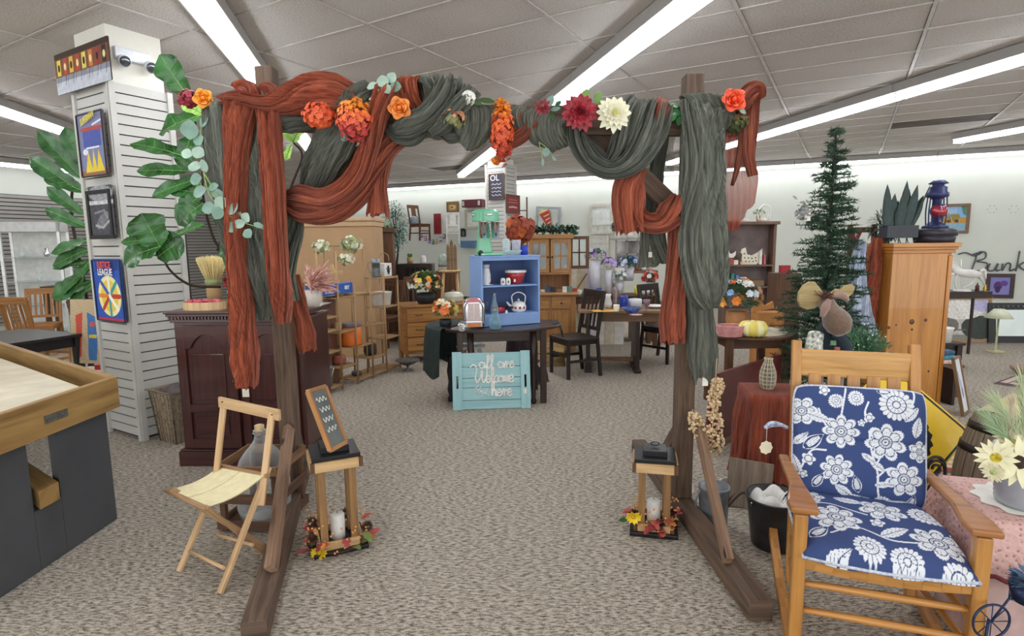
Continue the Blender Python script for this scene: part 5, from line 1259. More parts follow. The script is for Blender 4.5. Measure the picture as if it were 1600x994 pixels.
for k in range(90):
 a=rnd.uniform(0,6.28);d=Vector((math.cos(a),math.sin(a)*.7-.2,rnd.uniform(-.2,.8)));m.tube([(0,0,.02),d*.07+Vector((0,0,.02)),d*rnd.uniform(.09,.14)],.0018,4)
m.build('green_sprays',plain('5E7A4E',.7,var=.3),fb,kind='stuff')
m=MB();m.ell((0,0,.02),.085,.085,.06);m.build('foliage_base',plain('4F6A42',.8,var=.4,scale=40,bump=.5),fb)
# little bicycle planter in the corner
c0=G(1590,1040);c0=Vector((c0.x,c0.y,0));t=T('bicycle_planter','little dark blue metal bicycle plant holder in the lower right corner','planter',Vector((1.56,1.72,0)))
MBk=plain('2C3A5C',.4,.5)
m=MB();
for k in range(24):pass
m.tube([(.06*math.cos(i/24*6.283),0,.30+.06*math.sin(i/24*6.283))for i in range(24)],.004,6,closed=True)
for k in range(4):a=k*PI/4;m.tube([(-.058*math.cos(a),0,.30-.058*math.sin(a)),(.058*math.cos(a),0,.30+.058*math.sin(a))],.002,4)
m.build('wheel',MBk,t);m=MB();m.tube([(0,0,.3),(.05,0,.38),(.14,0,.36)],.004,6);m.tube([(.05,0,.38),(.05,0,.41)],.003,5);m.build('frame',MBk,t)
m=MB();m.tube([(0,.01,.3),(0,.03,0)],.005,6);m.tube([(.14,.01,.36),(.16,.03,0)],.005,6);m.bb(-.03,.2,0,.06,0,.01);m.build('stand',MBk,t)
m=MB();m.lathe([(.05,.37),(.06,.42),(.001,.42)],(.12,.0,0));m.build('basket',MBk,t);m=MB()
for k in range(80):a=rnd.uniform(0,6.28);d=Vector((math.cos(a),math.sin(a),rnd.uniform(0,1)));m.leaf(Vector((.12,0,.42))+d*.03,d,(0,0,1),.04,.018,.3,.2,2,2)
m.build('foliage',plain('4A6A8A',.7,var=.4),t,kind='stuff')
# ================================================================== BACKGROUND: SHARED BUILDERS
def picture(name,label,o3,ex,ey,w,h,fw,fmat,art=None,cat='picture',t_=.025,matw=0,parent=None,group=None):
 """framed flat picture; o3 lower left corner of the frame"""
 o3,ex,ey=Vector(o3),Vector(ex).normalized(),Vector(ey).normalized();nn=ex.cross(ey);nn=nn
 if nn.dot(o3-Vector((0,0,EYE)))>0:nn=-nn
 t=T(name,label,cat,o3,group=group)
 if fw:
  for a,b in(((0,fw/2),(w,fw/2)),((0,h-fw/2),(w,h-fw/2)),((fw/2,fw),(fw/2,h-fw)),((w-fw/2,fw),(w-fw/2,h-fw))):
   m=MB();m.beam(ex*a[0]+ey*a[1],ex*b[0]+ey*b[1],fw if abs((ex*(b[0]-a[0])+ey*(b[1]-a[1])).normalized().cross(nn).length)else fw,t_,up=nn);m.build('frame',fmat,t,bevel=.002)
 m=MB();c=ex*w/2+ey*h/2-nn*.004;m.beam(c-ey*(h/2-.002),c+ey*(h/2-.002),w-.004,.008,up=nn);m.build('backing',M_BROWN if fw else fmat,t)
 if art is not None:art.build('picture',ex*fw+ey*fw+nn*.002,ex,ey,t)
 return t
def on_wall(x0,y0,x1,y1,off=.03):
 a,b=W(x0,y1,off),W(x1,y1,off);h=W(x0,y0,off).z-a.z;w=(b-a).dot(WX);return Vector((a.x,a.y,(a.z+b.z)/2)),w,h
def quadart(w,h,n,bg,ops,noise=.05,freq=2,seed=0):
 A=Art(w,h,n,bg)
 for op in ops:
  k=op[0];f=lambda v,s:[q*s for q in v]
  if k=='r':A.rect(op[1]*w,op[2]*h,op[3]*w,op[4]*h,op[5])
  elif k=='e':A.ell(op[1]*w,op[2]*h,op[3]*w,op[4]*h,op[5],op[6]if len(op)>6 else 0)
  elif k=='p':A.poly([(a*w,b*h)for a,b in op[1]],op[2])
  elif k=='l':A.line([(a*w,b*h)for a,b in op[1]],op[2]*w,op[3])
 if noise:A.noise(noise,freq,seed)
 return A
def simple_chair(name,label,c,rz,mat,seatmat=None,sw=.44,sd=.42,sh=.45,bh=.95,slats=5,group=None,splat=None,leg=.035,pad=None):
 t=T(name,label,'chair',c,rz,group);hw=sw/2
 for sx in(-1,1):
  m=MB();m.beam((sx*(hw-.02),-sd/2+.02,0),(sx*(hw-.02),-sd/2+.02,sh-.02),leg,leg);m.build('leg',mat,t,bevel=.003)
  m=MB();m.beam((sx*(hw-.02),sd/2+.03,0),(sx*(hw-.02),sd/2-.02,sh),leg,leg);m.beam((sx*(hw-.02),sd/2-.02,sh),(sx*(hw-.015),sd/2+.07,bh),leg,leg*.8);m.build('back_leg',mat,t,bevel=.003)
  m=MB();m.beam((sx*(hw-.02),-sd/2+.02,.2),(sx*(hw-.02),sd/2+.01,.2),.02,.03);m.build('stretcher',mat,t)
 m=MB();m.beam((-hw+.02,-sd/2+.02,.26),(hw-.02,-sd/2+.02,.26),.02,.03);m.build('stretcher',mat,t)
 m=MB();m.bb(-hw,hw,-sd/2,sd/2,sh-.02,sh+.012);m.build('seat',seatmat or mat,t,bevel=.006)
 m=MB();m.bb(-hw+.03,hw-.03,-sd/2+.015,sd/2-.03,sh-.07,sh-.02);m.build('apron',mat,t)
 m=MB();m.beam((-hw,sd/2+.065,bh-.03),(hw,sd/2+.065,bh-.03),.025,.09);m.build('crest_rail',mat,t,bevel=.006)
 m=MB();m.beam((-hw+.02,sd/2+.0,sh+.1),(hw-.02,sd/2+.0,sh+.1),.02,.04);m.build('lower_rail',mat,t)
 if splat:m=MB();m.beam((0,sd/2,sh+.1),(0,sd/2+.055,bh-.06),splat,.012,up=(0,1,0));m.build('splat',seatmat if pad else mat,t,bevel=.004)
 else:
  for k in range(slats):
   x=-hw+.06+k*(sw-.12)/(slats-1);m=MB();m.beam((x,sd/2,sh+.1),(x,sd/2+.06,bh-.06),.028,.012,up=(0,1,0));m.build('back_slat',mat,t)
 return t
def table(name,label,c,rz,w,d,h,mat,top=None,leg=.06,ap=.09,cat='table',shape='r',sq=None):
 t=T(name,label,cat,c,rz)
 if shape=='r':m=MB();m.bb(-w/2,w/2,-d/2,d/2,h-.028,h);m.build('table_top',top or mat,t,bevel=.004)
 else:m=MB();m.lathe([(.001,h-.026),(w/2-.01,h-.026),(w/2,h-.018),(w/2,h-.006),(w/2-.008,h),(.001,h)],n=48,sy=d/w,smooth=False);m.build('table_top',top or mat,t)
 k=.5 if shape=='r' else.36
 for sx in(-1,1):
  for sy in(-1,1):m=MB();m.box((sx*(w*k-.05),sy*(d*k-.05),(h-.03)/2),(leg,leg,h-.03));m.build('leg',mat,t,bevel=.003)
 if ap:
  m=MB();a,b=w*k-.06,d*k-.06;m.bb(-a,a,-b-.01,-b+.01,h-.03-ap,h-.03);m.bb(-a,a,b-.01,b+.01,h-.03-ap,h-.03);m.bb(-a-.01,-a+.01,-b,b,h-.03-ap,h-.03);m.bb(a-.01,a+.01,-b,b,h-.03-ap,h-.03);m.build('apron',mat,t)
 return t
def vessel(name,label,cat,c,prof,mat,n=20,parts=(),rz=0,group=None,sy=1):
 t=T(name,label,cat,c,rz,group);m=MB();m.lathe(prof,n=n,sy=sy);m.build('body',mat,t)
 for nm,fn,mt in parts:m=MB();fn(m);m.build(nm,mt,t)
 return t
def bouquet(name,label,c,r,h,cols,seed,n=34,pot=None,potc='2C2C2E',leafc='5A7A4A',fs=.022):
 """pot, leaves, countable flower heads"""
 t=T(name,label,'flowers',c);rnd=random.Random(seed);ph=pot or.1
 m=MB();m.lathe([(r*.4,0),(r*.5,ph*.5),(r*.48,ph),(r*.42,ph),(r*.35,.01),(.001,.01)],n=20);m.build('pot',plain(potc,.5),t)
 m=MB()
 for k in range(60+n*3):
  a=rnd.uniform(0,6.28);e=rnd.uniform(-.25,1.2);d=Vector((math.cos(a)*math.cos(e),math.sin(a)*math.cos(e),math.sin(e)));m.leaf(Vector((d.x*r*.5,d.y*r*.5,ph+h*.35+d.z*h*.35)),d,(0,0,1),r*.5,r*.16,.3,.2,3,2)
 m.build('foliage',plain(leafc,.7,var=.4,scale=20),t,kind='stuff')
 for k in range(n):
  a=rnd.uniform(0,6.28);e=math.asin(rnd.uniform(-.2,1));d=Vector((math.cos(a)*math.cos(e),math.sin(a)*math.cos(e),math.sin(e)));p_=Vector((d.x*r*.9,d.y*r*.9,ph+h*.4+d.z*h*.5))*1
  x,y,nz=flower_basis(d);m=MB();s_=fs*rnd.uniform(.7,1.25)
  for j in range(7):
   b=j*.9;m.leaf(p_,x*math.cos(b)+y*math.sin(b)+nz*(.4+.3*(j%2)),nz,s_,s_*.8,.2,.3,2,2,[.5,1,.5])
  m.build('blossom',plain(rnd.choice(cols),.6,var=.15),t)
 return t
def boxy(name,label,cat,c,sz,mat,rz=0,group=None,bevel=.003):
 m=MB();m.bb(-sz[0]/2,sz[0]/2,-sz[1]/2,sz[1]/2,0,sz[2]);o=m.build(name,mat,loc=c,rz=rz,bevel=bevel);tag(o,label,cat,group);return o
def leafy_tree(name,label,c,trunk,crown,nleaf,L,Wd,mats,seed,cat='plant',br=14):
 t=T(name,label,cat,c);rnd=random.Random(seed);m=MB();m.tube(trunk,[.02,.014,.01],7,k=14)
 (cx,cy,cz,rx,ry,rz_)=crown
 for k in range(br):
  a=rnd.uniform(0,6.28);e=rnd.uniform(-.4,1.3);d=Vector((math.cos(a)*math.cos(e)*rx,math.sin(a)*math.cos(e)*ry,math.sin(e)*rz_));m.tube([Vector(trunk[-1])*.8+Vector((cx,cy,cz))*.2,Vector((cx,cy,cz))+d*.8],[.007,.003],5)
 m.build('trunk',M_STEM,t);ms=[MB()for _ in mats]
 for k in range(nleaf):
  d=Vector((rnd.gauss(0,1),rnd.gauss(0,1),rnd.gauss(0,1))).normalized();r=rnd.uniform(.35,1);p_=Vector((cx+d.x*rx*r,cy+d.y*ry*r,cz+d.z*rz_*r));rnd.choice(ms).leaf(p_,d+Vector((rnd.gauss(0,.5),rnd.gauss(0,.5),-.3)),(0,0,1),L*rnd.uniform(.7,1.2),Wd,.3,.3,3,2)
 for k,q in enumerate(ms):q.build('foliage',mats[k],t,kind='stuff')
 return t
# ================================================================== LEFT BACKGROUND
# emergency light on the column
EV=P(215,62,COLC.y+.2);ef=COLC+GE*.235+GD*.0;t=T('emergency_light','white emergency light with two round lamps high on the left column','emergency light',(0,0,0))
def CF(a,z,off=0):return COLC+GE*a+GD*off+Vector((0,0,z))  # point on the column's right face
t.location=CF(.2,3.0,-.035);t.rotation_euler.z=math.atan2(GE.y,GE.x)
MEL=plain('E2E4E8',.4)
m=MB();m.bb(-.13,.13,-.045,0.0,-.04,.05);m.build('case',MEL,t,bevel=.008)
for x in(-.09,.1):
 m=MB();m.lathe([(.03,0),(.042,.02),(.046,.05),(.001,.052)],(x,-.045,-.045),20,(0,-.9,-.35));m.build('lamp_head',MEL,t)
 m=MB();m.lathe([(.038,.0),(.038,.004),(.001,.006)],Vector((x,-.045,-.045))+Vector((0,-.9,-.35)).normalized()*.052,20,(0,-.9,-.35));m.build('lens',plain('6A6E74',.15,.6),t)
# column face pictures: left face, local axes GD along, normal -GE
def LFp(px0,py0,px1,py1,dz=0):
 """rectangle on the column's left face seen between two pixels"""
 def hit(x,y):d=ray(x,y);n_=-GE;c=COLC+n_*.06;return Vector((0,0,EYE))+d*((c-Vector((0,0,EYE))).dot(n_)/d.dot(n_))
 a,b,c=hit(px0,py1),hit(px1,py1),hit(px0,py0);return a,abs((b-a).dot(GD)),c.z-a.z
a,w_,h_=LFp(97,88,184,148);h_=.30;a=a+Vector((0,0,.0));
A=quadart(w_,h_,300,'7A4A2C',[('r',0,0,1,.38,'C8CCD6'),('r',0,.3,1,.42,'8E93A4'),('r',0,.86,1,1,'3A2418')]+[('r',.04+.12*k,.45,.11+.12*k,.84,['E6D34A','C24A2A','E0B43A','B8482A','F0DE6A','D87A3A','A03424','2A1C18'][k])for k in range(8)]+[('e',.075+.12*k,.64,.022,.09,['2A1A14','F0E0A0'][k%2])for k in range(8)]+[('l',[(.03+.05*k,.2+.05*(k%3)),(.05+.05*k,.42)],.008,['3A3A44','6A6E80','C09A60'][k%3])for k in range(19)],.1,3)
picture('long_canvas','long unframed canvas of a busy gold and brown table scene on the column top',a-GD*.06,GD,(0,0,1),w_,h_,0,plain('2A1C16',.7),A)
a,w_,h_=LFp(130,178,170,278)
A=quadart(w_,h_,400,'8084A8',[('r',0,0,1,.08,'9A6A50'),('p',[(.15,.05),(.3,.4),(.42,.1),(.5,.42),(.6,.08),(.7,.4),(.88,.05)],'E8CC3A'),('r',.15,.45,.85,.7,'4A58A8'),('r',.1,.7,.9,.76,'B8463A'),('p',[(.55,.8),(.95,.86),(.95,.83),(.55,.77)],'E8E8F0'),('r',.25,.42,.75,.45,'E8E8F0'),('e',.2,.38,.1,.05,'E8E8F0')],.05)
t=picture('comic_poster','tall blue and yellow comic poster high on the column left face',a,GD,(0,0,1),w_,h_,.008,plain('30241E',.5),A,'poster')
nn=-GE
lettering('lettering','SUPERMAN',h_*.15,t,plain('F2E04A',.6),GD*w_/2+Vector((0,0,h_*.9))+nn*.02,GD+Vector((0,0,.25)),(0,0,1),.001,sx=.62,bold=.001)
a,w_,h_=LFp(143,298,180,374)
A=quadart(w_,h_,300,'4A4A50',[('r',0,.62,1,.7,'C8C8CC'),('e',.5,.85,.5,.16,'9A9AA0'),('e',.5,.3,.3,.12,'77777E',.5),('l',[(.2,.2),(.5,.15),(.8,.3)],.05,'A8A8AE'),('l',[(.2,.45),(.6,.5),(.7,.35)],.04,'8A8A92')],.3,4)
picture('dark_print','black framed grey swirling print in the middle of the column left face',a,GD,(0,0,1),w_,h_,.03,M_BLACK,A)
a,w_,h_=LFp(154,406,197,500)
A=quadart(w_,h_,400,'2C55B0',[('e',.5,.4,.4,.33,'F0E6A0'),('e',.5,.4,.3,.26,'E8C84A')]+[('l',[(.5,.4),(.5+.36*math.cos(k*.785),.4+.3*math.sin(k*.785))],.08,['C23A34','3A9A9A','F4F0E0','3A5AB8','E08A30'][k%5])for k in range(8)]+[('r',0,0,1,.04,'B83A4A'),('p',[(.08,.78),(.9,.82),(.9,.95),(.08,.93)],'1F3A84')],.04)
t=picture('comic_poster','bright blue comic team poster low on the column left face',a,GD,(0,0,1),w_,h_,.008,plain('20304A',.5),A,'poster')
lettering('lettering','JUSTICE',h_*.15,t,plain('E8584A',.6),GD*w_*.5+Vector((0,0,h_*.915))+nn*.02,GD,(0,0,1),.001,sx=.8,bold=.001)
lettering('lettering','LEAGUE',h_*.15,t,M_WHITE,GD*w_*.52+Vector((0,0,h_*.8))+nn*.02,GD,(0,0,1),.001,sx=.85,bold=.001)
# canvas with two tall colourful figures leaning behind the column
b0=P(118,566,5.3);w_=pxl(120,175,5.3);h_=.60
A=quadart(w_,h_,260,'C4AC88',[('p',[(.2,.1),(.32,.1),(.38,.8),(.16,.75)],'C8503E'),('p',[(.55,.05),(.8,.05),(.86,.7),(.52,.8)],'3E74B0'),('r',.56,.4,.8,.45,'E8C83A'),('r',.6,.58,.76,.64,'E0583A')],.15,4)
picture('painted_board','tan board with one red and one blue painted panel leaning behind the column',(b0.x,5.25,.05+max(0,b0.z-.05)),(1,-.1,0),(0,.12,1),w_,h_,.0,plain('A08A68',.8),A)
# chairs behind the shuffleboard
c=G(85,575);simple_chair('dining_chair','dark carved dining chair with a splat back behind the shuffleboard table',(c.x,5.9,0),2.3,M_DARK,plain('6A3A40',.8),bh=1.08,splat=.2)
c=P(122,560,5.9);t=simple_chair('upholstered_chair','cream upholstered chair with a dark wood frame beside the painted board',(c.x+.05,6.3,0),2.0,wood('5A3A26','33201A',.4),plain('E4D8B8',.8),bh=1.0,splat=.36,pad=1)
c=P(35,560,6.6);simple_chair('dining_chair','oak spindle back dining chair near the left edge',(c.x,6.9,0),2.9,M_OAK,bh=.98,slats=6)
c=P(22,560,7.8);simple_chair('dining_chair','oak dining chair farther back at the left edge',(c.x,8.3,0),.4,M_OAK,bh=.95,slats=6)
# dark table with scalloped apron
c=P(0,540,4.9);table('games_table','black topped games table with a scalloped rim at the left edge',(c.x-.1,5.2,0),-.4,.95,.6,.76,plain('1E1A1A',.35),plain('24211F',.3))
# tiered metal display cabinet
c=P(55,440,9.6);tw=pxl(16,90,9.6);t=T('display_case','tall pale metal display case with glass shelves against the slatwall','display case',(c.x,9.7,0),.35);hh=P(50,347,9.6).z
MDC=plain('C9C8C4',.3,.5)
for sx in(-1,1):
 for sy in(-1,1):m=MB();m.box((sx*tw/2,sy*.2,hh/2),(.04,.04,hh));m.build('upright',MDC,t)
for z in(.15,.6,1.0,1.4):m=MB();m.bb(-tw/2,tw/2,-.2,.2,z,z+.015);m.build('shelf',glass('DCE8E4',.05,.6),t)
m=MB();m.bb(-tw/2-.02,tw/2+.02,-.22,.22,hh-.16,hh);m.build('header',plain('D8D8D4',.4),t);m=MB();m.bb(-tw/2-.02,tw/2+.02,-.22,.22,0,.12);m.build('plinth',MDC,t);m=MB();m.bb(-tw/2,tw/2,.19,.2,.12,hh-.16);m.build('back',plain('DEDCD6',.3),t)
for k,(x,z)in enumerate(((-.2,1.415),(.15,1.415),(.0,1.015),(-.2,.615))):
 q_=turn((x,-.02,0),.35);vessel('glass_ornament',['left','right','middle','lowest'][k]+' glass ornament in the tall display case','ornament',(c.x+q_.x,9.7+q_.y,z+.001),[(.03,0),(.05,.05),(.02,.1),(.035,.14),(.001,.15)],[M_GLASS,M_CHROME][k%2])
# low wooden shelf under it and basket
c=P(100,445,8.6);table('console_table','brown console table below the display case at left',(c.x,8.9,0),.2,.9,.35,.98,M_BROWN)
c=G(160,650);vessel('woven_basket','small round checkered woven basket on the carpet behind the column','basket',(c.x,c.y+.1,0),[(.09,0),(.12,.04),(.13,.1),(.11,.14),(.1,.14),(.1,.03),(.001,.02)],plain('B59A72',.8,var=.7,scale=38,bump=.6))
c=P(148,578,5.0);boxy('board_game_box','flat cream and red game box on the low stool behind the column','box',(c.x,5.05,.42),(.34,.22,.05),plain('D8C8B8',.6,var=.2));boxy('low_stool','low pale stool behind the column','stool',(c.x,5.05,0),(.34,.26,.418),plain('C8B898',.6))
boxy('red_tool','red and black gadget lying on the flat game box','gadget',(c.x+.06,5.03,.471),(.12,.06,.04),plain('A8242A',.4))
# fiddle leaf fig on the cabinet (crossing in front of the column)
def big_leaf(t,c0,px,py,Y,L,ang,wd,tilt,mat,curl=.3):
 d=Vector((math.cos(math.radians(ang)),0,math.sin(math.radians(ang))));d=(d+Vector((0,-.25,0))).normalized();base=P(px,py,Y)-c0;m=MB()
 up=Vector((0,-1,0)).lerp(Vector((0,0,1)),tilt)+Vector((.15*math.cos(px),0,0));Lm,Wm=L*Y/FPX,wd*Y/FPX
 x=d.cross(up).normalized();z=x.cross(d).normalized();ph=px*.7
 prof=[.12,.55,.78,.72,.85,1,.98,.7,.05]
 def fn(u,v):
  q=(v-.5)*2;w_=lerp1(prof,u)*Wm/2
  return base+d*(Lm*u)+x*(q*w_)+z*(-curl*Lm*u*u*.7+.35*abs(q)*w_*.6+.05*Wm*math.sin(u*16+ph)*q*q+.02*Lm*math.cos(u*30+abs(q)*5)*(1-abs(q))*.3)
 m.grid(fn,16,8,(Lm,Wm));lf=m.build('leaf',mat,t)
 m=MB();m.tube([fn(i/10,.5)+z*.002 for i in range(11)],[.0035,.001],5)
 for k in range(5):
  for sg in(0,1):u=.12+k*.16;m.tube([fn(u,.5)+z*.0015,fn(min(1,u+.08),.5+(.42 if sg else-.42))+z*.0015],[.0015,.0006],4)
 m.build('veins',M_FIGL,lf,kind='stuff')
c0=P(425,478,4.1);c0.z=H_+.0125;c0.x=CT(.62,.28).x;c0.y=CT(.62,.28).y
t=T('fiddle_leaf_fig','tall fiddle leaf fig with big glossy leaves reaching across the slatwall column','plant',c0)
m=MB();m.lathe([(.09,0),(.11,.14),(.1,.15),(.085,.13),(.001,.13)],n=24);m.build('pot',plain('4A4644',.6),t)
br=[[(400,455,4.1),(350,395,4.05),(333,370,4.0),(318,312,4.0),(316,255,4.02),(305,190,4.0),(296,135,3.98)],
[(345,448,4.1),(300,446,4.0),(268,425,3.9),(254,398,3.85),(258,375,3.8)],[(340,392,4.02),(350,365,4.02),(358,345,4.0)],[(318,312,4.0),(300,322,3.9)],[(408,440,4.12),(452,300,4.1),(472,245,4.05),(458,222,4.0)],[(350,395,4.05),(400,445,4.1),(420,470,4.1)]]
for b_ in br:m=MB();m.tube([P(*q_)-c0 for q_ in b_],[.011,.008,.006],7,k=18);m.build('branch',M_STEM,t)
for a_ in((292,148,3.95,62,118,44,.1,0,.1),(318,180,3.95,70,195,52,.5,0,.3),(300,210,3.95,55,250,34,.2,0,.4),(300,250,3.95,88,155,32,.5,0,.35),(295,268,3.95,75,175,24,.3,0,.3),(312,285,3.95,60,240,30,.2,0,.3),(312,280,3.95,75,195,26,.3,0,.3),
(312,305,3.9,56,230,40,.3,0,.3),(316,302,3.95,50,170,24,.3,0,.2),(250,385,3.7,54,108,62,.1,0,.05),(250,378,3.7,56,172,22,.5,0,.3),(252,385,3.7,64,195,44,.4,0,.4),(246,402,3.75,56,30,50,.15,0,.1),(255,378,3.75,80,22,22,.5,0,.1),
(318,318,3.85,50,215,34,.2,0,.3),(345,380,3.98,60,-60,22,.2,0,.2),(352,360,3.98,40,100,26,.2,0,.2),(372,300,3.98,30,60,26,.3,0,.1),(330,300,4.0,36,60,30,.3,0,.1),(330,268,4.0,36,20,30,.3,0,.1),(310,170,4.0,36,0,26,.3,0,.2)):
 px,py,Y,L,an,wd,tl_,_,cu=a_;big_leaf(t,c0,px,py,Y,L,an,wd,tl_,M_FIG,cu)
for px,py,L,an,wd in((458,222,32,60,22),(458,222,30,120,16),(455,226,26,250,14),(318,178,34,150,20)):big_leaf(t,c0,px,py,3.95,L,an,wd,.2,plain('A2CE5A',.5,var=.3),.1)
# second fig behind the column at left
c0=G(150,620);c0=Vector((P(130,500,5.6).x,5.6,0));t=T('fiddle_leaf_fig','second fiddle leaf fig half hidden behind the left side of the column','plant',c0)
m=MB();m.lathe([(.12,0),(.16,.25),(.14,.25),(.12,.2),(.001,.2)]);m.build('pot',plain('5A4A3C',.7),t)
m=MB();m.tube([(0,0,.2),(.06,0,1.0),(.0,0,1.8),(.05,0,2.2)],[.018,.012],7,k=12);m.build('trunk',M_STEM,t)
for px,py,L,an,wd in((130,280,90,125,26),(128,300,85,140,28),(134,260,60,110,30),(140,240,55,80,34),(132,300,60,150,26),(130,335,62,135,22),(135,355,62,150,20),(140,375,60,195,20),(140,390,60,200,28),(142,405,45,235,26),(140,420,62,215,22),(138,440,60,200,34),(148,440,50,215,34),(135,410,50,185,14)):
 big_leaf(t,c0,px,py,5.5,L,an,wd,.35,plain('3A6A38',.35,var=.4),.25)
c=G(33,262,CEIL);t=T('security_camera','small white security camera under the ceiling at far left','camera',(c.x,c.y,CEIL-.012));m=MB();m.lathe([(.05,-.03),(.055,0),(.001,.0)],n=16);m.build('mount',M_WHITE,t);m=MB();m.tube([(0,0,-.04),(.12,-.1,-.09)],.035,12);m.build('barrel',M_WHITE,t);m=MB();m.lathe([(.026,0),(.001,.004)],(.122,-.102,-.091),12,(.7,-.6,-.3));m.build('lens',M_BLACK,t)
# ================================================================== CENTRE: TABLE, BLUE CABINET, TEAL SIGN
TC=Vector((-.13,5.62,0));t=table('drop_leaf_table','dark oval drop leaf table carrying the blue cabinet',TC,.12,1.25,.85,.75,wood('3E2A20','22150F',.35,coat=.3),shape='o',ap=.1,leg=.055)
for x in(-.3,.3):
 q_=turn((x,-.4,0),.12);m=MB();m.lathe([(.02,0),(.03,.03),(.018,.06),(.03,.3),(.02,.36),(.032,.45),(.03,.72)],turn((x,-.28,0),0),14);m.build('turned_leg',M_DARK,t)
# dark green cloth falling over the left end
cx=TC+Vector((-.36,.02,.7535));m=MB()
def fn(u,v):
 a=-PI*.66-PI*.8*v;r=u*1.75
 ex_,ey_=.37*math.cos(a),.42*math.sin(a)
 if r<=1:return Vector((ex_*r,ey_*r,.002))
 d=r-1;f=.03*math.sin(9*v*PI+1)*d;return Vector((ex_*(1+.14*min(d,.3)+f+.1*d),ey_*(1+.1*min(d,.3)+f),.002-.62*max(0,d-.03)*(1+.1*math.sin(5*v*PI))))
m.grid(fn,30,60,(.8,1.4));m.cur=0;tag(m.build('green_cloth',plain('1E2C28',.8,var=.2,bump=.1),loc=cx),'very dark green cloth hanging over the left end of the oval table','cloth')
m=MB();m.grid(lambda u,v:Vector((.1*u+.03*v,.1+.3*(v-.5),.002-.001*0 if u<.4 else.002-(u-.4)*(.3-.25*abs(v-.6)))),12,12);tag(m.build('green_cloth',plain('16201E',.8),loc=TC+Vector((.53,0,.7535))),'pointed corner of dark cloth hanging off the right end of the oval table','cloth')
# blue cabinet
bw,bd,bh=.62,.34,.66;bl=G(753,511,.755);rz=.4;BL=Vector((bl.x,bl.y,.7545))
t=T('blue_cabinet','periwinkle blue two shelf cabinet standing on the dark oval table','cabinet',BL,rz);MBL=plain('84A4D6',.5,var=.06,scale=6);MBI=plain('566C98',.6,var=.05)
for nm,b in(('side_panel',(0,.02,0,bd,0,bh)),('side_panel',(bw-.02,bw,0,bd,0,bh)),('top_board',(-.004,bw+.004,-.006,bd,bh,bh+.016)),('back_panel',(.02,bw-.02,bd-.01,bd,0,bh)),('plinth',(.02,bw-.02,-.004,.012,0,.095)),('shelf',(.02,bw-.02,-.002,bd-.012,.095,.113)),('shelf',(.02,bw-.02,.01,bd-.012,.375,.39)),('top_rail',(.02,bw-.02,-.002,.014,bh-.03,bh))):
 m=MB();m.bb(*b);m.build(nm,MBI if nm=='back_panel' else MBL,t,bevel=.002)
def BC(x,y,z):return BL+turn((x,y,0),rz)+Vector((0,0,z))
# on the upper shelf
vessel('ironstone_pitcher','white ironstone pitcher on a saucer on the upper blue shelf','pitcher',BC(.09,.1,.4005),[(.03,0),(.045,.03),(.043,.1),(.03,.16),(.036,.19),(.032,.19),(.03,.02),(.001,.02)],plain('E4E6E8',.3),parts=(('handle',lambda m:m.tube([(-.035,0,.15),(-.075,0,.12),(-.07,0,.07),(-.045,0,.05)],.006,6,k=12),plain('E4E6E8',.3)),))
vessel('white_saucer','white saucer under the ironstone pitcher','saucer',BC(.09,.1,.3905),[(.001,0),(.03,0),(.07,.008),(.07,.0095),(.001,.0095)],M_WHITE)
for k,x in enumerate((.245,.3)):vessel('salt_shaker',['left','right'][k]+' of two white printed shakers on the upper blue shelf','shaker',BC(x,.05,.3905),[(.02,0),(.024,.01),(.024,.05),(.018,.065),(.01,.068),(.001,.068)],M_WHITE,parts=(('print',lambda m:m.prism([(-.008,-.01),(.006,-.014),(.01,.006),(-.002,.014)],.002,(0,-.0245,.032)),plain('6A4A4A',.6)),),group='shakers on the blue shelf')
vessel('red_bowl','large red mixing bowl with a white rim on the upper blue shelf','bowl',BC(.41,.12,.3905),[(.05,0),(.06,.01),(.09,.07),(.102,.115),(.098,.115),(.085,.07),(.05,.012),(.001,.012)],plain('B02A30',.2,coat=.5),n=32,parts=(('rim',lambda m:m.lathe([(.1,.112),(.107,.118),(.108,.135),(.102,.138),(.098,.115)],n=32),M_WHITE),('price_tag',lambda m:m.prism([(-.009,-.014),(.009,-.014),(.009,.014),(-.009,.014)],.001,(-.01,-.102,.04)),M_TAG)))
# lower shelf
vessel('red_saucepan','red enamel saucepan on the lower blue shelf','pan',BC(.22,.12,.1135),[(.06,0),(.066,.005),(.07,.06),(.067,.06),(.06,.006),(.001,.006)],plain('9A2430',.25,coat=.4),parts=(('handle',lambda m:m.tube([(.068,0,.05),(.15,-.02,.055)],.008,8),M_DARK),),n=28)
t2=vessel('enamel_kettle','white enamel kettle with a red floral band on the lower blue shelf','kettle',BC(.43,.1,.1135),[(.055,0),(.072,.015),(.078,.05),(.065,.085),(.035,.102),(.02,.105),(.001,.106)],M_WHITE,n=28,
parts=(('lid_knob',lambda m:m.ell((0,0,.118),.012),M_WHITE),('handle',lambda m:m.tube([(-.06,0,.085),(-.065,0,.16),(0,0,.195),(.065,0,.16),(.06,0,.085)],.006,8,k=20),M_WHITE),('spout',lambda m:m.tube([(-.07,0,.05),(-.1,0,.075),(-.118,0,.1)],[.016,.011,.008],8,k=10),M_WHITE),
('red_dots',lambda m:[m.lathe([(.014,0),(.012,.003),(.001,.004)],Vector((.075*math.cos(a),.075*math.sin(a),.045)),12,(math.cos(a),math.sin(a),0))for a in(-.8,-1.4,-2.0,-2.6)],plain('B0303A',.4))))
lt=BC(.27,.03,.1135);boxy('label_card','small cream price card standing before the red saucepan','card',lt,(.022,.003,.03),M_TAG,rz)
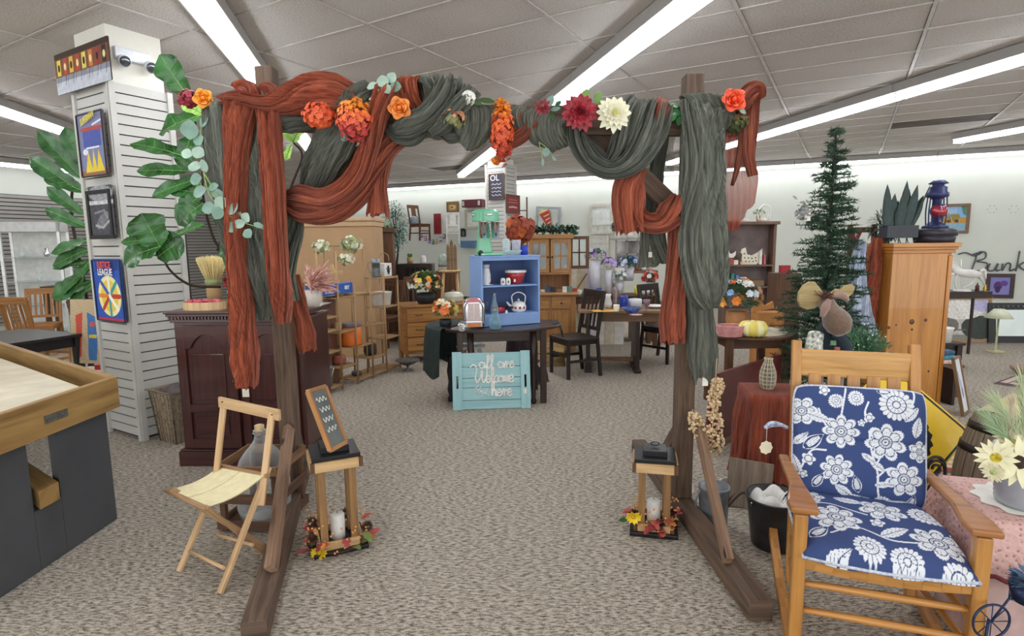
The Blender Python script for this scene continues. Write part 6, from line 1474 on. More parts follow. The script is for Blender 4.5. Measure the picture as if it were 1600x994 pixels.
# on top: milkshake mixer, glassware
t=T('milkshake_mixer','jade green double milkshake mixer with two steel cups on the blue cabinet','mixer',BC(.10,.12,bh+.0165),rz);MJ=plain('6FBE96',.25,var=.05,coat=.6)
m=MB();m.bb(-.09,.14,-.11,.1,0,.025);m.build('base',MJ,t,bevel=.012)
m=MB();m.beam((-.0,.05,.02),(-.0,.05,.31),.16,.07,up=(0,1,0),w1=.1,h1=.06);m.build('column',MJ,t,bevel=.015)
m=MB();m.grid(lambda u,v:Vector(((.125*(1-.0*u))*math.copysign(abs(math.cos(6.283*v))**.6,math.cos(6.283*v))*(1 if u<.8 else 1-(u-.8)*1.2),.1*math.copysign(abs(math.sin(6.283*v))**.6,math.sin(6.283*v))*(1 if u<.8 else 1-(u-.8)*1.2),.33+.11*u)),14,40);m.prism([(.1*math.cos(i/24*6.28),.08*math.sin(i/24*6.28))for i in range(24)],.004,(0,0,.438),(1,0,0),(0,1,0));m.prism([(.12*math.cos(i/24*6.28),.09*math.sin(i/24*6.28))for i in range(24)],.004,(0,0,.332),(1,0,0),(0,1,0));m.build('motor_head',MJ,t)
m=MB();m.lathe([(.122,.375),(.13,.38),(.13,.39),(.122,.395)],n=36,sy=.8);m.build('chrome_band',M_CHROME,t)
for x in(-.045,.075):m=MB();m.lathe([(.034,.17),(.042,.32),(.045,.325),(.042,.325),(.032,.172),(.001,.172)],(x,-.06,0),20);m.build('steel_cup',M_CHROME,t)
for x in(-.045,.075):m=MB();m.tube([(x,-.06,.34),(x,-.06,.21)],.004,6);m.build('spindle',M_METAL,t)
for k,(x,y,r,h,mt,lb)in enumerate(((.3,.1,.035,.16,M_GLASS,'tall clear glass vase left of the blue tumbler'),(.34,.18,.04,.13,M_GLASS,'clear glass jar behind the glass dish'),(.42,.12,.045,.15,glass('E8E8F0',.1,.5),'ribbed clear tumbler beside the blue glass'),(.5,.1,.04,.09,glass('2F55D8',.05,.9),'cobalt blue glass at the right end on the blue cabinet'))):
 vessel('glass_vessel',lb,'glass',BC(x,y,bh+.0165),[(r*.8,0),(r,.01),(r*.9,h*.5),(r*1.05,h),(r*.95,h),(r*.8,.012),(.001,.012)],mt)
vessel('glass_dish','scalloped clear glass dish at the front on the blue cabinet','dish',BC(.36,.05,bh+.0165),[(.04,0),(.075,.03),(.085,.05),(.08,.05),(.07,.03),(.001,.008)],glass('DDF0EE',.05,.5))
vessel('black_ball','small black round object at the left end on the blue cabinet','ornament',BC(.02,.05,bh+.0165),[(.001,0),(.02,.008),(.028,.028),(.02,.048),(.001,.056)],M_BLACK)
# autumn arrangement behind the glassware
c=P(812,392,6.0);vessel('dark_vase','tall dark narrow vase holding orange autumn leaves behind the blue cabinet','vase',(c.x-.02,6.2,0),[(.16,0),(.15,.3),(.1,.8),(.09,1.3),(.07,1.55),(.05,1.58),(.001,1.5)],plain('33202A',.5,var=.3))
cluster(P(812,358,6.1),.14,.13,TOC,[plain('C9602A',.7,var=.3),plain('B04A24',.7,var=.3),plain('8A3A24',.7)],'autumn_leaf_bunch','bunch of orange and russet autumn leaves above the dark vase',170,.06,12,.8,cat='leaves',core=.12,mix=2)
# jukebox radio and bottles on the table
jc=G(741,513,.755);jc.z=.7545;t=T('jukebox_radio','small chrome and coral jukebox shaped radio on the oval table','radio',jc,.1)
m=MB();ol=[(-.095,0),(.095,0),(.1,.2)]+[(.1*math.cos(a),.2+.085*math.sin(a))for a in[PI*i/14 for i in range(1,14)]]+[(-.1,.2)]
m.prism(ol,.12,(0,.07,.01));m.build('case',M_CHROME,t,bevel=.008)
m=MB();m.bb(-.055,.055,.0,.012,.075,.235);m.build('speaker_grille',plain('C9B8B4',.4,.3,.2,90),t)
for sx in(-1,1):m=MB();m.tube([(sx*.085,.02,.02),(sx*.09,.015,.2),(sx*.06,.015,.255)],.016,10,k=14);m.build('chrome_tube',M_CHROME,t)
m=MB();m.prism([(.07*math.cos(a),.045*math.sin(a))for a in[PI*i/14 for i in range(15)]],.012,(0,.002,.245));m.build('arched_window',plain('B83A4A',.2,coat=1),t)
m=MB();m.bb(-.08,.08,-.018,.012,.012,.06);m.build('base_step',M_CHROME,t,bevel=.004);m=MB();m.bb(-.062,.062,-.022,-.018,.018,.052);m.build('song_plate',plain('E8833A',.4),t)
m=MB();m.bb(-.001,.001,-.001,.001,.08,.23);m.build('grille_bar',M_CHROME,t)
for k,(px,r,h,mt,lb)in enumerate(((760,.034,.36,M_GLASS,'tall clear swing top bottle behind the jukebox radio'),(773,.04,.30,glass('B8D4DA',.05,.6),'pale blue glass jar with a lid beside the blue cabinet'),(774,.055,.17,glass('9EC4CE',.05,.6),'squat pale blue glass decanter in front of the tall jar'))):
 c=G(px,[502,508,514][k],.755);c.z=.7545;vessel('glass_bottle',lb,'bottle',c,[(r*.8,0),(r,.01),(r,h*.55),(r*.45,h*.8),(r*.4,h*.95),(r*.5,h),(.001,h)],mt,parts=(('stopper',lambda m,r=r,h=h:m.lathe([(r*.5,h),(r*.55,h+.01),(.001,h+.02)]),M_METAL),))
c=G(696,510,.755);bouquet('lily_bouquet','orange and yellow lily arrangement in a dark pot left of the jukebox radio',(c.x,c.y,.756),.12,.2,['F08A2E','F2A83A','E8D06A','E87A3A','F2E6C0'],3,22,.07,fs=.045)
c=G(722,518,.755);cluster(Vector((c.x,c.y,.80)),.03,.04,TOC,[M_CHROME,plain('E6E6E6',.2,.6)],'silver_pine_spray','small silver and white ornament at the left foot of the radio',40,.02,5,1,cat='ornament')
# teal sign leaning on the table
s0,s1=G(708,641),G(829,637);w_=(s1-s0).length;ex_=(s1-s0).normalized();h_=.535;bkd=Vector((-ex_.y,ex_.x,0));ey_=(Vector((0,0,1))+bkd*.14).normalized();nn=ex_.cross(ey_);
t=T('teal_wooden_sign','teal plank sign reading all are Welcome here, leaning on the oval table','sign',s0)
MT_=wood('74BCC4','4E98A4',.6,1,True,.15);M_TEAL=NT('teal_paint');
MTEAL=wood('ACD6D8','90C2C8',.6,.8,False,.1)
zz=[0,.085,.205,.295,.40,.535]
for a,b in zip(zz[:-1],zz[1:]):
 m=MB();m.beam(ex_*.07+ey_*((a+b)/2),ex_*(w_-.07)+ey_*((a+b)/2),b-a-.005,.018,up=nn);m.build('plank',MTEAL,t,bevel=.002)
for x in(.0,w_-.09):
 for(x0,x1,y0,y1)in((x,x+.035,0,h_+.01),(x+.055,x+.09,0,h_+.01),(x+.035,x+.055,0,.2),(x+.035,x+.055,.32,h_+.01)):
  m=MB();m.beam(ex_*((x0+x1)/2)+ey_*y0+nn*.02,ex_*((x0+x1)/2)+ey_*y1+nn*.02,x1-x0,.02,up=nn);m.build('end_board',MTEAL,t)
def stroke(pts,r=.006,sc=1.0,o=(0,0),k=40):
 m=MB();m.tube([ex_*(o[0]+x*sc)+ey_*(o[1]+y*sc)+nn*.012 for x,y in pts],r,6,k=k);m.build('lettering',M_WHITE,t)
# hand-lettered words as brush strokes (unit ~ letter height)
def word(w,x,y,sc,r,adv=1.0):
 G_={'a':([(.45,.35),(.2,.5),(.02,.25),(.2,0),(.42,.15),(.47,.48),(.47,.1),(.62,0)],.58),'l':([(0,.1),(.25,.55),(.3,1.0),(.16,1.05),(.14,.4),(.22,0),(.4,.08)],.36),'r':([(0,.05),(.12,.5),(.22,.42),(.2,0),(.24,.3),(.42,.48)],.44),'e':([(0,.2),(.3,.32),(.25,.52),(.08,.4),(.06,.12),(.22,0),(.42,.14)],.42),
 'W':([(-.4,1.15),(-.15,1.35),(.1,1.1),(.0,.4),(.12,0),(.35,.35),(.5,.95),(.5,.3),(.62,0),(.85,.5),(.9,1.25)],1.0),'c':([(.35,.42),(.2,.5),(.04,.25),(.16,0),(.4,.12)],.4),'o':([(.22,.5),(.04,.25),(.2,0),(.42,.25),(.24,.5),(.4,.42),(.55,.45)],.5),'m':([(0,0),(.08,.48),(.1,0),(.26,.48),(.3,0),(.46,.48),(.5,.05),(.64,.05)],.62),'h':([(0,.1),(.25,.7),(.26,1.05),(.12,1.0),(.1,0),(.2,.4),(.36,.45),(.38,.05),(.52,.06)],.5),' ':([],.35)}
 for ch in w:
  g,ad=G_[ch]
  if g:stroke(g,r*1.2,sc,(x,y))
  x+=ad*sc*adv
cxs=w_*.5
word('all are',cxs-.115,.385,.115,.0072,.93);word('Welcome',cxs-.15,.25,.125,.0078,.76);word('here',cxs-.01,.12,.125,.0075,.9)
for k in range(9):a=k/8;stroke([(.0+a*.12,.0-a*.05),(.03+a*.12,.035-a*.05 if k%2 else-.045-a*.03)],.004,1,(cxs-.17,.2),4)
stroke([(0,0),(.06,-.02),(.13,-.06)],.004,1,(cxs-.17,.2),8)
m=MB();m.beam(ex_*(w_-.05)+ey_*.14+nn*.032,ex_*(w_-.05)+ey_*.185+nn*.032,.03,.002,up=nn);m.build('price_tag',M_TAG,t)
# dark board with a daisy, right behind the teal sign
b0=G(826,612)+Vector((.0,.08,0));t=T('chalkboard','dark hanging chalkboard with a pale pink daisy, leaning right of the teal sign','chalkboard',b0)
ex2=Vector((1,.35,0)).normalized();ey2=(Vector((0,0,1))+Vector((-.1,.3,0))).normalized();m=MB();m.prism([(0,.0),(.24,.05),(.23,.17),(.13,.33),(0,.28)],.015,(0,0,.02),ex2,ey2);m.build('board',plain('2B2B33',.8),t)
m=MB();m.tube([ex2*-.02+Vector((0,0,.02)),ex2*.25+ey2*.05+Vector((0,0,.02))],.01,8);m.build('dowel',wood('8A6A50','5A4230',.6),t)
m=MB();m.tube([ex2*.24+ey2*.06,ex2*.23+ey2*.2,ex2*.14+ey2*.34+Vector((0,0,.02)),ex2*.03+ey2*.33],.004,5,k=12);m.build('cord',plain('9A8468',.9),t)
c=ex2*.15+ey2*.3-Vector((0,.02,0));n_=Vector((0,-1,.1))
for k in range(14):
 a=k*2*PI/14;x,y,nz=flower_basis(n_);d=x*math.cos(a)+y*math.sin(a)+nz*.2;m=MB();m.leaf(c+d*.012,d,nz,.058,.022,.2,.2,4,2,[.5,1,.7]);m.build('petal',plain('F2D8D0',.6),t)
m=MB();m.ell(c+Vector((0,-.01,0)),.016);m.build('daisy_eye',plain('6A4A3A',.8),t)
# black crate with white letters under the table
b0=P(733,560,5.75);t=T('white_stool','small white painted turned leg stool standing under the oval table','stool',(b0.x+.02,5.72,0));MWS=plain('ECECEA',.4)
m=MB();m.lathe([(.001,.5),(.14,.5),(.15,.515),(.14,.53),(.001,.53)],n=24);m.build('seat',MWS,t)
for sx in(-1,1):
 for sy in(-1,1):m=MB();m.tube([(sx*.08,sy*.08,.5),(sx*.12,sy*.1,.3),(sx*.17,sy*.14,0)],[.016,.02,.012],8,k=8);m.build('leg',MWS,t)
for z in(.2,.32):
 for sy in(-1,1):m=MB();m.tube([(-.15+z*.12,sy*.11,z),(.15-z*.12,sy*.11,z)],.009,6);m.build('rung',MWS,t)
# black stool leg cluster left of the sign
c=G(703,632)+Vector((0,.12,0));vessel('turned_post','black turned wooden post just left of the teal sign','post',(c.x,c.y,0),[(.03,0),(.035,.03),(.02,.06),(.036,.12),(.022,.2),(.036,.3),(.022,.4),(.03,.46),(.001,.47)],M_BLACK)
# ================================================================== LEFT CENTRE: bamboo shelf, tan wardrobe back, dresser, ficus
YB=7.8;x0,x1=P(452,400,YB).x,P(584,400,YB).x;zt=P(540,340,YB).z;t=T('wardrobe','large tan wardrobe seen from its plain back behind the bamboo shelf','wardrobe',((x0+x1)/2,YB+.3,0),-.05);hw=(x1-x0)/2;MTN=plain('B8946C',.7,var=.06,scale=3)
m=MB();m.bb(-hw,hw,-.28,.28,0,zt-.12);m.build('body',MTN,t,bevel=.004);m=MB();m.bb(-hw-.015,hw+.015,-.3,.3,zt-.12,zt-.05);m.bb(-hw-.03,hw+.03,-.32,.32,zt-.05,zt);m.build('cornice',plain('C4A27A',.6,var=.06),t,bevel=.01)
c=P(592,400,9.0);hz=P(592,357,9).z;t=T('curio_cabinet','narrow dark oak curio cabinet with a glass door beside the wardrobe','cabinet',(c.x,9.2,0),.1)
m=MB();m.bb(-.2,.2,-.15,.18,0,hz-.06);m.build('body',M_BROWN,t,bevel=.004);m=MB();m.bb(-.24,.24,-.2,.2,hz-.06,hz);m.build('cornice',M_BROWN,t,bevel=.006);m=MB();m.bb(-.15,.05,-.165,-.15,hz-1.0,hz-.2);d_=m.build('door',M_OAK,t);m=MB();m.bb(-.12,.02,-.168,-.165,hz-.95,hz-.25);m.build('pane',plain('2A221E',.1),d_)
c=P(592,356,9.0);cluster(Vector((c.x,9.1,hz+.05)),.16,.05,TOC,[plain('8A9A7A',.8),plain('6A6A50',.8)],'dried_garland','dried leafy garland lying on the curio cabinet',60,.04,3,1,cat='garland')
# bamboo shelf: five bays of stepped heights
posts=[(511,618,5.85),(538,609,6.05),(563,600,6.3),(586,591,6.5),(606,583,6.75),(626,575,6.95)]
fp_=[G(x,y)for x,y,_ in posts];dirn=(fp_[-1]-fp_[0]).normalized();fp_=[fp_[0]+dirn*((p_-fp_[0]).dot(dirn))for p_ in fp_];back=Vector((-dirn.y,dirn.x,0))*.26
if back.y<0:back=-back
O_=fp_[0].copy();t=T('bamboo_shelf','stepped five bay bamboo shelf in front of the tan wardrobe','shelf',O_)
tops=[(511,430),(538,392),(563,445),(586,435),(606,425),(626,430)];tz=[P(x,y,f.y).z for(x,y),f in zip(tops,fp_)]
for k,f in enumerate(fp_):
 for b_ in(Vector(),back):m=MB();m.tube([f+b_-O_,f+b_-O_+Vector((0,0,tz[k]))],.011,7);m.build('post',M_BAMBOO,t)
bays=[(441,497,518,551,606),(465,518,572),(459,540,591),(459,507,557,589),(434,479,527,574)];SHZ={}
for k,lv in enumerate(bays):
 a,b=fp_[k],fp_[k+1];mid=(a+b)/2
 for j,y in enumerate(lv):
  z=max(.04,P((posts[k][0]+posts[k+1][0])/2,y,mid.y).z);SHZ[(k,j)]=(mid+back/2,z);up=Vector((0,0,z))
  for p0,p1 in((a,b),(a+back,b+back),(a,a+back),(b,b+back)):m=MB();m.tube([p0-O_+up,p1-O_+up],.009,6);m.build('rail',M_BAMBOO,t)
  for i in range(7):
   q_=a.lerp(b,(i+.5)/7);m=MB();m.tube([q_-O_+up+Vector((0,0,.006)),q_+back-O_+up+Vector((0,0,.006))],.007,5);m.build('slat',M_BAMBOO,t)
def SH(k,j,dx=0,dz=.0145):c,z=SHZ[(k,j)];return c+dirn*dx+Vector((0,0,z+dz))
rzb=math.atan2(dirn.y,dirn.x)
t2=T('blue_box','blue boxed set with white print across the upper bamboo shelf','box',SH(0,0,.16,.0),rzb);t2.location.z=P(545,462,6.1).z+.02
m=MB();m.bb(-.26,.26,-.1,.1,0,.11);m.build('carton',plain('2F62B8',.4),t2,bevel=.003)
m=MB();m.tube([(-.22+.018*i,-.101,.065+.014*math.sin(i*1.9))for i in range(11)],.003,4,k=40);m.tube([(-.2,-.101,.025),(-.06,-.101,.025)],.004,4);m.build('printed_scrawl',M_WHITE,t2);lettering('lettering','SET',.05,t2,M_WHITE,(.16,-.102,.06),(1,0,0),(0,0,1),.001,bold=.003)
c=SH(2,1,-.06);vessel('orange_canister','bright orange canister with a grey lid in the bamboo shelf','canister',c,[(.11,0),(.115,.01),(.115,.21),(.001,.21)],plain('EE7A2A',.4),n=28,parts=(('lid',lambda m:m.lathe([(.118,.211),(.12,.22),(.118,.245),(.001,.248)],n=28),plain('6E6E70',.4)),))
c=SH(0,4);vessel('galvanized_bucket','galvanized bucket with a rope handle on the lowest bamboo shelf','bucket',c+Vector((0,-.02,0)),[(.08,0),(.085,.01),(.11,.2),(.115,.205),(.105,.2),(.08,.01),(.001,.01)],M_GALV,n=24,parts=(('handle',lambda m:m.tube([(.11*math.cos(a),-.12*math.sin(a)*.4,.2-.14*math.sin(a))for a in[PI*i/10 for i in range(11)]],.007,6),plain('D8C8A8',.8)),))
for k,(b_,j,r,h,cc_,lb)in enumerate(((0,3,.06,.07,'8A7A72','dark stone bowl on the left lower bamboo shelf'),(0,2,.05,.05,'E4E0D8','white ribbed cup in the leftmost bamboo bay'),(1,2,.07,.1,'A85A4A','copper coloured pot on the second bamboo bay floor'),(2,1,.03,.1,'5A2A2A','dark red bottle right of the orange canister'),(3,2,.08,.14,'2A2A2C','black lidded jar in the fourth bamboo bay'),(2,2,.06,.05,'4A4A4A','flat dark dish low in the third bamboo bay'),(1,1,.04,.09,'C8A878','tan mug behind the orange canister'))):
 vessel('shelf_pot',lb,'pot',SH(b_,j,.05 if(b_,j)==(2,1)else 0),[(r*.8,0),(r,h*.3),(r*.9,h*.9),(r*.8,h),(.001,h*.95)],plain(cc_,.4))
c=SH(4,1,-.02);vessel('white_tub','white plastic tub on the right bamboo bay','tub',c,[(.1,0),(.11,.01),(.13,.16),(.135,.165),(.12,.16),(.1,.01),(.001,.01)],plain('E8E6DE',.5),n=24)
c=SH(4,0,-.1);vessel('metal_pitcher','tall galvanized pitcher on top of the right bamboo bay','pitcher',c,[(.05,0),(.055,.01),(.045,.14),(.055,.22),(.05,.22),(.045,.02),(.001,.02)],M_GALV,parts=(('handle',lambda m:m.tube([(-.05,0,.19),(-.1,0,.15),(-.08,0,.06),(-.05,0,.04)],.006,6,k=12),M_GALV),))
c=SH(4,0,.07);t2=T('teddy_print_canister','white canister printed with a little dark bear shape','canister',c,rzb);m=MB();m.bb(-.075,.075,-.06,.06,0,.16);m.build('body',M_WHITE,t2,bevel=.006)
m=MB();m.lathe([(.022,0),(.001,.002)],(0,-.061,.11),14,(0,-1,0));m.lathe([(.03,0),(.001,.002)],(0,-.061,.065),14,(0,-1,0));m.tube([(-.045,-.061,.1),(0,-.062,.07),(.045,-.061,.1)],.006,5);m.tube([(-.02,-.061,.02),(0,-.062,.06),(.02,-.061,.02)],.006,5);m.build('bear_print',plain('2A2420',.7),t2)
c=P(594,405,6.7);m=MB();m.tube([(-.06,0,0),(-.05,0,.07),(0,0,.1),(.05,0,.07),(.06,0,0)],.005,5,k=14);tag(m.build('basket_handle',M_BAMBOO,loc=c+Vector((0,.2,-.03))),'thin arched basket handle behind the bear canister','handle')
c=P(558,458,6.3);t2=T('wooden_cross','pale plank cross leaning on the bamboo shelf','cross',SH(1,0,.02));m=MB();m.beam((.05,0,0),(-.06,.04,.34),.035,.015,up=(0,1,0));m.build('upright',M_OAKLIGHT,t2);m=MB();m.beam((-.12,.02,.235),(.06,.02,.255),.015,.035);m.build('cross_bar',M_OAKLIGHT,t2)
# things at the left end of the shelf
c=SH(0,0,.02);vessel('cake_dome','white covered butter dish at the left of the bamboo shelf','dish',c,[(.09,0),(.095,.01),(.085,.05),(.07,.09),(.02,.1),(.012,.12),(.001,.125)],M_WHITE)
c=P(493,432,5.9);vessel('enamel_pitcher','white and blue enamel pitcher left of the bamboo shelf','pitcher',Vector((c.x-.02,6.15,.97)),[(.05,0),(.06,.02),(.055,.12),(.04,.17),(.06,.2),(.05,.2),(.04,.02),(.001,.02)],plain('D4DEEC',.3),parts=(('blue_band',lambda m:m.lathe([(.0605,.04),(.061,.05),(.0585,.09),(.058,.09)]),plain('5A84C8',.4)),))
boxy('ledge_cabinet','plain brown side cabinet between the mahogany cabinet and the bamboo shelf','cabinet',(c.x-.1,6.24,0),(.3,.26,.965),plain('7A5440',.5,var=.1))
bouquet('pink_bouquet','small bunch of pink and cream dried flowers beside the enamel pitcher',(c.x-.14,6.1,.966),.12,.16,['E8B0A4','D87A78','F0E4D8','C86A6A'],6,22,.06,'D8C4B0','9A8A6A')
# flowered archway stand on the shelf
for px,py,r_,lb,nn_ in((500,386,.1,'green and cream flower sprig on the left of the bamboo top rail',26),(548,382,.13,'leafy cream flower garland at the top middle of the bamboo shelf',40),(541,405,.09,'trailing end of the cream flower garland over the bamboo shelf',26)):
 cluster(P(px,py,6.5),r_,r_*.7,TOC,[plain('E4E2C4',.7),plain('8C9A68',.7),plain('A8B07C',.7)],'flower_sprig',lb,nn_*3,.028,px,.5,cat='garland',core=.15,mix=3)
a,b=P(505,384,6.6),P(566,384,6.6);t2=T('stick_frame','thin stick frame carrying the flower garland over the bamboo shelf','frame',(a.x,6.6,0));o_=Vector((a.x,6.6,0))
for q_ in(a,P(521,384,6.6),b):m=MB();m.tube([Vector((q_.x,6.6,0))-o_,q_-o_],.01,6);m.build('upright',M_BAMBOO,t2)
m=MB();m.tube([a-o_,b-o_],.01,6);m.build('top_bar',M_BAMBOO,t2)
# oak dresser
DR=P(700,560,7.3);f0,f1=G(634,566),G(704,552);rzd=.33;DL=P(633,560,7.3);zt=P(665,474,7.6).z;t=T('oak_dresser','oak dresser with three wide drawers behind the dark green cloth','dresser',(DL.x,7.3,0),rzd);wd=.95
m=MB();m.bb(0,wd,0,.5,.12,zt-.03);m.build('body',M_OAK,t,bevel=.003);m=MB();m.bb(-.02,wd+.02,-.02,.52,zt-.03,zt);m.build('top_board',M_OAK,t,bevel=.006)
for x in(.03,wd-.03):
 for y in(.03,.47):m=MB();m.beam((x,y,0),(x,y,.13),.04,.04);m.build('foot',M_OAK,t)
hh=(zt-.03-.15)/3
for k in range(3):
 z0=.15+k*hh;m=MB();m.bb(.04,wd-.04,-.015,0,z0+.01,z0+hh-.012);d_=m.build('drawer',wood('C08A4A','86582C',.4,.8),t,bevel=.004)
 for x in(.2,wd-.2):m=MB();m.tube([(x-.045,-.016,z0+hh*.55),(x-.04,-.04,z0+hh*.5),(x+.04,-.04,z0+hh*.5),(x+.045,-.016,z0+hh*.55)],.005,6);m.build('pull',plain('4A4238',.4,.7),d_)
def DT(x,y):return Vector((DL.x,7.3,zt+.001))+turn((x,y,0),rzd)
bouquet('autumn_bouquet','basket of orange, yellow and cream autumn flowers on the oak dresser',DT(.33,.2),.26,.3,['F08A3A','F2C03A','F4E8C8','F6F2E8','EE9A4A','E8743A','F4D85A'],11,70,.14,'232629','6A8A5A',.034)
vessel('roasting_tin','cream enamel roaster with a domed lid on the oak dresser','roaster',DT(.72,.25),[(.12,0),(.14,.02),(.14,.07),(.145,.075),(.14,.08),(.12,.12),(.05,.135),(.001,.137)],plain('DCE0CC',.4),sy=.7,parts=(('lid_handle',lambda m:m.tube([(-.03,0,.13),(0,0,.16),(.03,0,.13)],.006,6,k=8),M_METAL),))
c=G(637,579);vessel('wire_compote','dark footed wire bowl on the carpet in front of the bamboo shelf','bowl',(c.x,c.y,0),[(.06,0),(.065,.008),(.015,.03),(.015,.06),(.08,.085),(.15,.13),(.155,.135),(.15,.135),(.08,.09),(.001,.07)],plain('6E6E6C',.5,.6,.4,40),n=28)
c=G(653,573);price_tag(654,568,c.y,'white tag hanging from the wire bowl on the carpet')
# ================================================================== BACK WALL
def wt(name,label,cat,px,py,off=.03,group=None):p_=W(px,py,off);return T(name,label,cat,p_,WROT,group)
def wsz(n):return n*14.2/FPX*1.0
def wallpic(x0,y0,x1,y1,label,fw,fmat,ops=None,bg='EDEAE0',cat='picture',name='framed_picture',off=.04,n=120):
 o3,w,h=on_wall(x0,y0,x1,y1,off);A=quadart(w-2*fw,h-2*fw,n,bg,ops,.06)if ops else None
 t=picture(name,label,o3,WX,(0,0,1),w,h,fw,fmat,A,cat);return t,w,h
wallpic(698,315,717,333,'small gilt framed brown picture high on the back wall',.06,wood('8A6A3A','3A2A1A',.4),[('e',.5,.5,.4,.3,'C8A870'),('e',.4,.5,.2,.12,'5A4A30')],'A08050')
wallpic(720,357,728,370,'tiny dark unframed print below the hanging frame on the back wall',.0,M_BLACK,[('e',.5,.4,.2,.3,'7A8A6A')],'2A2C2A')
def openframe(x0,y0,x1,y1,label,fw,mt,bars=(),off=.04,name='empty_frame',pane=True,cat='frame',tilt=0):
 o3,w,h=on_wall(x0,y0,x1,y1,off);t=T(name,label,cat,o3,WROT);t.rotation_euler.y=tilt
 for b_ in((0,fw,0,h),(w-fw,w,0,h),(fw,w-fw,0,fw),(fw,w-fw,h-fw,h)):m=MB();m.bb(b_[0],b_[1],-.03,0,b_[2],b_[3]);m.build('frame_bar',mt,t,bevel=.003)
 for kx,a,b,c in bars:
  m=MB()
  if kx=='v':m.bb(a*w-fw/4,a*w+fw/4,-.025,-.005,b*h,c*h)
  else:m.bb(fw,w-fw,-.025,-.005,a*h-fw/4,a*h+fw/4)
  m.build('glazing_bar',mt,t)
 if pane:m=MB();m.bb(fw,w-fw,-.006,-.002,fw,h-fw);m.build('pane',plain('E6EAE4',.15),t)
 return t
openframe(727,328,752,358,'plain beige empty frame on the back wall behind the mixer',.07,plain('BDB6A4',.6))
openframe(836,322,874,360,'crooked grey window frame on the back wall over the oak hutch',.06,plain('A3AAAE',.6),pane=False,tilt=.07)
openframe(921,319,958,366,'old cream window sash with three small lower panes on the back wall',.07,plain('D6D2C2',.6),(('h',.3,0,0),('v',.36,0,.3),('v',.64,0,.3)))
openframe(921,369,951,405,'low cream shutter frame below the old window sash',.05,plain('DCD8CA',.6),(('h',.68,0,0),))
openframe(963,350,975,372,'pale corner of a frame partly hidden by rust gauze',.04,plain('E0DDD2',.6))
t=wt('wall_shelf_box','maroon painted shelf box on the back wall','shelf',740,318,.12);m=MB();m.bb(-.3,.3,-.12,.1,-.1,.1);m.build('box',plain('6A2E38',.5),t,bevel=.01)
for x in(-.25,.22):m=MB();m.bb(x-.03,x+.03,-.135,-.12,-.06,.06);m.build('hinge',plain('D0C8C0',.4),t)
t=wt('blue_shelf_box','slate blue shelf box low on the back wall','shelf',734,382,.12);m=MB();m.bb(-.22,.22,-.12,.1,-.08,.08);m.build('box',plain('5E84A8',.5),t,bevel=.01);m=MB();m.bb(-.24,.24,-.13,.1,.08,.1);m.build('lid',plain('7096B8',.5),t)
t=wt('red_banner','dark red louvred shutter on the back wall','shutter',684,350);m=MB();m.bb(-.11,.11,-.03,0,-.28,.28);m.build('board',plain('8A2028',.5),t)
for k in range(9):m=MB();m.bb(-.09,.09,-.045,-.03,-.25+k*.057,-.215+k*.057);m.build('louvre',plain('9A2830',.5),t)
def wallchair(px,py,label,mat,seat,s=1.0,rz=0):
 p_=W(px,py,.5);c=simple_chair('mounted_chair',label,(p_.x,p_.y,p_.z),WROT+rz,mat,seat,sw=.42*s,sd=.38,sh=.44*s,bh=.95*s,splat=.16);return c
wallchair(657,376,'brown carved chair mounted high on the back wall',wood('7A4A2E','4A2A1A',.5),None,1.0,PI/2.3)
wallchair(708,380,'white painted chair mounted on the back wall',plain('E6E4DC',.5),None,.85,.5)
p_=W(646,347,.5);t=T('globe','pale blue globe on the seat of the chair mounted on the wall','globe',(p_.x,p_.y,p_.z-.12));m=MB();m.ell((0,0,.15),.14,n=20,m=12);m.build('sphere',plain('8FA3AC',.4,var=.5,scale=8),t);m=MB();m.tube([(.155*math.cos(a),0,.15+.155*math.sin(a))for a in[PI*i/14-1.2 for i in range(15)]],.008,6);m.lathe([(.07,-.02),(.06,0),(.001,.01)]);m.build('meridian',M_BROWN,t)
# bunting
b0=W(656,361,.08);t=T('welcome_bunting','little string of colourful flags spelling welcome on the back wall','bunting',b0,WROT);L_=(W(697,366,.08)-b0).dot(WX)
f=lambda u:Vector((L_*u,0,-.22*math.sin(PI*min(1,u*1.0))-.05*u));m=MB();m.tube([f(i/12)for i in range(13)],.004,4);m.build('string',M_TAG,t)
for k,ch in enumerate('WELCOME'):
 p_=f((k+.5)/7);m=MB();m.prism([(-.038,-.13),(.038,-.13),(.038,0),(-.038,0)],.006,p_);m.build('flag',plain(['8A5AA8','B04A8A','5A5AB8','3A6A3A','C89A3A','7A6AC0','4A4A5A'][k],.6),t)
 lettering('lettering',ch,.11,t,M_WHITE,p_+Vector((0,-.005,-.065)),(1,0,0),(0,0,1),.001,bold=.002)
# pennant, ladder
t=wt('pennant','red and yellow felt pennant hanging point down over the hutch','pennant',853,343,.06);m=MB();m.prism([(-.19,.15),(.08,.26),(.21,-.42)],.006);m.build('felt',plain('B8443A',.8),t);m=MB();m.prism([(-.25,.13),(.03,.33),(.08,.24),(-.19,.13)],.008);m.build('band',plain('E8D88A',.8),t)
m=MB();[m.beam((-.06+.05*k,-.005,.07-.09*k),(.08+.03*k,-.005,.13-.09*k),.004,.02)for k in range(4)];m.build('pale_marks',plain('F0E4C0',.7),t,kind='stuff')
c=P(816,345,11.6);t=T('wooden_ladder','narrow brown ladder rack standing behind the back column','ladder',(c.x+.02,12.1,0));hl=P(816,308,12.1).z
for x in(-.09,.09):m=MB();m.box((x,0,hl/2),(.03,.03,hl));m.build('rail',M_BROWN,t)
for k in range(9):m=MB();m.tube([(-.09,0,.3+k*.24),(.09,0,.3+k*.24)],.012,6);m.build('rung',M_BROWN,t)
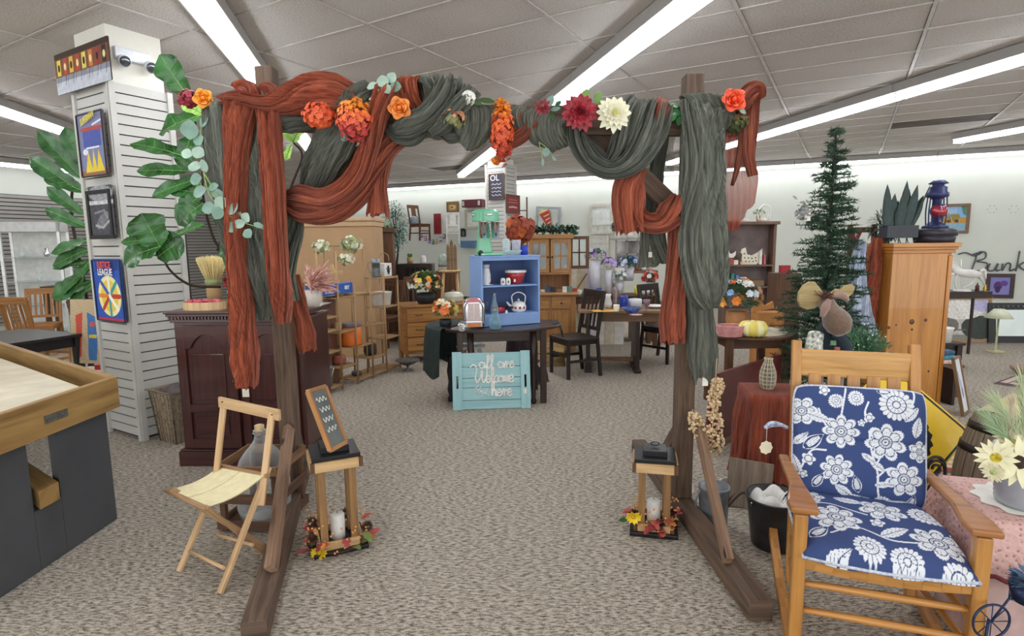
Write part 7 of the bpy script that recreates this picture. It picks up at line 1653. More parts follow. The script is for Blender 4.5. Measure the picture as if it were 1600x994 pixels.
# boards on the back column
def on_col(px0,py0,px1,py1,nrm,off=.05):
 def hit(x,y):d=ray(x,y);c=COL2+nrm*off;return Vector((0,0,EYE))+d*((c-Vector((0,0,EYE))).dot(nrm)/d.dot(nrm))
 return hit(px0,py1),hit(px1,py1),hit(px0,py0)
a,b,c=on_col(764,272,788,313,-GE);w_=(b-a).dot(GD);h_=c.z-a.z
A=quadart(w_-.04,h_-.04,220,'3E3A46',[('l',[(.15+.1*i,y+.03*math.sin(i*2.2+y*9))for i in range(8)],.03,'D8D8DE')for y in(.15,.3,.45,.6)],.05)
t=picture('chalk_sign','dark chalkboard with white script high on the back column',a,GD,(0,0,1),w_,h_,.02,M_BROWN,A,'sign');lettering('lettering','OL',.16,t,M_WHITE,GD*w_*.42+Vector((0,0,h_*.82))-GE*.02,GD,(0,0,1),.001)
a,b,c=on_col(791,303,812,333,GD);w_=(b-a).dot(GE);h_=c.z-a.z
A=quadart(abs(w_)-.04,h_-.04,160,'8E3A3A',[('l',[(.2,.3),(.5,.34),(.8,.3)],.06,'E0C0B8'),('l',[(.2,.75),(.8,.75)],.03,'C89088'),('l',[(.15,.6),(.85,.6)],.03,'C89088')],.03)
picture('red_sign','brick red framed sign on the right face of the back column',a,GE,(0,0,1),abs(w_),h_,.02,M_BROWN,A,'sign')
# ficus, lamp, desk, chairs behind the dresser
dY=9.6;dz=P(645,412,dY).z;x0,x1=P(612,420,dY).x,P(676,420,dY).x
t=T('writing_desk','dark brown writing desk with pigeonholes below the ficus','desk',((x0+x1)/2,dY,0));hw=(x1-x0)/2
m=MB();m.bb(-hw,hw,-.1,.3,dz-.3,dz);m.build('hutch',M_DARK,t,bevel=.004);m=MB();m.bb(-hw,hw,-.35,.3,dz-.36,dz-.3);m.build('desk_top',M_BROWN,t,bevel=.004);m=MB();m.bb(-hw,-hw+.4,-.3,.3,.05,dz-.36);m.build('drawer_stack',M_BROWN,t);m=MB();m.bb(hw-.06,hw,-.3,.3,0,dz-.36);m.build('side_panel',M_BROWN,t)
for k in range(4):m=MB();m.bb(-.1+k*.09,-.03+k*.09,-.104,-.1,dz-.2,dz-.06);m.build('pigeonhole_shade',plain('120E0C',.8),t)  # flat near-black plates: the shade inside the openings painted as colour
def DP(px,y=dY):return Vector((P(px,412,y).x,y+.05,dz+.001))
c=DP(619);leafy_tree('ficus','bushy artificial ficus standing on the writing desk',c,[(0,0,0),(.03,0,.25),(.0,0,.5)],(-.02,0,.62,.24,.2,.42),1500,.05,.022,[plain('4E7A68',.6,var=.3),plain('7FA394',.6,var=.2)],4)
vessel('table_lamp','small table lamp with a cream shade beside the ficus','lamp',DP(609),[(.05,0),(.06,.02),(.02,.04),(.03,.12),(.012,.2),(.001,.21)],M_METAL,parts=(('lamp_shade',lambda m:m.lathe([(.09,.2),(.045,.31),(.044,.31),(.088,.2)],n=20),plain('F0D08A',.8)),))
vessel('grass_pot','small square look pot of bright green grass on the desk','plant',DP(640),[(.045,0),(.055,.1),(.001,.1)],plain('C8A078',.7),parts=(('grass',lambda m:[m.leaf((random.uniform(-.04,.04),random.uniform(-.04,.04),.1),(random.uniform(-.2,.2),random.uniform(-.2,.2),1),(0,-1,0),.07,.008,.1,0,2,1)for _ in range(80)],plain('4E8A3A',.6)),))
vessel('white_jar','white lidded jar at the right end of the desk','jar',DP(661),[(.04,0),(.045,.02),(.045,.1),(.03,.13),(.001,.135)],M_WHITE)
c=P(657,470,8.9);simple_chair('ladderback_chair','wooden side chair with a cream cloth over its back by the desk',(c.x,8.9,0),.3,M_BROWN,bh=1.02);
boxy('cream_cloth','cream cloth hung over the chair back by the desk','cloth',(P(653,420,8.9).x+.02,9.17,.72),(.2,.05,.34),plain('E8E4D0',.8),.3,bevel=.015)
c=P(608,470,8.6);simple_chair('ladderback_chair','brown side chair between the bamboo shelf and the desk',(c.x-.12,8.7,0),-.4,M_BROWN,bh=.98)
# stools, picket sign, jar of books
c=P(703,470,8.9);t=T('bar_stool','natural wooden bar stool carrying the picket board','stool',(c.x,9.0,0),.2);zs=P(703,422,9).z
m=MB();m.lathe([(.001,zs-.03),(.17,zs-.03),(.18,zs-.01),(.17,zs),(.001,zs)],n=28);m.build('seat',M_OAKLIGHT,t)
for sx in(-1,1):
 for sy in(-1,1):m=MB();m.tube([(sx*.1,sy*.1,zs-.03),(sx*.18,sy*.18,0)],.016,7);m.build('leg',M_OAKLIGHT,t)
for z in(.35,.6):
 q_=.18-.08*z/zs
 for a_,b_ in(((-q_,-q_),(q_,-q_)),((-q_,q_),(q_,q_))):m=MB();m.tube([(*a_,z),(*b_,z)],.011,6);m.build('rung',M_OAKLIGHT,t)
hp=P(706,374,9).z-zs;t=T('picket_board','weathered brown picket fence board with three points on the stool','board',(c.x+.03,9.05,zs+.001));
for k,(x,s_)in enumerate(((-.055,.85),(0,1),(.055,.85))):m=MB();m.prism([(-.025,0),(.025,0),(.025,hp*s_-.05),(0,hp*s_),(-.025,hp*s_-.05)],.02,(x,0,0));m.build('picket',wood('8A7050','5A4630',.8),t)
c=P(690,470,9.2);boxy('side_cabinet','low brown chest behind the dresser under the glass cloche','chest',(c.x,9.6,0),(.5,.35,P(690,424,9.5).z),M_BROWN);zc=P(690,424,9.5).z
for k in range(4):boxy('stacked_book',f'{["lowest", "second", "third", "topmost"][k]} of four pale books under the glass cloche','book',(c.x,9.58,zc+.001+k*.035),(.18-.01*k,.14,.033),plain(['8A9088','C8C8B8','6E7A74','B8B8A8'][k],.7),.1*k,'books under the cloche')
vessel('glass_cloche','clear glass cloche on a stack of books','cloche',(c.x,9.58,zc+.142),[(.08,0),(.085,.08),(.05,.13),(.001,.15)],glass('CFE0D8',.05,.5))
# ================================================================== OAK HUTCH
HY=7.9;zh=P(860,366,HY).z;x0,x1=P(826,400,HY).x,P(893,400,HY).x;wd=x1-x0;t=T('oak_hutch','oak hutch with glazed upper doors and counter behind the blue cabinet','hutch',(x0,HY,0),-.05)
zl,zm=P(860,456,HY).z,P(860,426,HY).z
MH2=wood('B5824A','7C5428',.45)
m=MB();m.bb(-.05,wd+.05,-.15,.4,.08,zl-.03);m.build('base_cabinet',MH2,t,bevel=.004);m=MB();m.bb(-.08,wd+.08,-.2,.4,zl-.03,zl);m.build('counter',wood('C8935A','96683A',.4),t,bevel=.005)
m=MB();m.bb(0,.03,.1,.4,zl,zh);m.bb(wd-.03,wd,.1,.4,zl,zh);m.bb(0,wd,.38,.4,zl,zh);m.bb(0,wd,.08,.4,zm-.03,zm);m.build('case',MH2,t)
m=MB();m.bb(-.03,wd+.03,.04,.42,zh-.06,zh);m.build('cornice',MH2,t,bevel=.006)
for k in range(2):
 a,b=.01+k*wd/2,.01+(k+1)*wd/2-.02;m=MB()
 for q_ in((a,a+.045,.07,.095,zm,zh-.06),(b-.045,b,.07,.095,zm,zh-.06),(a+.045,b-.045,.07,.095,zm,zm+.05),(a+.045,b-.045,.07,.095,zh-.12,zh-.06),(a+.045,b-.045,.075,.09,(zm+zh)/2-.045,(zm+zh)/2-.025),((a+b)/2-.008,(a+b)/2+.008,.075,.09,zm,zh-.06)):m.bb(*q_)
 d_=m.build('door',MH2,t);m=MB();m.bb(a+.045,b-.045,.083,.086,zm+.04,zh-.1);m.build('pane',glass('D8E0DC',.05,.5),d_);m=MB();m.ell((b-.02 if k==0 else a+.02,.055,(zm+zh)/2-.05),.014);m.build('knob',M_BLACK,d_)
for k in range(2):
 a,b=k*wd/2+.02,(k+1)*wd/2-.02;m=MB();m.bb(a,b,-.165,-.15,zl-.22,zl-.06);d_=m.build('drawer',MH2,t,bevel=.003);m=MB();m.ell(((a+b)/2,-.18,zl-.14),.013);m.build('knob',M_BLACK,d_)
 m=MB();m.bb(a,b,-.165,-.15,.12,zl-.25);m.build('lower_door',MH2,t,bevel=.003)
def HP(x,y,z):return Vector((x0,HY,0))+turn((x,y,0),-.05)+Vector((0,0,z))
for k in range(3):vessel('china_figure',['left','middle','right'][k]+' small china figure inside the hutch doors','figurine',HP(.12+k*.2,.2,zm+.001),[(.03,0),(.02,.05),(.025,.08),(.001,.11)],plain(['F0E4D8','C8A090','DCE0E4'][k],.4))
g_=HP(wd/2,.15,zh+.03);m=MB();rnd=random.Random(4)
t=T('leaf_garland','dark green leaf garland lying along the hutch top','garland',g_)
for k in range(420):x=rnd.uniform(-wd*.62,wd*.62);m.leaf((x,rnd.uniform(-.1,.05),rnd.uniform(0,.06)),(rnd.gauss(0,1),rnd.gauss(-.3,1),rnd.gauss(.3,.6)),(0,0,1),.09,.035,.3,.2,3,2)
m.build('leaves',plain('3E6048',.6,var=.4,scale=15),t,kind='stuff');m=MB();m.tube([(-wd*.6,0,0),(0,-.02,.02),(wd*.6,0,0)],.01,6,k=10);m.build('vine',M_STEM,t)
rnd=random.Random(9)
for k in range(9):boxy('counter_clutter',f'{ORD[k]} little coloured packet from the left on the hutch counter','packet',HP(.04+k*.075,-.1+.06*(k%3),zl+.001),(.06,.05,rnd.uniform(.03,.1)),plain(['C8D8E0','7AA8B8','E8E4D8','3A4A6A','2A2A2C','8A6A5A','D8D4C8','5A8A8A','B84A3A'][k],.5),rnd.uniform(-.5,.5))
# window sash leaning beside it, pale boards, baskets
a=P(892,421,8.1);w_,h_=pxl(892,923,8.1),P(892,369,8.1).z-a.z;t=T('brown_window_sash','brown four pane window sash standing right of the hutch','window sash',(a.x,8.3,a.z))
for b_ in((0,.045,0,h_),(w_-.045,w_,0,h_),(.045,w_-.045,0,.045),(.045,w_-.045,h_-.045,h_),(w_/2-.01,w_/2+.01,.045,h_-.045),(.045,w_-.045,h_/2-.01,h_/2+.01)):m=MB();m.bb(b_[0],b_[1],-.015,.015,b_[2],b_[3]);m.build('sash_bar',M_BROWN,t,bevel=.002)
for i in range(2):
 for j in range(2):m=MB();x_=.045+i*(w_/2-.03);z_=.045+j*(h_/2-.03);m.bb(x_,x_+w_/2-.06,-.002,.002,z_,z_+h_/2-.06);m.build('pane',M_GLASS,t)
t=T('pale_board_screen','whitewashed upright board screen below the brown window sash','screen',(P(886,450,8.5).x,8.55,0));hb=a.z-.003;
for k in range(6):m=MB();m.bb(k*.145,k*.145+.138,-.01+.004*(k%2),.01,0,hb-.0 if k<4 else hb);m.build('board',plain(['E8E2D0','DCD2B4','E4DEEA','EAE6DA','DAD0B8','E6E4DC'][k],.7),t)
m=MB();m.beam((.06,-.03,hb-.45),(.3,-.03,hb-.08),.02,.02);m.build('brace',M_OAK,t)
c=P(868,545,6.9);
for k,(dx,h,lb)in enumerate(((-.02,.16,'lower of two square wicker baskets behind the dark dining chair'),(-.02,.14,'upper of two square wicker baskets behind the dark dining chair'))):
 t=T('wicker_basket',lb,'basket',(c.x+dx-.02,7.2,0 if k==0 else.175));s_=.17
 for j in range(10):m=MB();m.tube([(s_*a_,s_*b_,.008+j*h/10)for a_,b_ in((-1,-1),(1,-1),(1,1),(-1,1))],.009,5,closed=True);m.build('weave_ring',plain('CDB07C',.8,var=.3,scale=40),t)
 m=MB();m.bb(-s_,s_,-s_,s_,.0,.006);m.build('bottom',plain('B89A68',.8),t)
# ================================================================== DINING TABLE
A_,B_=G(908,489,.75),G(1072,489,.75);rzt=-.12;TL=Vector((A_.x,6.75,0));wd=1.22;MT2=wood('9A7650','5E4228',.5)
t=T('dining_table','dining table with a worn wooden top on dark slab ends under the dishes','table',TL,rzt)
m=MB();m.bb(0,wd,-.1,.65,.72,.75);m.build('table_top',MT2,t,bevel=.005);m=MB();m.bb(.25,wd-.1,-.07,-.05,.62,.72);m.bb(.25,wd-.1,.6,.62,.62,.72);m.build('apron',wood('7A5A3C','4E3622',.5),t)
for x in(.1,.68):m=MB();m.bb(x,x+.045,-.05,.6,.03,.72);m.build('slab_leg',M_DARK,t,bevel=.003);m=MB();m.bb(x-.02,x+.065,-.08,.63,0,.04);m.build('foot',M_DARK,t,bevel=.004)
m=MB();m.bb(.14,.7,.25,.29,.08,.13);m.build('stretcher',MT2,t)
def DTp(px,py=488):p_=G(px,py,.75);return Vector((p_.x,p_.y,.7515))
c=G(903,570);simple_chair('dark_chair','nearly black slat back dining chair at the left end of the dishes table',((c.x-.08)*.96,6.6,0),-1.15,plain('2A211E',.4),bh=.98,slats=5,sw=.45)
c=G(1030,560);simple_chair('dark_chair','nearly black slat back dining chair behind the rust tail at right',(c.x+.03,7.35,0),.7,plain('2A211E',.4),bh=.98,slats=4)
WHB=plain('E8ECF0',.3)
def bowlp(r,h):return[(r*.4,0),(r*.5,.008),(r,h),(r*.95,h),(r*.45,.012),(.001,.01)]
for nm,lb,cat,px,py,prof,mt in(
('patterned_bowl','wide blue and white patterned bowl at the front of the dishes table','bowl',987,489,bowlp(.12,.06),plain('4A5E9A',.3,var=.9,scale=50)),
('cream_mug','cream straight mug left of the patterned bowl','mug',963,487,[(.03,0),(.036,.01),(.036,.08),(.03,.08),(.001,.01)],plain('EFE8D0',.4)),
('blue_pitcher','cobalt blue glass pitcher behind the patterned bowl','pitcher',975,481,[(.045,0),(.055,.04),(.05,.12),(.04,.15),(.001,.14)],glass('3A5AC8',.05,.9)),
('pressed_glass_jar','tall pressed glass jar left of the cobalt pitcher','jar',962,480,[(.04,0),(.05,.06),(.03,.12),(.045,.2),(.03,.24),(.001,.25)],plain('8A7A78',.2,.3)),
('white_pitcher','white china pitcher on the dishes table beside the glass jar','pitcher',950,481,[(.04,0),(.05,.05),(.03,.13),(.04,.17),(.001,.16)],M_WHITE),
('clear_decanter','clear glass decanter at the left back of the dishes table','decanter',941,481,[(.04,0),(.05,.04),(.02,.13),(.02,.18),(.001,.2)],M_GLASS),
('pink_goblet','dusky pink glass goblet right of the patterned bowl','goblet',1010,487,[(.035,0),(.01,.01),(.01,.05),(.035,.08),(.042,.14),(.036,.14),(.001,.08)],plain('8A6A78',.2)),
('white_box_stack','white round covered dish behind the patterned bowl','dish',992,480,[(.08,0),(.085,.08),(.08,.1),(.001,.11)],WHB),
('white_plate_stack','stack of white plates at the right of the dishes table','plates',1024,481,[(.05,0),(.11,.02),(.11,.03),(.001,.03)],M_WHITE),
('pink_lace_mat','pink and grey crochet mat hanging at the front table edge','mat',997,494,[(.07,0),(.075,.004),(.001,.005)],plain('D8B8C4',.9,var=.4,scale=60))):
 vessel(nm,lb,cat,DTp(px,py)+Vector((0,.1 if py>492 else 0,0)),prof,mt)
c=DTp(943,487);m=MB();m.grid(lambda u,v:Vector(((u-.5)*.26,(v-.5)*.2,.008+.02*abs(math.sin(9*u+5*v))*math.sin(PI*u)*math.sin(PI*v))),20,16);tag(m.build('gold_cloth',plain('E0B05A',.8,var=.25,scale=30),loc=c),'crumpled golden yellow cloth at the front left of the dishes table','cloth')
# second table behind
S0=P(925,470,8.0);t=table('back_table','dark table of blue and white dishes behind the dining table',(S0.x+.35,8.4,0),0,1.3,.5,.78,M_BROWN)
for k,(px,r,h,cc_,lb)in enumerate(((893,.11,.06,'DCE6EA','pale blue oval dish at the left of the back table'),(905,.04,.08,'F0EEE8','white cup on the back table'),(926,.09,.05,'2F4AA0','cobalt blue bowl on the back table'),(936,.04,.1,'3A5AB0','blue glass at the middle of the back table'),(996,.06,.12,'E8DC5A','yellow pineapple jar on the back table'),(1006,.1,.08,'ECECEC','broad white bowl at the right of the back table'))):
 p_=P(px,470,8.3);vessel('back_dish',lb,'dish',(p_.x,8.3,.7815),[(r*.6,0),(r*.8,h*.3),(r,h),(r*.9,h),(.001,h*.3)],plain(cc_,.4))
for px,py0,lb,cols,r_,lc in((930,405,'lilac and white flower arrangement on the back table',['C8A8E0','E4D8F0','B08AD0','F0EEF4'],.16,'7A9A7A'),(951,420,'tall lilac hyacinth arrangement beside the glass jars',['B89AD8','A888CC','D0B8E8'],.1,'8A9A8A'),(983,415,'blue flowers in the middle of the window shelf',['5A78C8','8AA0DC','D8E0F0'],.16,'5A8A6A'),(968,440,'clear vase of white blossoms on the back table',['EEF0EC','D8E0DC'],.1,'A8B8A8'),(1015,440,'small mixed bouquet at the right end of the window shelf',['E86A5A','F0E8E0','C83A3A'],.12,'6A8A6A')):
 p_=P(px,py0,8.4 if px!=983 else 8.8);pt_=max(.1,p_.z-.80);bouquet('shelf_bouquet',lb,(p_.x,p_.y,.782 if px!=983 else.95),r_,.18,cols,int(px),22,pt_ if px!=983 else.2,'D8D8E0',lc,.045)
# window-pane shelf
Yw=9.0;a=P(962,430,Yw);x0,x1=a.x,P(1012,430,Yw).x;zt,zb=P(985,375,Yw).z,P(985,462,Yw).z;t=T('window_shelf','shelf unit made with a grey six pane window front by the right brace','shelf',(x0,Yw,0));wd=x1-x0;MG=plain('9A948C',.6)
m=MB();m.bb(-.06,wd+.06,-.1,.2,zt,zt+.03);m.build('top_board',MG,t)
zw=P(985,420,Yw).z
for x in(0,wd/3,2*wd/3,wd):m=MB();m.bb(x-.012,x+.012,-.02,.0,zw,zt);m.build('upright_bar',MG,t)
for z in(zw,(zw+zt)/2):m=MB();m.bb(0,wd,-.02,0,z-.012,z+.012);m.build('cross_bar',MG,t)
for i in range(3):
 for j in range(2):m=MB();z_=zw+.012+j*(zt-zw)/2;m.bb(i*wd/3+.012,(i+1)*wd/3-.012,-.012,-.006,z_,z_+(zt-zw)/2-.024);m.build('pane',plain('8A8480',.08,.2,.4,6),t)
m=MB();m.bb(-.15,wd+.1,-.25,.2,zw-.06,zw-.02);m.bb(-.1,wd+.2,-.25,.2,zb-.12,zb-.08);m.bb(-.1,-.06,-.25,.2,0,zw-.06);m.bb(wd+.02,wd+.06,-.25,.2,0,zw-.06);m.bb(wd*.5,wd*.5+.03,-.25,.2,0,zb-.12);m.build('lower_case',wood('8A6A50','5A4230',.6),t)
for k,(px,lb,cols)in enumerate(((968,'dark and cream leafy plant at the left on the window shelf top',['F0F0E8','2A3A2A']),(986,'red and white blooms at the middle on the window shelf top',['8A1A2A','F0F0EA','B82A3A']),(1004,'dark red blooms at the right on the window shelf top',['7A1A24','E8E4DC']))):
 p_=P(px,372,Yw);bouquet('top_plant',lb,(p_.x,Yw+.05,zt+.031),.13,.16,cols,40+k,20,.1,'E8E8E0','4A6A4A',.05)
for k in range(6):p_=P(966+k*9,445,Yw);vessel('trinket',f'{ORD[k]} small trinket from the left on the lower window shelf','trinket',(p_.x,Yw-.15,zw-.019),[(.03,0),(.04,.03),(.025,.08),(.001,.1)],plain(['E8E4D8','F0F0F0','C8C0B8','B85A4A','E8E8E8','D8B8A8'][k],.5))
p_=P(1013,450,8.7);t=T('red_ring_plate','white round plate with a deep red ring near the right brace','plate',(p_.x,8.7,p_.z));m=MB();m.lathe([(.075,0),(.07,.012),(.001,.014)],ax=(0,-1,.1),n=28);m.build('plate',M_WHITE,t);m=MB();m.lathe([(.045,.013),(.043,.018),(.001,.019)],ax=(0,-1,.1),n=28);m.build('red_centre',plain('9A2A34',.4),t)
m=MB();m.box((0,.03,-(p_.z)/2),(.02,.02,p_.z-.02));m.build('stand',M_BROWN,t)
# ================================================================== RIGHT: brown bookcase
Yb=9.2;x0,x1=P(1128,400,Yb).x,P(1203,400,Yb).x;zt=P(1165,352,Yb).z;wd=x1-x0;t=T('brown_bookcase','brown open bookcase of country trinkets right of the right post','bookcase',(x0,Yb,0),-.15);MBB=wood('7E6250','523C30',.6)
zs_=[.12,P(1165,480,Yb).z,P(1165,446,Yb).z,P(1165,413,Yb).z]
for x in(0,wd-.04):m=MB();m.bb(x,x+.04,-.15,.15,0,zt);m.build('side_panel',MBB,t)
m=MB();m.bb(.04,wd-.04,.13,.15,0,zt);m.build('back_panel',plain('8A7A76',.7,var=.3,scale=4),t);m=MB();m.bb(-.04,wd+.04,-.19,.16,zt,zt+.05);m.build('cornice',MBB,t,bevel=.008)
for z in zs_:m=MB();m.bb(.04,wd-.04,-.16,.13,z-.025,z);m.build('shelf_board',MBB,t)
def BP(px,z,y=-.05):p_=P(px,400,Yb);return Vector((x0,Yb,0))+turn((p_.x-x0,y,0),-.15)+Vector((0,0,z+.001))
def flat_hen(name,label,c,s_,mt,dots=False):
 t=T(name,label,'decoration',c);ol=[(-.1,0),(.08,0),(.16,.1),(.17,.26),(.1,.2),(.0,.15),(-.08,.17),(-.11,.28),(-.17,.26),(-.19,.2),(-.16,.17),(-.17,.08)]
 m=MB();m.prism([(a*s_,b*s_)for a,b in ol],.02,(0,0,0));m.build('body',mt,t)
 if dots:m=MB();[m.lathe([(.012*s_,0),(.001,.002)],(a*s_,-.0105,b*s_),8,(0,-1,0))for a,b in((-.1,.05),(-.04,.05),(.02,.05),(.07,.06),(-.12,.11),(-.06,.11),(0,.1),(.06,.11),(.12,.13),(-.13,.18),(.12,.2))];m.build('dots',M_BLACK,t,kind='stuff')
flat_hen('polka_dot_hen','big cream wooden hen with black dots on the bookcase',BP(1171,zs_[3]),.95,plain('E4DEC8',.6),True);flat_hen('white_hen','little white china hen on the bookcase shelf',BP(1141,zs_[3]+.11),.4,M_WHITE)
for k,(px,z,w2,h2,cc_,lb)in enumerate(((1137,3,.12,.1,'B0584A','rusty red box under the white hen'),(1147,3,.07,.07,'F0E0D0','cream card at the foot of the polka dot hen'),(1157,3,.06,.05,'E8C8A0','tan packet beside the cream card'),(1183,3,.04,.2,'E8E4DC','white upright board at the right of the polka dot hen'),(1189,3,.03,.15,'C86A6A','pink striped card at the right end of the hen shelf'),
(1133,2,.09,.14,'F0EEE8','white carton at the left of the middle shelf'),(1143,2,.05,.2,'4A8A8A','teal tall box on the middle shelf'),(1150,2,.05,.17,'5A8AC8','sky blue box on the middle shelf'),(1159,2,.1,.14,'ECECEC','white cube box on the middle shelf'),(1181,2,.18,.09,'8A6A44','brown wooden model on the middle shelf right'))):
 boxy('shelf_box',lb,'box',BP(px,zs_[z]if lb[:5]!='rusty' else zs_[z]),(w2,.08,h2),plain(cc_,.6))
for k,(px,h2,cc_,lb)in enumerate(((1134,.1,'E8C8B8','pink rag figure lying at the left on the bookcase top'),(1146,.08,'D8B8A0','tan figure on the bookcase top'),(1160,.07,'F0E8DC','cream figure at the middle of the bookcase top'),(1185,.09,'E8E0D4','cream cloth duck at the right of the bookcase top'))):vessel('rag_figure',lb,'figurine',BP(px,zt+.05),[(.04,0),(.06,h2*.4),(.03,h2*.7),(.04,h2*.9),(.001,h2)],plain(cc_,.8,var=.3))
bouquet('small_pot_plant','small green plant in a tan pot on the bookcase top',BP(1184,zt+.05,.02)+Vector((-.03,0,0)),.09,.1,['8AA86A','A8C08A'],61,10,.1,'C8A06A','6A8A4A');
c=BP(1196,zt+.05);m=MB();m.tube([(-.1,0,0),(-.12,0,.15),(-.03,0,.26),(.08,0,.2),(.06,0,0)],.01,6,k=20);m.tube([(-.06,0,0),(-.07,0,.14),(-.02,0,.2),(.04,0,.15),(.03,0,0)],.007,6,k=20);tag(m.build('white_wire_chair',plain('E8E8E0',.5),loc=c+Vector((-.06,.05,0))),'tiny white wire doll chair at the right end of the bookcase top','decoration',kind=None)
# round table with flowers, basket, cushion
RT=G(1150,556);RTc=Vector((P(1166,530,5.2).x,5.2,0));t=table('round_table','round brown table with a cream cloth under the flowers right of the post',RTc,0,.84,.84,.72,M_BROWN,shape='o')
m=MB();m.lathe([(.001,.7215),(.3,.7215),(.35,.722),(.35,.7235),(.001,.7245)],RTc,40);tag(m.build('cream_cloth',plain('E8DCC0',.8,var=.2,scale=20)),'cream cloth spread on the round brown table','cloth')
def RP(px,py):p_=G(px,py,.725);return Vector((p_.x,p_.y,.7255))
t=T('pink_basket','low pink wicker basket with handles on the round table','basket',RP(1148,528)+Vector((.0,.1,0)))
for j in range(8):m=MB();m.tube([((.1+.003*j)*math.cos(i/20*6.28),(.08+.003*j)*math.sin(i/20*6.28),.006+j*.012)for i in range(20)],.007,5,closed=True);m.build('weave_ring',plain('D89A98',.8,var=.2),t)
m=MB();m.lathe([(.001,.003),(.1,.003),(.001,.006)],sy=.8);m.build('bottom',plain('C08884',.8),t)
bouquet('mixed_bouquet','large orange, blue and white flower arrangement on the round table',Vector((P(1152,500,5.35).x,5.35,.7255)),.22,.32,['F08A2E','F4A83A','EE7A3A','F2EEE6','8AB0D8','E8A87A','DCE4EA','F0B04A'],77,50,.16,'B07A4A','5E7A5A',.045)
t=T('lemon_cushion','pale yellow pleated pumpkin shaped cushion on the round table','cushion',RP(1184,528)+Vector((.0,.1,0)))
for k in range(10):
 a=k*2*PI/10;m=MB();m.ell((.07*math.cos(a),.07*math.sin(a),.065),.055,.04,.065,12,8);m.build('lobe',plain('F4DC6A' if k%2 else 'F8F0B0',.6),t)
# carved wooden shapes / rooster box between
c=P(1195,500,6.5);boxy('wood_rooster','orange brown wooden box behind the lemon cushion','box',(c.x+.05,6.55,0),(.3,.2,P(1200,488,6.5).z),plain('C88A4A',.6))
c=P(1212,497,6.3);m=MB();m.prism([(-.12,0),(.14,.04),(.12,.12),(.03,.07),(-.06,.16),(-.1,.14)],.03);tag(m.build('carved_bird',plain('CC8F50',.6),loc=(c.x-.05,6.55,P(1200,488,6.5).z+.001)),'carved wooden bird shape on top of the orange brown box','decoration')
# ================================================================== CHRISTMAS TREE
c=Vector((P(1285,500,4.9).x,4.9,0));zt=P(1307,194,4.9).z;t=T('fir_tree','slim artificial fir tree rising behind the moose','tree',c);rnd=random.Random(21);lean=(P(1307,194,4.9).x-c.x)
m=MB();m.tube([(0,0,0),(lean*.5,0,zt*.5),(lean,0,zt-.03)],[.03,.008],8,k=12);m.build('trunk',M_STEM,t)
mm=[MB(),MB()];MN=[plain('3A5640',.7,var=.4,scale=20),plain('5A7560',.7,var=.3,scale=20)];nb=0
z=.35
while z<zt-.02:
 u=(z-.3)/(zt-.3);R=.45*(1-u)**.8+.03;nbr=max(6,int(17*(1-u)+5))
 for k in range(nbr):
  a=rnd.uniform(0,6.28);L=R*rnd.uniform(.65,1.12);d=Vector((math.cos(a),math.sin(a),rnd.uniform(-.05,.3)));o_=Vector((lean*z/zt,0,z+rnd.uniform(-.02,.02)))
  q_=mm[rnd.random()<.35];n_=int(L*260)+12
  for i in range(n_):
   s_=(i+rnd.random())/n_;p_=o_+d*L*s_;p_.z-=.10*L*s_*s_;nd=(d*.7+Vector((rnd.gauss(0,.7),rnd.gauss(0,.7),rnd.gauss(.1,.5)))).normalized()*rnd.uniform(.025,.05);sd_=nd.cross(Vector((rnd.random(),rnd.random(),1))).normalized()*.005;q_.add([p_-sd_,p_+sd_,p_+nd],[[0,1,2]])
 z+=.045 if z>1 else.06
for k in(0,1):mm[k].build('needles',MN[k],t,kind='stuff')
price_tag(1262,338,4.5,'white paper tag hanging high on the fir tree',.045,.07)
c=P(1256,330,4.5);t=T('grey_owl_ornament','grey and white feathery ornament on the left side of the fir tree','ornament',c);m=MB();rnd=random.Random(2);[m.leaf(Vector((rnd.gauss(0,.02),rnd.gauss(0,.02),rnd.gauss(0,.03))),(rnd.gauss(0,1),rnd.gauss(0,1),rnd.gauss(.2,1)),(0,-1,0),.05,.02,.3,.2,3,2)for _ in range(60)];m.build('feathers',plain('8A8A88',.8,var=.6),t,kind='stuff')
boxy('red_box','small red lettered box glimpsed behind the fir tree','box',(P(1226,420,7).x,7.0,P(1226,426,7).z),(.12,.06,.09),plain('B02A34',.5));
boxy('box_stand','narrow dark stand under the red box behind the fir tree','stand',(P(1226,420,7).x,7.0,0),(.3,.25,P(1226,426,7).z-.001),M_BROWN)
# small greenery beside the moose
c=P(1348,548,4.0);t=T('evergreen_pick','small evergreen bunch with white tips right of the moose','foliage',c);m=MB();m2=MB();rnd=random.Random(14)
for k in range(1500):
 d=Vector((rnd.gauss(0,1),rnd.gauss(0,1),rnd.gauss(.2,.9))).normalized()*rnd.uniform(.03,.16);nd=(d.normalized()+Vector((rnd.gauss(0,.5),rnd.gauss(0,.5),.3))).normalized()*.04;sd_=nd.cross(Vector((0,1,.3))).normalized()*.005;m.add([d-sd_,d+sd_,d+nd],[[0,1,2]])
 if k%22==0:m2.ell(d+nd,.006,n=6,m=4)
m.build('needles',plain('4E7A56',.6,var=.4),t,kind='stuff');m2.build('white_tips',M_WHITE,t,kind='stuff');m=MB();m.tube([(0,0,0),(0,.02,-c.z)],.008,6);m.build('stem',M_STEM,t)
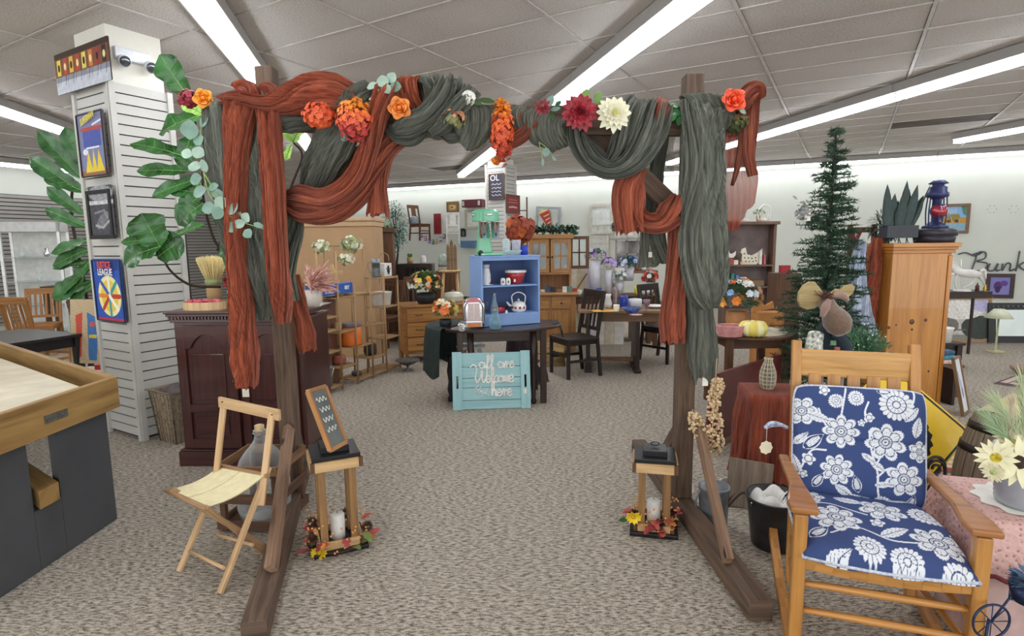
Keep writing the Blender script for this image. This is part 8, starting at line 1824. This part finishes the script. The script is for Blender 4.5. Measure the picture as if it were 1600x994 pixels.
# ================================================================== PLUSH MOOSE
c=P(1292,560,3.55);zb=c.z;t=T('plush_moose','stuffed brown moose with tan felt antlers and a dark patched vest','stuffed animal',(c.x,3.6,zb-.1));Y0=3.55
def mp(px,py,Y=3.55):return P(px,py,Y)-Vector((c.x,3.6,zb-.1))
MMO=plain('77604F',.95,var=.12,scale=60,bump=.3,sheen=.5)
m=MB();hd=mp(1297,492);mz=mp(1308,503,3.45)
prof=[(.001,-.09),(.05,-.075),(.076,-.03),(.08,.01),(.068,.05),(.052,.09),(.05,.12),(.048,.15),(.03,.175),(.001,.185)]
m.lathe(prof,mz,24,(mp(1290,472)-mz).normalized());m.build('head',MMO,t)
for pts,w_ in(([(1296,468),(1290,480),(1284,496)],.03),([(1300,464),(1316,462),(1325,470)],.028)):
 m=MB();m.tube([mp(x,y,3.42 if w_==.03 else 3.55)for x,y in pts],[.012,w_*.9,.012],10,k=10);m.build('ear',plain('9A7A6E',.95,sheen=.5),t)
MAN=wood('C4AE7E','8E7A50',.9)
def ant(pts,Y):o_=mp(*pts[0],Y);return[((mp(x,y,Y)-o_).x,(mp(x,y,Y)-o_).z)for x,y in pts],o_
for pts,Y in(([(1288,462),(1282,452),(1277,446),(1272,440),(1264,440),(1254,446),(1247,458),(1246,470),(1250,480),(1260,484),(1272,482),(1281,476)],3.58),([(1297,458),(1306,451),(1312,453),(1320,446),(1330,444),(1335,448),(1332,458),(1324,465),(1312,462)],3.66)):
 ol,o_=ant(pts,Y);m=MB();m.prism(ol,.022,o_);m.build('antler',MAN,t,bevel=.004)
m=MB();rnd=random.Random(5);[m.tube([mp(1291,466,3.52)+Vector((rnd.gauss(0,.015),rnd.gauss(0,.015),0)),mp(1291,466,3.52)+Vector((rnd.gauss(0,.03),rnd.gauss(0,.02),rnd.uniform(-.02,.05)))],.002,4)for _ in range(60)];m.build('tuft',plain('5A3A30',.9),t,kind='stuff')
b_=mp(1292,560,3.62);m=MB();m.lathe([(.09,-.12),(.115,-.05),(.12,.05),(.1,.14),(.06,.2),(.05,.23),(.001,.24)],b_,24,sy=.8);m.build('vest',plain('26333C',.85,bump=.1),t)
m=MB();m.tube([mp(1275,522,3.5),mp(1272,545,3.45),mp(1280,566,3.4)],[.045,.05,.035],12,k=10);m.build('left_sleeve',plain('C8C0B4',.9,var=.9,scale=45),t)
m=MB();m.tube([mp(1307,522,3.52),mp(1320,540,3.5),mp(1326,562,3.46)],[.03,.04,.03],12,k=10);m.build('right_sleeve',plain('2A3A44',.85),t)
for(px,py,cc_)in((1302,536,'6A8A6A'),(1308,546,'B0685A')):o_=mp(px,py,3.42);m=MB();m.prism([(-.018,-.014),(.018,-.016),(.016,.014),(-.016,.016)],.004,o_);m.build('patch',plain(cc_,.9,var=.5,scale=80),t)
for k,x in enumerate((1276,1308)):m=MB();m.tube([mp(x,575,3.6),mp(x-3,610,3.45),mp(x-4,625,3.4)],[.045,.04,.03],10,k=8);m.build('leg',MMO,t)
boxy('dark_stool','dark covered box the moose sits on behind the rocking chair','stool',(c.x,3.66,0),(.36,.26,zb-.235),plain('2A2A2A',.7))
# ================================================================== cloths and ladder frame left of the pine cabinet
a,b=P(1352,350,5.3),P(1385,355,5.3);t=T('dark_frame_stand','dark wooden ladder frame hung with cloths left of the pine cabinet','stand',(a.x,5.45,0),-.1)
for x in(0,.22):m=MB();m.beam((x,0,0),(x,.1,a.z),.04,.03,up=(0,1,0));m.build('upright',M_BROWN,t)
for z in(.5,.95,1.3,a.z-.05):m=MB();m.beam((0,.1*z/a.z,z),(.22,.1*z/a.z,z),.02,.05);m.build('rung',M_BROWN,t)
m=MB();rib(m,[(1372,372,5.2),(1364,420,5.18),(1358,465,5.18),(1356,505,5.2)],[14,20,26,22],T=.04,k=6,seed=41);tag(m.build('rust_cloth',RUST),'rust cloth hanging on the dark frame left of the pine cabinet','cloth')
m=MB();rib(m,[(1346,378,5.1),(1338,420,5.08),(1340,465,5.06),(1350,520,5.05),(1354,560,5.05)],[8,20,30,30,28],T=.04,k=5,seed=42);tag(m.build('lace_cloth',plain('C4CEE0',.85,var=.3,scale=18,bump=.3)),'pale blue and white patterned cloth hanging beside the fir tree','cloth')
t=T('maroon_pennant','maroon triangular pennant beside the fir tree','pennant',P(1334,372,5.8));m=MB();m.prism([(-.06,.1),(.09,.08),(-.0,-.13)],.006);m.build('felt',plain('8A3440',.8),t);lettering('lettering','F',.06,t,M_WHITE,(.02,-.005,.03),(1,0,0),(0,0,1),.001)
m=MB();m.tube([(0,.02,0),(.02,.03,-P(1334,372,5.8).z)],.008,6);m.build('pole',M_BROWN,t)
c=P(1372,372,5.6);leafy_tree('airplant','wiry grey green plant behind the snake plant',Vector((c.x,5.5,1.5)),[(0,0,0),(0,0,.1)],(0,0,.16,.14,.1,.14),500,.08,.012,[plain('5E7468',.7,var=.3)],31)
boxy('plant_ledge','narrow dark ledge behind the pine cabinet carrying the wiry plant','shelf',(c.x,5.52,0),(.3,.1,1.498),M_BROWN)
# ================================================================== FAR RIGHT
wallpic(1466,319,1513,365,'framed landscape of haystacks and water on the back wall',.055,wood('8A6A4A','5A4230',.5),[('r',0,.3,1,.55,'C89A4A'),('r',0,0,1,.3,'8FB8CC'),('e',.45,.58,.28,.16,'9A8A4A'),('p',[(.75,1),(1,1),(1,.6),(.85,.7)],'5A8A6A'),('e',.25,.4,.1,.06,'5A4A2A'),('e',.6,.4,.1,.06,'5A4A2A'),('r',0,.7,.6,1,'9FC0E0')],'8AB4E0')
wallpic(1538,428,1583,466,'dark framed violet picture below the Bunk lettering',.07,plain('3A1E24',.4),[('e',.4,.5,.22,.26,'5A3A7A'),('e',.7,.65,.2,.16,'6A4A9A'),('e',.4,.3,.14,.2,'4A2A5A')],'8C8AC8')
# metal script word
b0=W(1500,425,.03);sc=(W(1536,400,.03).z-W(1536,424,.03).z);t=T('bunk_lettering','dark metal script word on the back wall reading Bunk','sign',b0,WROT)
def bs(pts,x,w_=1.0):m=MB();m.tube([(x+a*sc*w_,-.01,b*sc+.02)for a,b in pts],.014,6,k=40);m.build('letter',plain('5A5C5E',.4,.6),t)
k_=sc
bs([(-.2,1.1),(.2,1.2),(.7,1.0),(1.1,1.25),(.9,1.25)],.0);bs([(.8,1.2),(.75,.7),(.6,.05)],0);bs([(.6,1.1),(1.2,1.25),(1.25,.85),(.85,.65),(1.4,.5),(1.2,.05),(.6,.05)],0)
bs([(1.55,.5),(1.45,.1),(1.75,.05),(1.95,.5),(1.9,.05),(2.1,.1)],0);bs([(2.2,.5),(2.2,.05),(2.4,.5),(2.6,.45),(2.6,.05),(2.85,.15)],0);bs([(3.0,1.3),(2.95,.6),(2.9,.0)],0);bs([(2.95,.3),(3.3,.6),(3.05,.35),(3.4,.05),(3.7,.1)],0);bs([(3.8,1.3),(3.75,.05),(3.95,.1),(4.1,.5),(4.0,.0)],0)
for k,px in enumerate((1550,1584)):
 m=MB();o_=W(px,327,.02);[m.ell(turn((.07*math.cos(a),0,0),0)+Vector((0,0,.07*math.sin(a))),.008,n=6,m=4)for a in(0,1.05,2.1,3.14,4.2,5.2)];tag(m.build('screw_holes',plain('8A8A84',.7),loc=o_,rz=WROT),['left','right'][k]+' ring of small screw heads on the bare wall','screws',kind='stuff')
# long picture and studded mirror leaning at the wall
Yp=8.3;a=P(1468,537,Yp);w_,h_=pxl(1468,1543,Yp),P(1500,466,Yp).z-a.z
picture('landscape_painting','large pale landscape painting in a gilt frame leaning near the mirror',(a.x,Yp,max(.02,a.z)),(1,-.12,0),(0,.1,1),w_,h_,.045,wood('A8825A','7A5A38',.4),quadart(w_-.09,h_-.09,200,'C8C4BC',[('r',0,0,1,.12,'8A8A80'),('e',.8,.3,.4,.3,'3E4440'),('e',.1,.35,.25,.2,'7A7670'),('e',.4,.75,.5,.25,'E8E4DE'),('e',.85,.85,.2,.15,'B8B4D8'),('r',0,.22,.5,.26,'6A6A64')],.12,3),'painting')
a=P(1543,540,8.2);w_,h_=1.1,P(1560,478,8.2).z-a.z;t=picture('studded_mirror','wide mirror in a black studded frame at the right edge',(a.x,8.2,max(.02,a.z)),(1,-.1,0),(0,.1,1),w_,h_,.1,M_BLACK,None,'mirror')
m=MB();exm=Vector((1,-.1,0)).normalized();eym=Vector((0,.1,1)).normalized();m.prism([(.1,.1),(w_-.1,.1),(w_-.1,h_-.1),(.1,h_-.1)],.004,(0,-.01,0),exm,eym);m.build('mirror_glass',plain('8E928C',.12,.9,.1,2,bump=0),t)
for k in range(16):m=MB();m.ell(exm*(.05+k*(w_-.1)/15)+eym*(h_-.05)-Vector((0,.02,0)),.012,n=8,m=5);m.build('stud',M_METAL,t)
# carousel horse on a ledge
Yh=7.3;zl=P(1510,455,Yh).z;c=P(1510,455,Yh);t=T('dark_ledge','dark ledge table under the white carousel horse','table',(c.x,Yh+.1,0));m=MB();m.bb(-.3,.3,-.15,.15,zl-.09,zl);m.build('ledge',M_DARK,t,bevel=.006)
for sx in(-1,1):m=MB();m.bb(sx*.27-.012,sx*.27+.012,.1,.13,0,zl-.09);m.build('leg',M_DARK,t)
def hp(px,py):return P(px,py,Yh)-Vector((c.x,Yh,zl+.001))
t=T('carousel_horse','white carousel horse figure rearing on a round base','figurine',(c.x,Yh,zl+.001));MHW=plain('E0DCD8',.5)
m=MB();m.tube([hp(1530,430),hp(1520,428),hp(1505,427),hp(1494,424),hp(1488,416),hp(1486,410)],[.04,.055,.05,.045,.032,.022],12,k=20);m.tube([hp(1488,409),hp(1484,411),hp(1478,418)],[.026,.022,.012],10,k=8);m.build('body',MHW,t)
for pts in([(1490,428),(1482,432),(1484,444)],[(1496,430),(1492,440),(1495,452)],[(1524,434),(1518,444),(1504,450)],[(1530,432),(1536,440),(1540,450)]):m=MB();m.tube([hp(*q_)for q_ in pts],[.022,.012,.01],8,k=10);m.build('leg',MHW,t)
m=MB();m.tube([hp(1530,426),hp(1538,422),hp(1540,436)],[.012,.022,.01],8,k=8);m.build('tail',MHW,t);m=MB();[m.ell(hp(1488+k*2.2,408+k*2.6),.018,n=8,m=5)for k in range(6)];m.build('mane',MHW,t,kind='stuff');m=MB();m.tube([hp(1502,452),hp(1502,405)],.006,6);m.build('pole',MHW,t)
m=MB();m.lathe([(.1,0),(.09,.02),(.03,.03),(.001,.035)],hp(1503,455));m.build('base',MHW,t)
vessel('amber_bottle','small dark amber bottle on the ledge beside the horse','bottle',Vector((P(1516,455,Yh).x+.02,Yh-.08,zl+.001)),[(.022,0),(.022,.07),(.008,.09),(.008,.11),(.001,.11)],plain('4A2018',.1));vessel('brass_oil_lamp','little brass lamp with a white top at the ledge end','lamp',Vector((P(1528,455,Yh).x+.02,Yh-.08,zl+.001)),[(.03,0),(.01,.02),(.025,.04),(.012,.06),(.02,.08),(.001,.09)],plain('C8A84A',.3,.8))
# low tables with books, tub, framed print
c=P(1484,600,5.3);t=table('low_side_table','low dark side table holding folded cloth right of the pine cabinet',(c.x+.03,5.6,0),0,.36,.4,P(1480,575,5.3).z,M_BROWN);z_=P(1480,575,5.3).z
for k in range(3):boxy('folded_cloth',['lowest folded pink cloth on the low side table','folded teal cloth in the middle of the pile on the low side table','topmost folded blue cloth on the low side table'][k],'cloth',(c.x+.03,5.55,z_+.001+k*.045),(.28-.03*k,.22,.043),plain(['D8B8A8','4A8A9A','3A5A7A'][k],.8,var=.5,scale=14),.1*k,bevel=.012)
c=P(1484,545,6.6);zz_=P(1484,537,6.6).z;table('plant_stand','dark square stand under the white tub at right',(c.x+.02,6.75,0),0,.34,.3,zz_,M_DARK);vessel('white_tub','white plastic tub on the dark stand right of the pine cabinet','tub',(c.x,6.7,zz_+.001),[(.07,0),(.085,.16),(.09,.165),(.09,.18),(.001,.18)],M_WHITE)
b0=G(1504,652);w_=pxl(1500,1524,4.85);h_=P(1500,556,5.0).z;picture('framed_print','tall framed blue grey print leaning on the low side table',(b0.x,b0.y,.012),Vector((.6,.5,0)),Vector((-.10,.22,1)),.2,h_,.018,wood('8A6A4A','5E4630',.5),quadart(.164,h_-.036,220,'D8DAE0',[('l',[(.3,.75),(.45,.5),(.6,.3)],.12,'8A98B8'),('l',[(.5,.6),(.7,.45)],.08,'A8B0C8'),('e',.6,.35,.12,.1,'6A7AA0')],.04))
boxy('leaning_board','dark leaning board below the low side table','panel',(P(1478,640,5.2).x+.02,5.3,0),(.03,.3,.34),M_DARK)
# rugs
def rug(name,label,pts,ops,bg,n=70,z=.008):
 q_=[G(*p)for p in pts];t=None;o3=q_[0];ex=(q_[1]-q_[0]);w=ex.length;ex=ex.normalized();ey=Vector((-ex.y,ex.x,0));h=(q_[3]-q_[0]).dot(ey)
 if h<0:ey=-ey;h=-h
 A=quadart(w,h,n,bg,ops,.08,6);t=T(name,label,'rug',(o3.x,o3.y,.001));m=MB();m.prism([(0,0),(w,0),(w,h),(0,h)],z,(0,0,z/2),ex,ey);m.build('pile_body',plain('8A7A6E',.95),t);A.build('woven_face',Vector((0,0,z+.0015)),ex,ey,t,attr_mat(.95,.3));return t
rug('bordered_rug','pale rug with a dark brown geometric border at the far right',[(1553,600),(1690,622),(0,0),(1519,541)],[('r',.0,0,1,.04,'5A4450'),('r',0,.96,1,1,'5A4450'),('r',0,0,.03,1,'5A4450')]+[('r',.12,.04,.14,.96,'5A5048'),('r',.3,.04,.32,.96,'5A5048')]+[('r',.15,.08+.12*k,.29,.12+.12*k,'6A5A5E')for k in range(8)]+[('r',.5,.15,1,.85,'4E4A52'),('r',.56,.22,1,.78,'A89A90')],'C9B2A4')
rug('ochre_rug','ochre and cream mottled rug in front of the bordered rug',[(1520,645),(1700,680),(0,0),(1530,608)],[('e',.3,.5,.3,.3,'D8CC98'),('e',.7,.4,.3,.4,'B8AC70'),('r',0,0,1,.06,'8A8470')],'CFC8A0')
rug('braided_rug','oval look braided rug with a red edge behind the yellow sign',[(1462,737),(1530,745),(0,0),(1475,690)],[('r',0,0,1,.12,'9A3A44'),('r',0,.88,1,1,'9A3A44'),('r',0,0,.12,1,'9A3A44')]+[('r',.12,.2+k*.14,1,.24+k*.14,'B89A60')for k in range(5)],'D8C8A0')
c=G(1595,585);vessel('clay_bowl','shallow clay bowl lying on the far right rug','bowl',(c.x,c.y,.012),[(.05,0),(.1,.05),(.11,.09),(.1,.09),(.05,.01),(.001,.01)],plain('A08878',.6))
c=P(1577,535,7.4);t=T('reading_lamp','small lamp with a pale green shade in front of the studded mirror','lamp',(c.x,7.6,0));zz_=P(1577,492,7.6).z
m=MB();m.lathe([(.1,0),(.1,.02),(.012,.04),(.012,zz_),(.001,zz_)]);m.build('stem',plain('B8B48A',.5),t);m=MB();m.lathe([(.16,zz_-.04),(.06,zz_+.08),(.055,zz_+.08),(.155,zz_-.04)]);m.build('lamp_shade',plain('DCE0C4',.8),t)
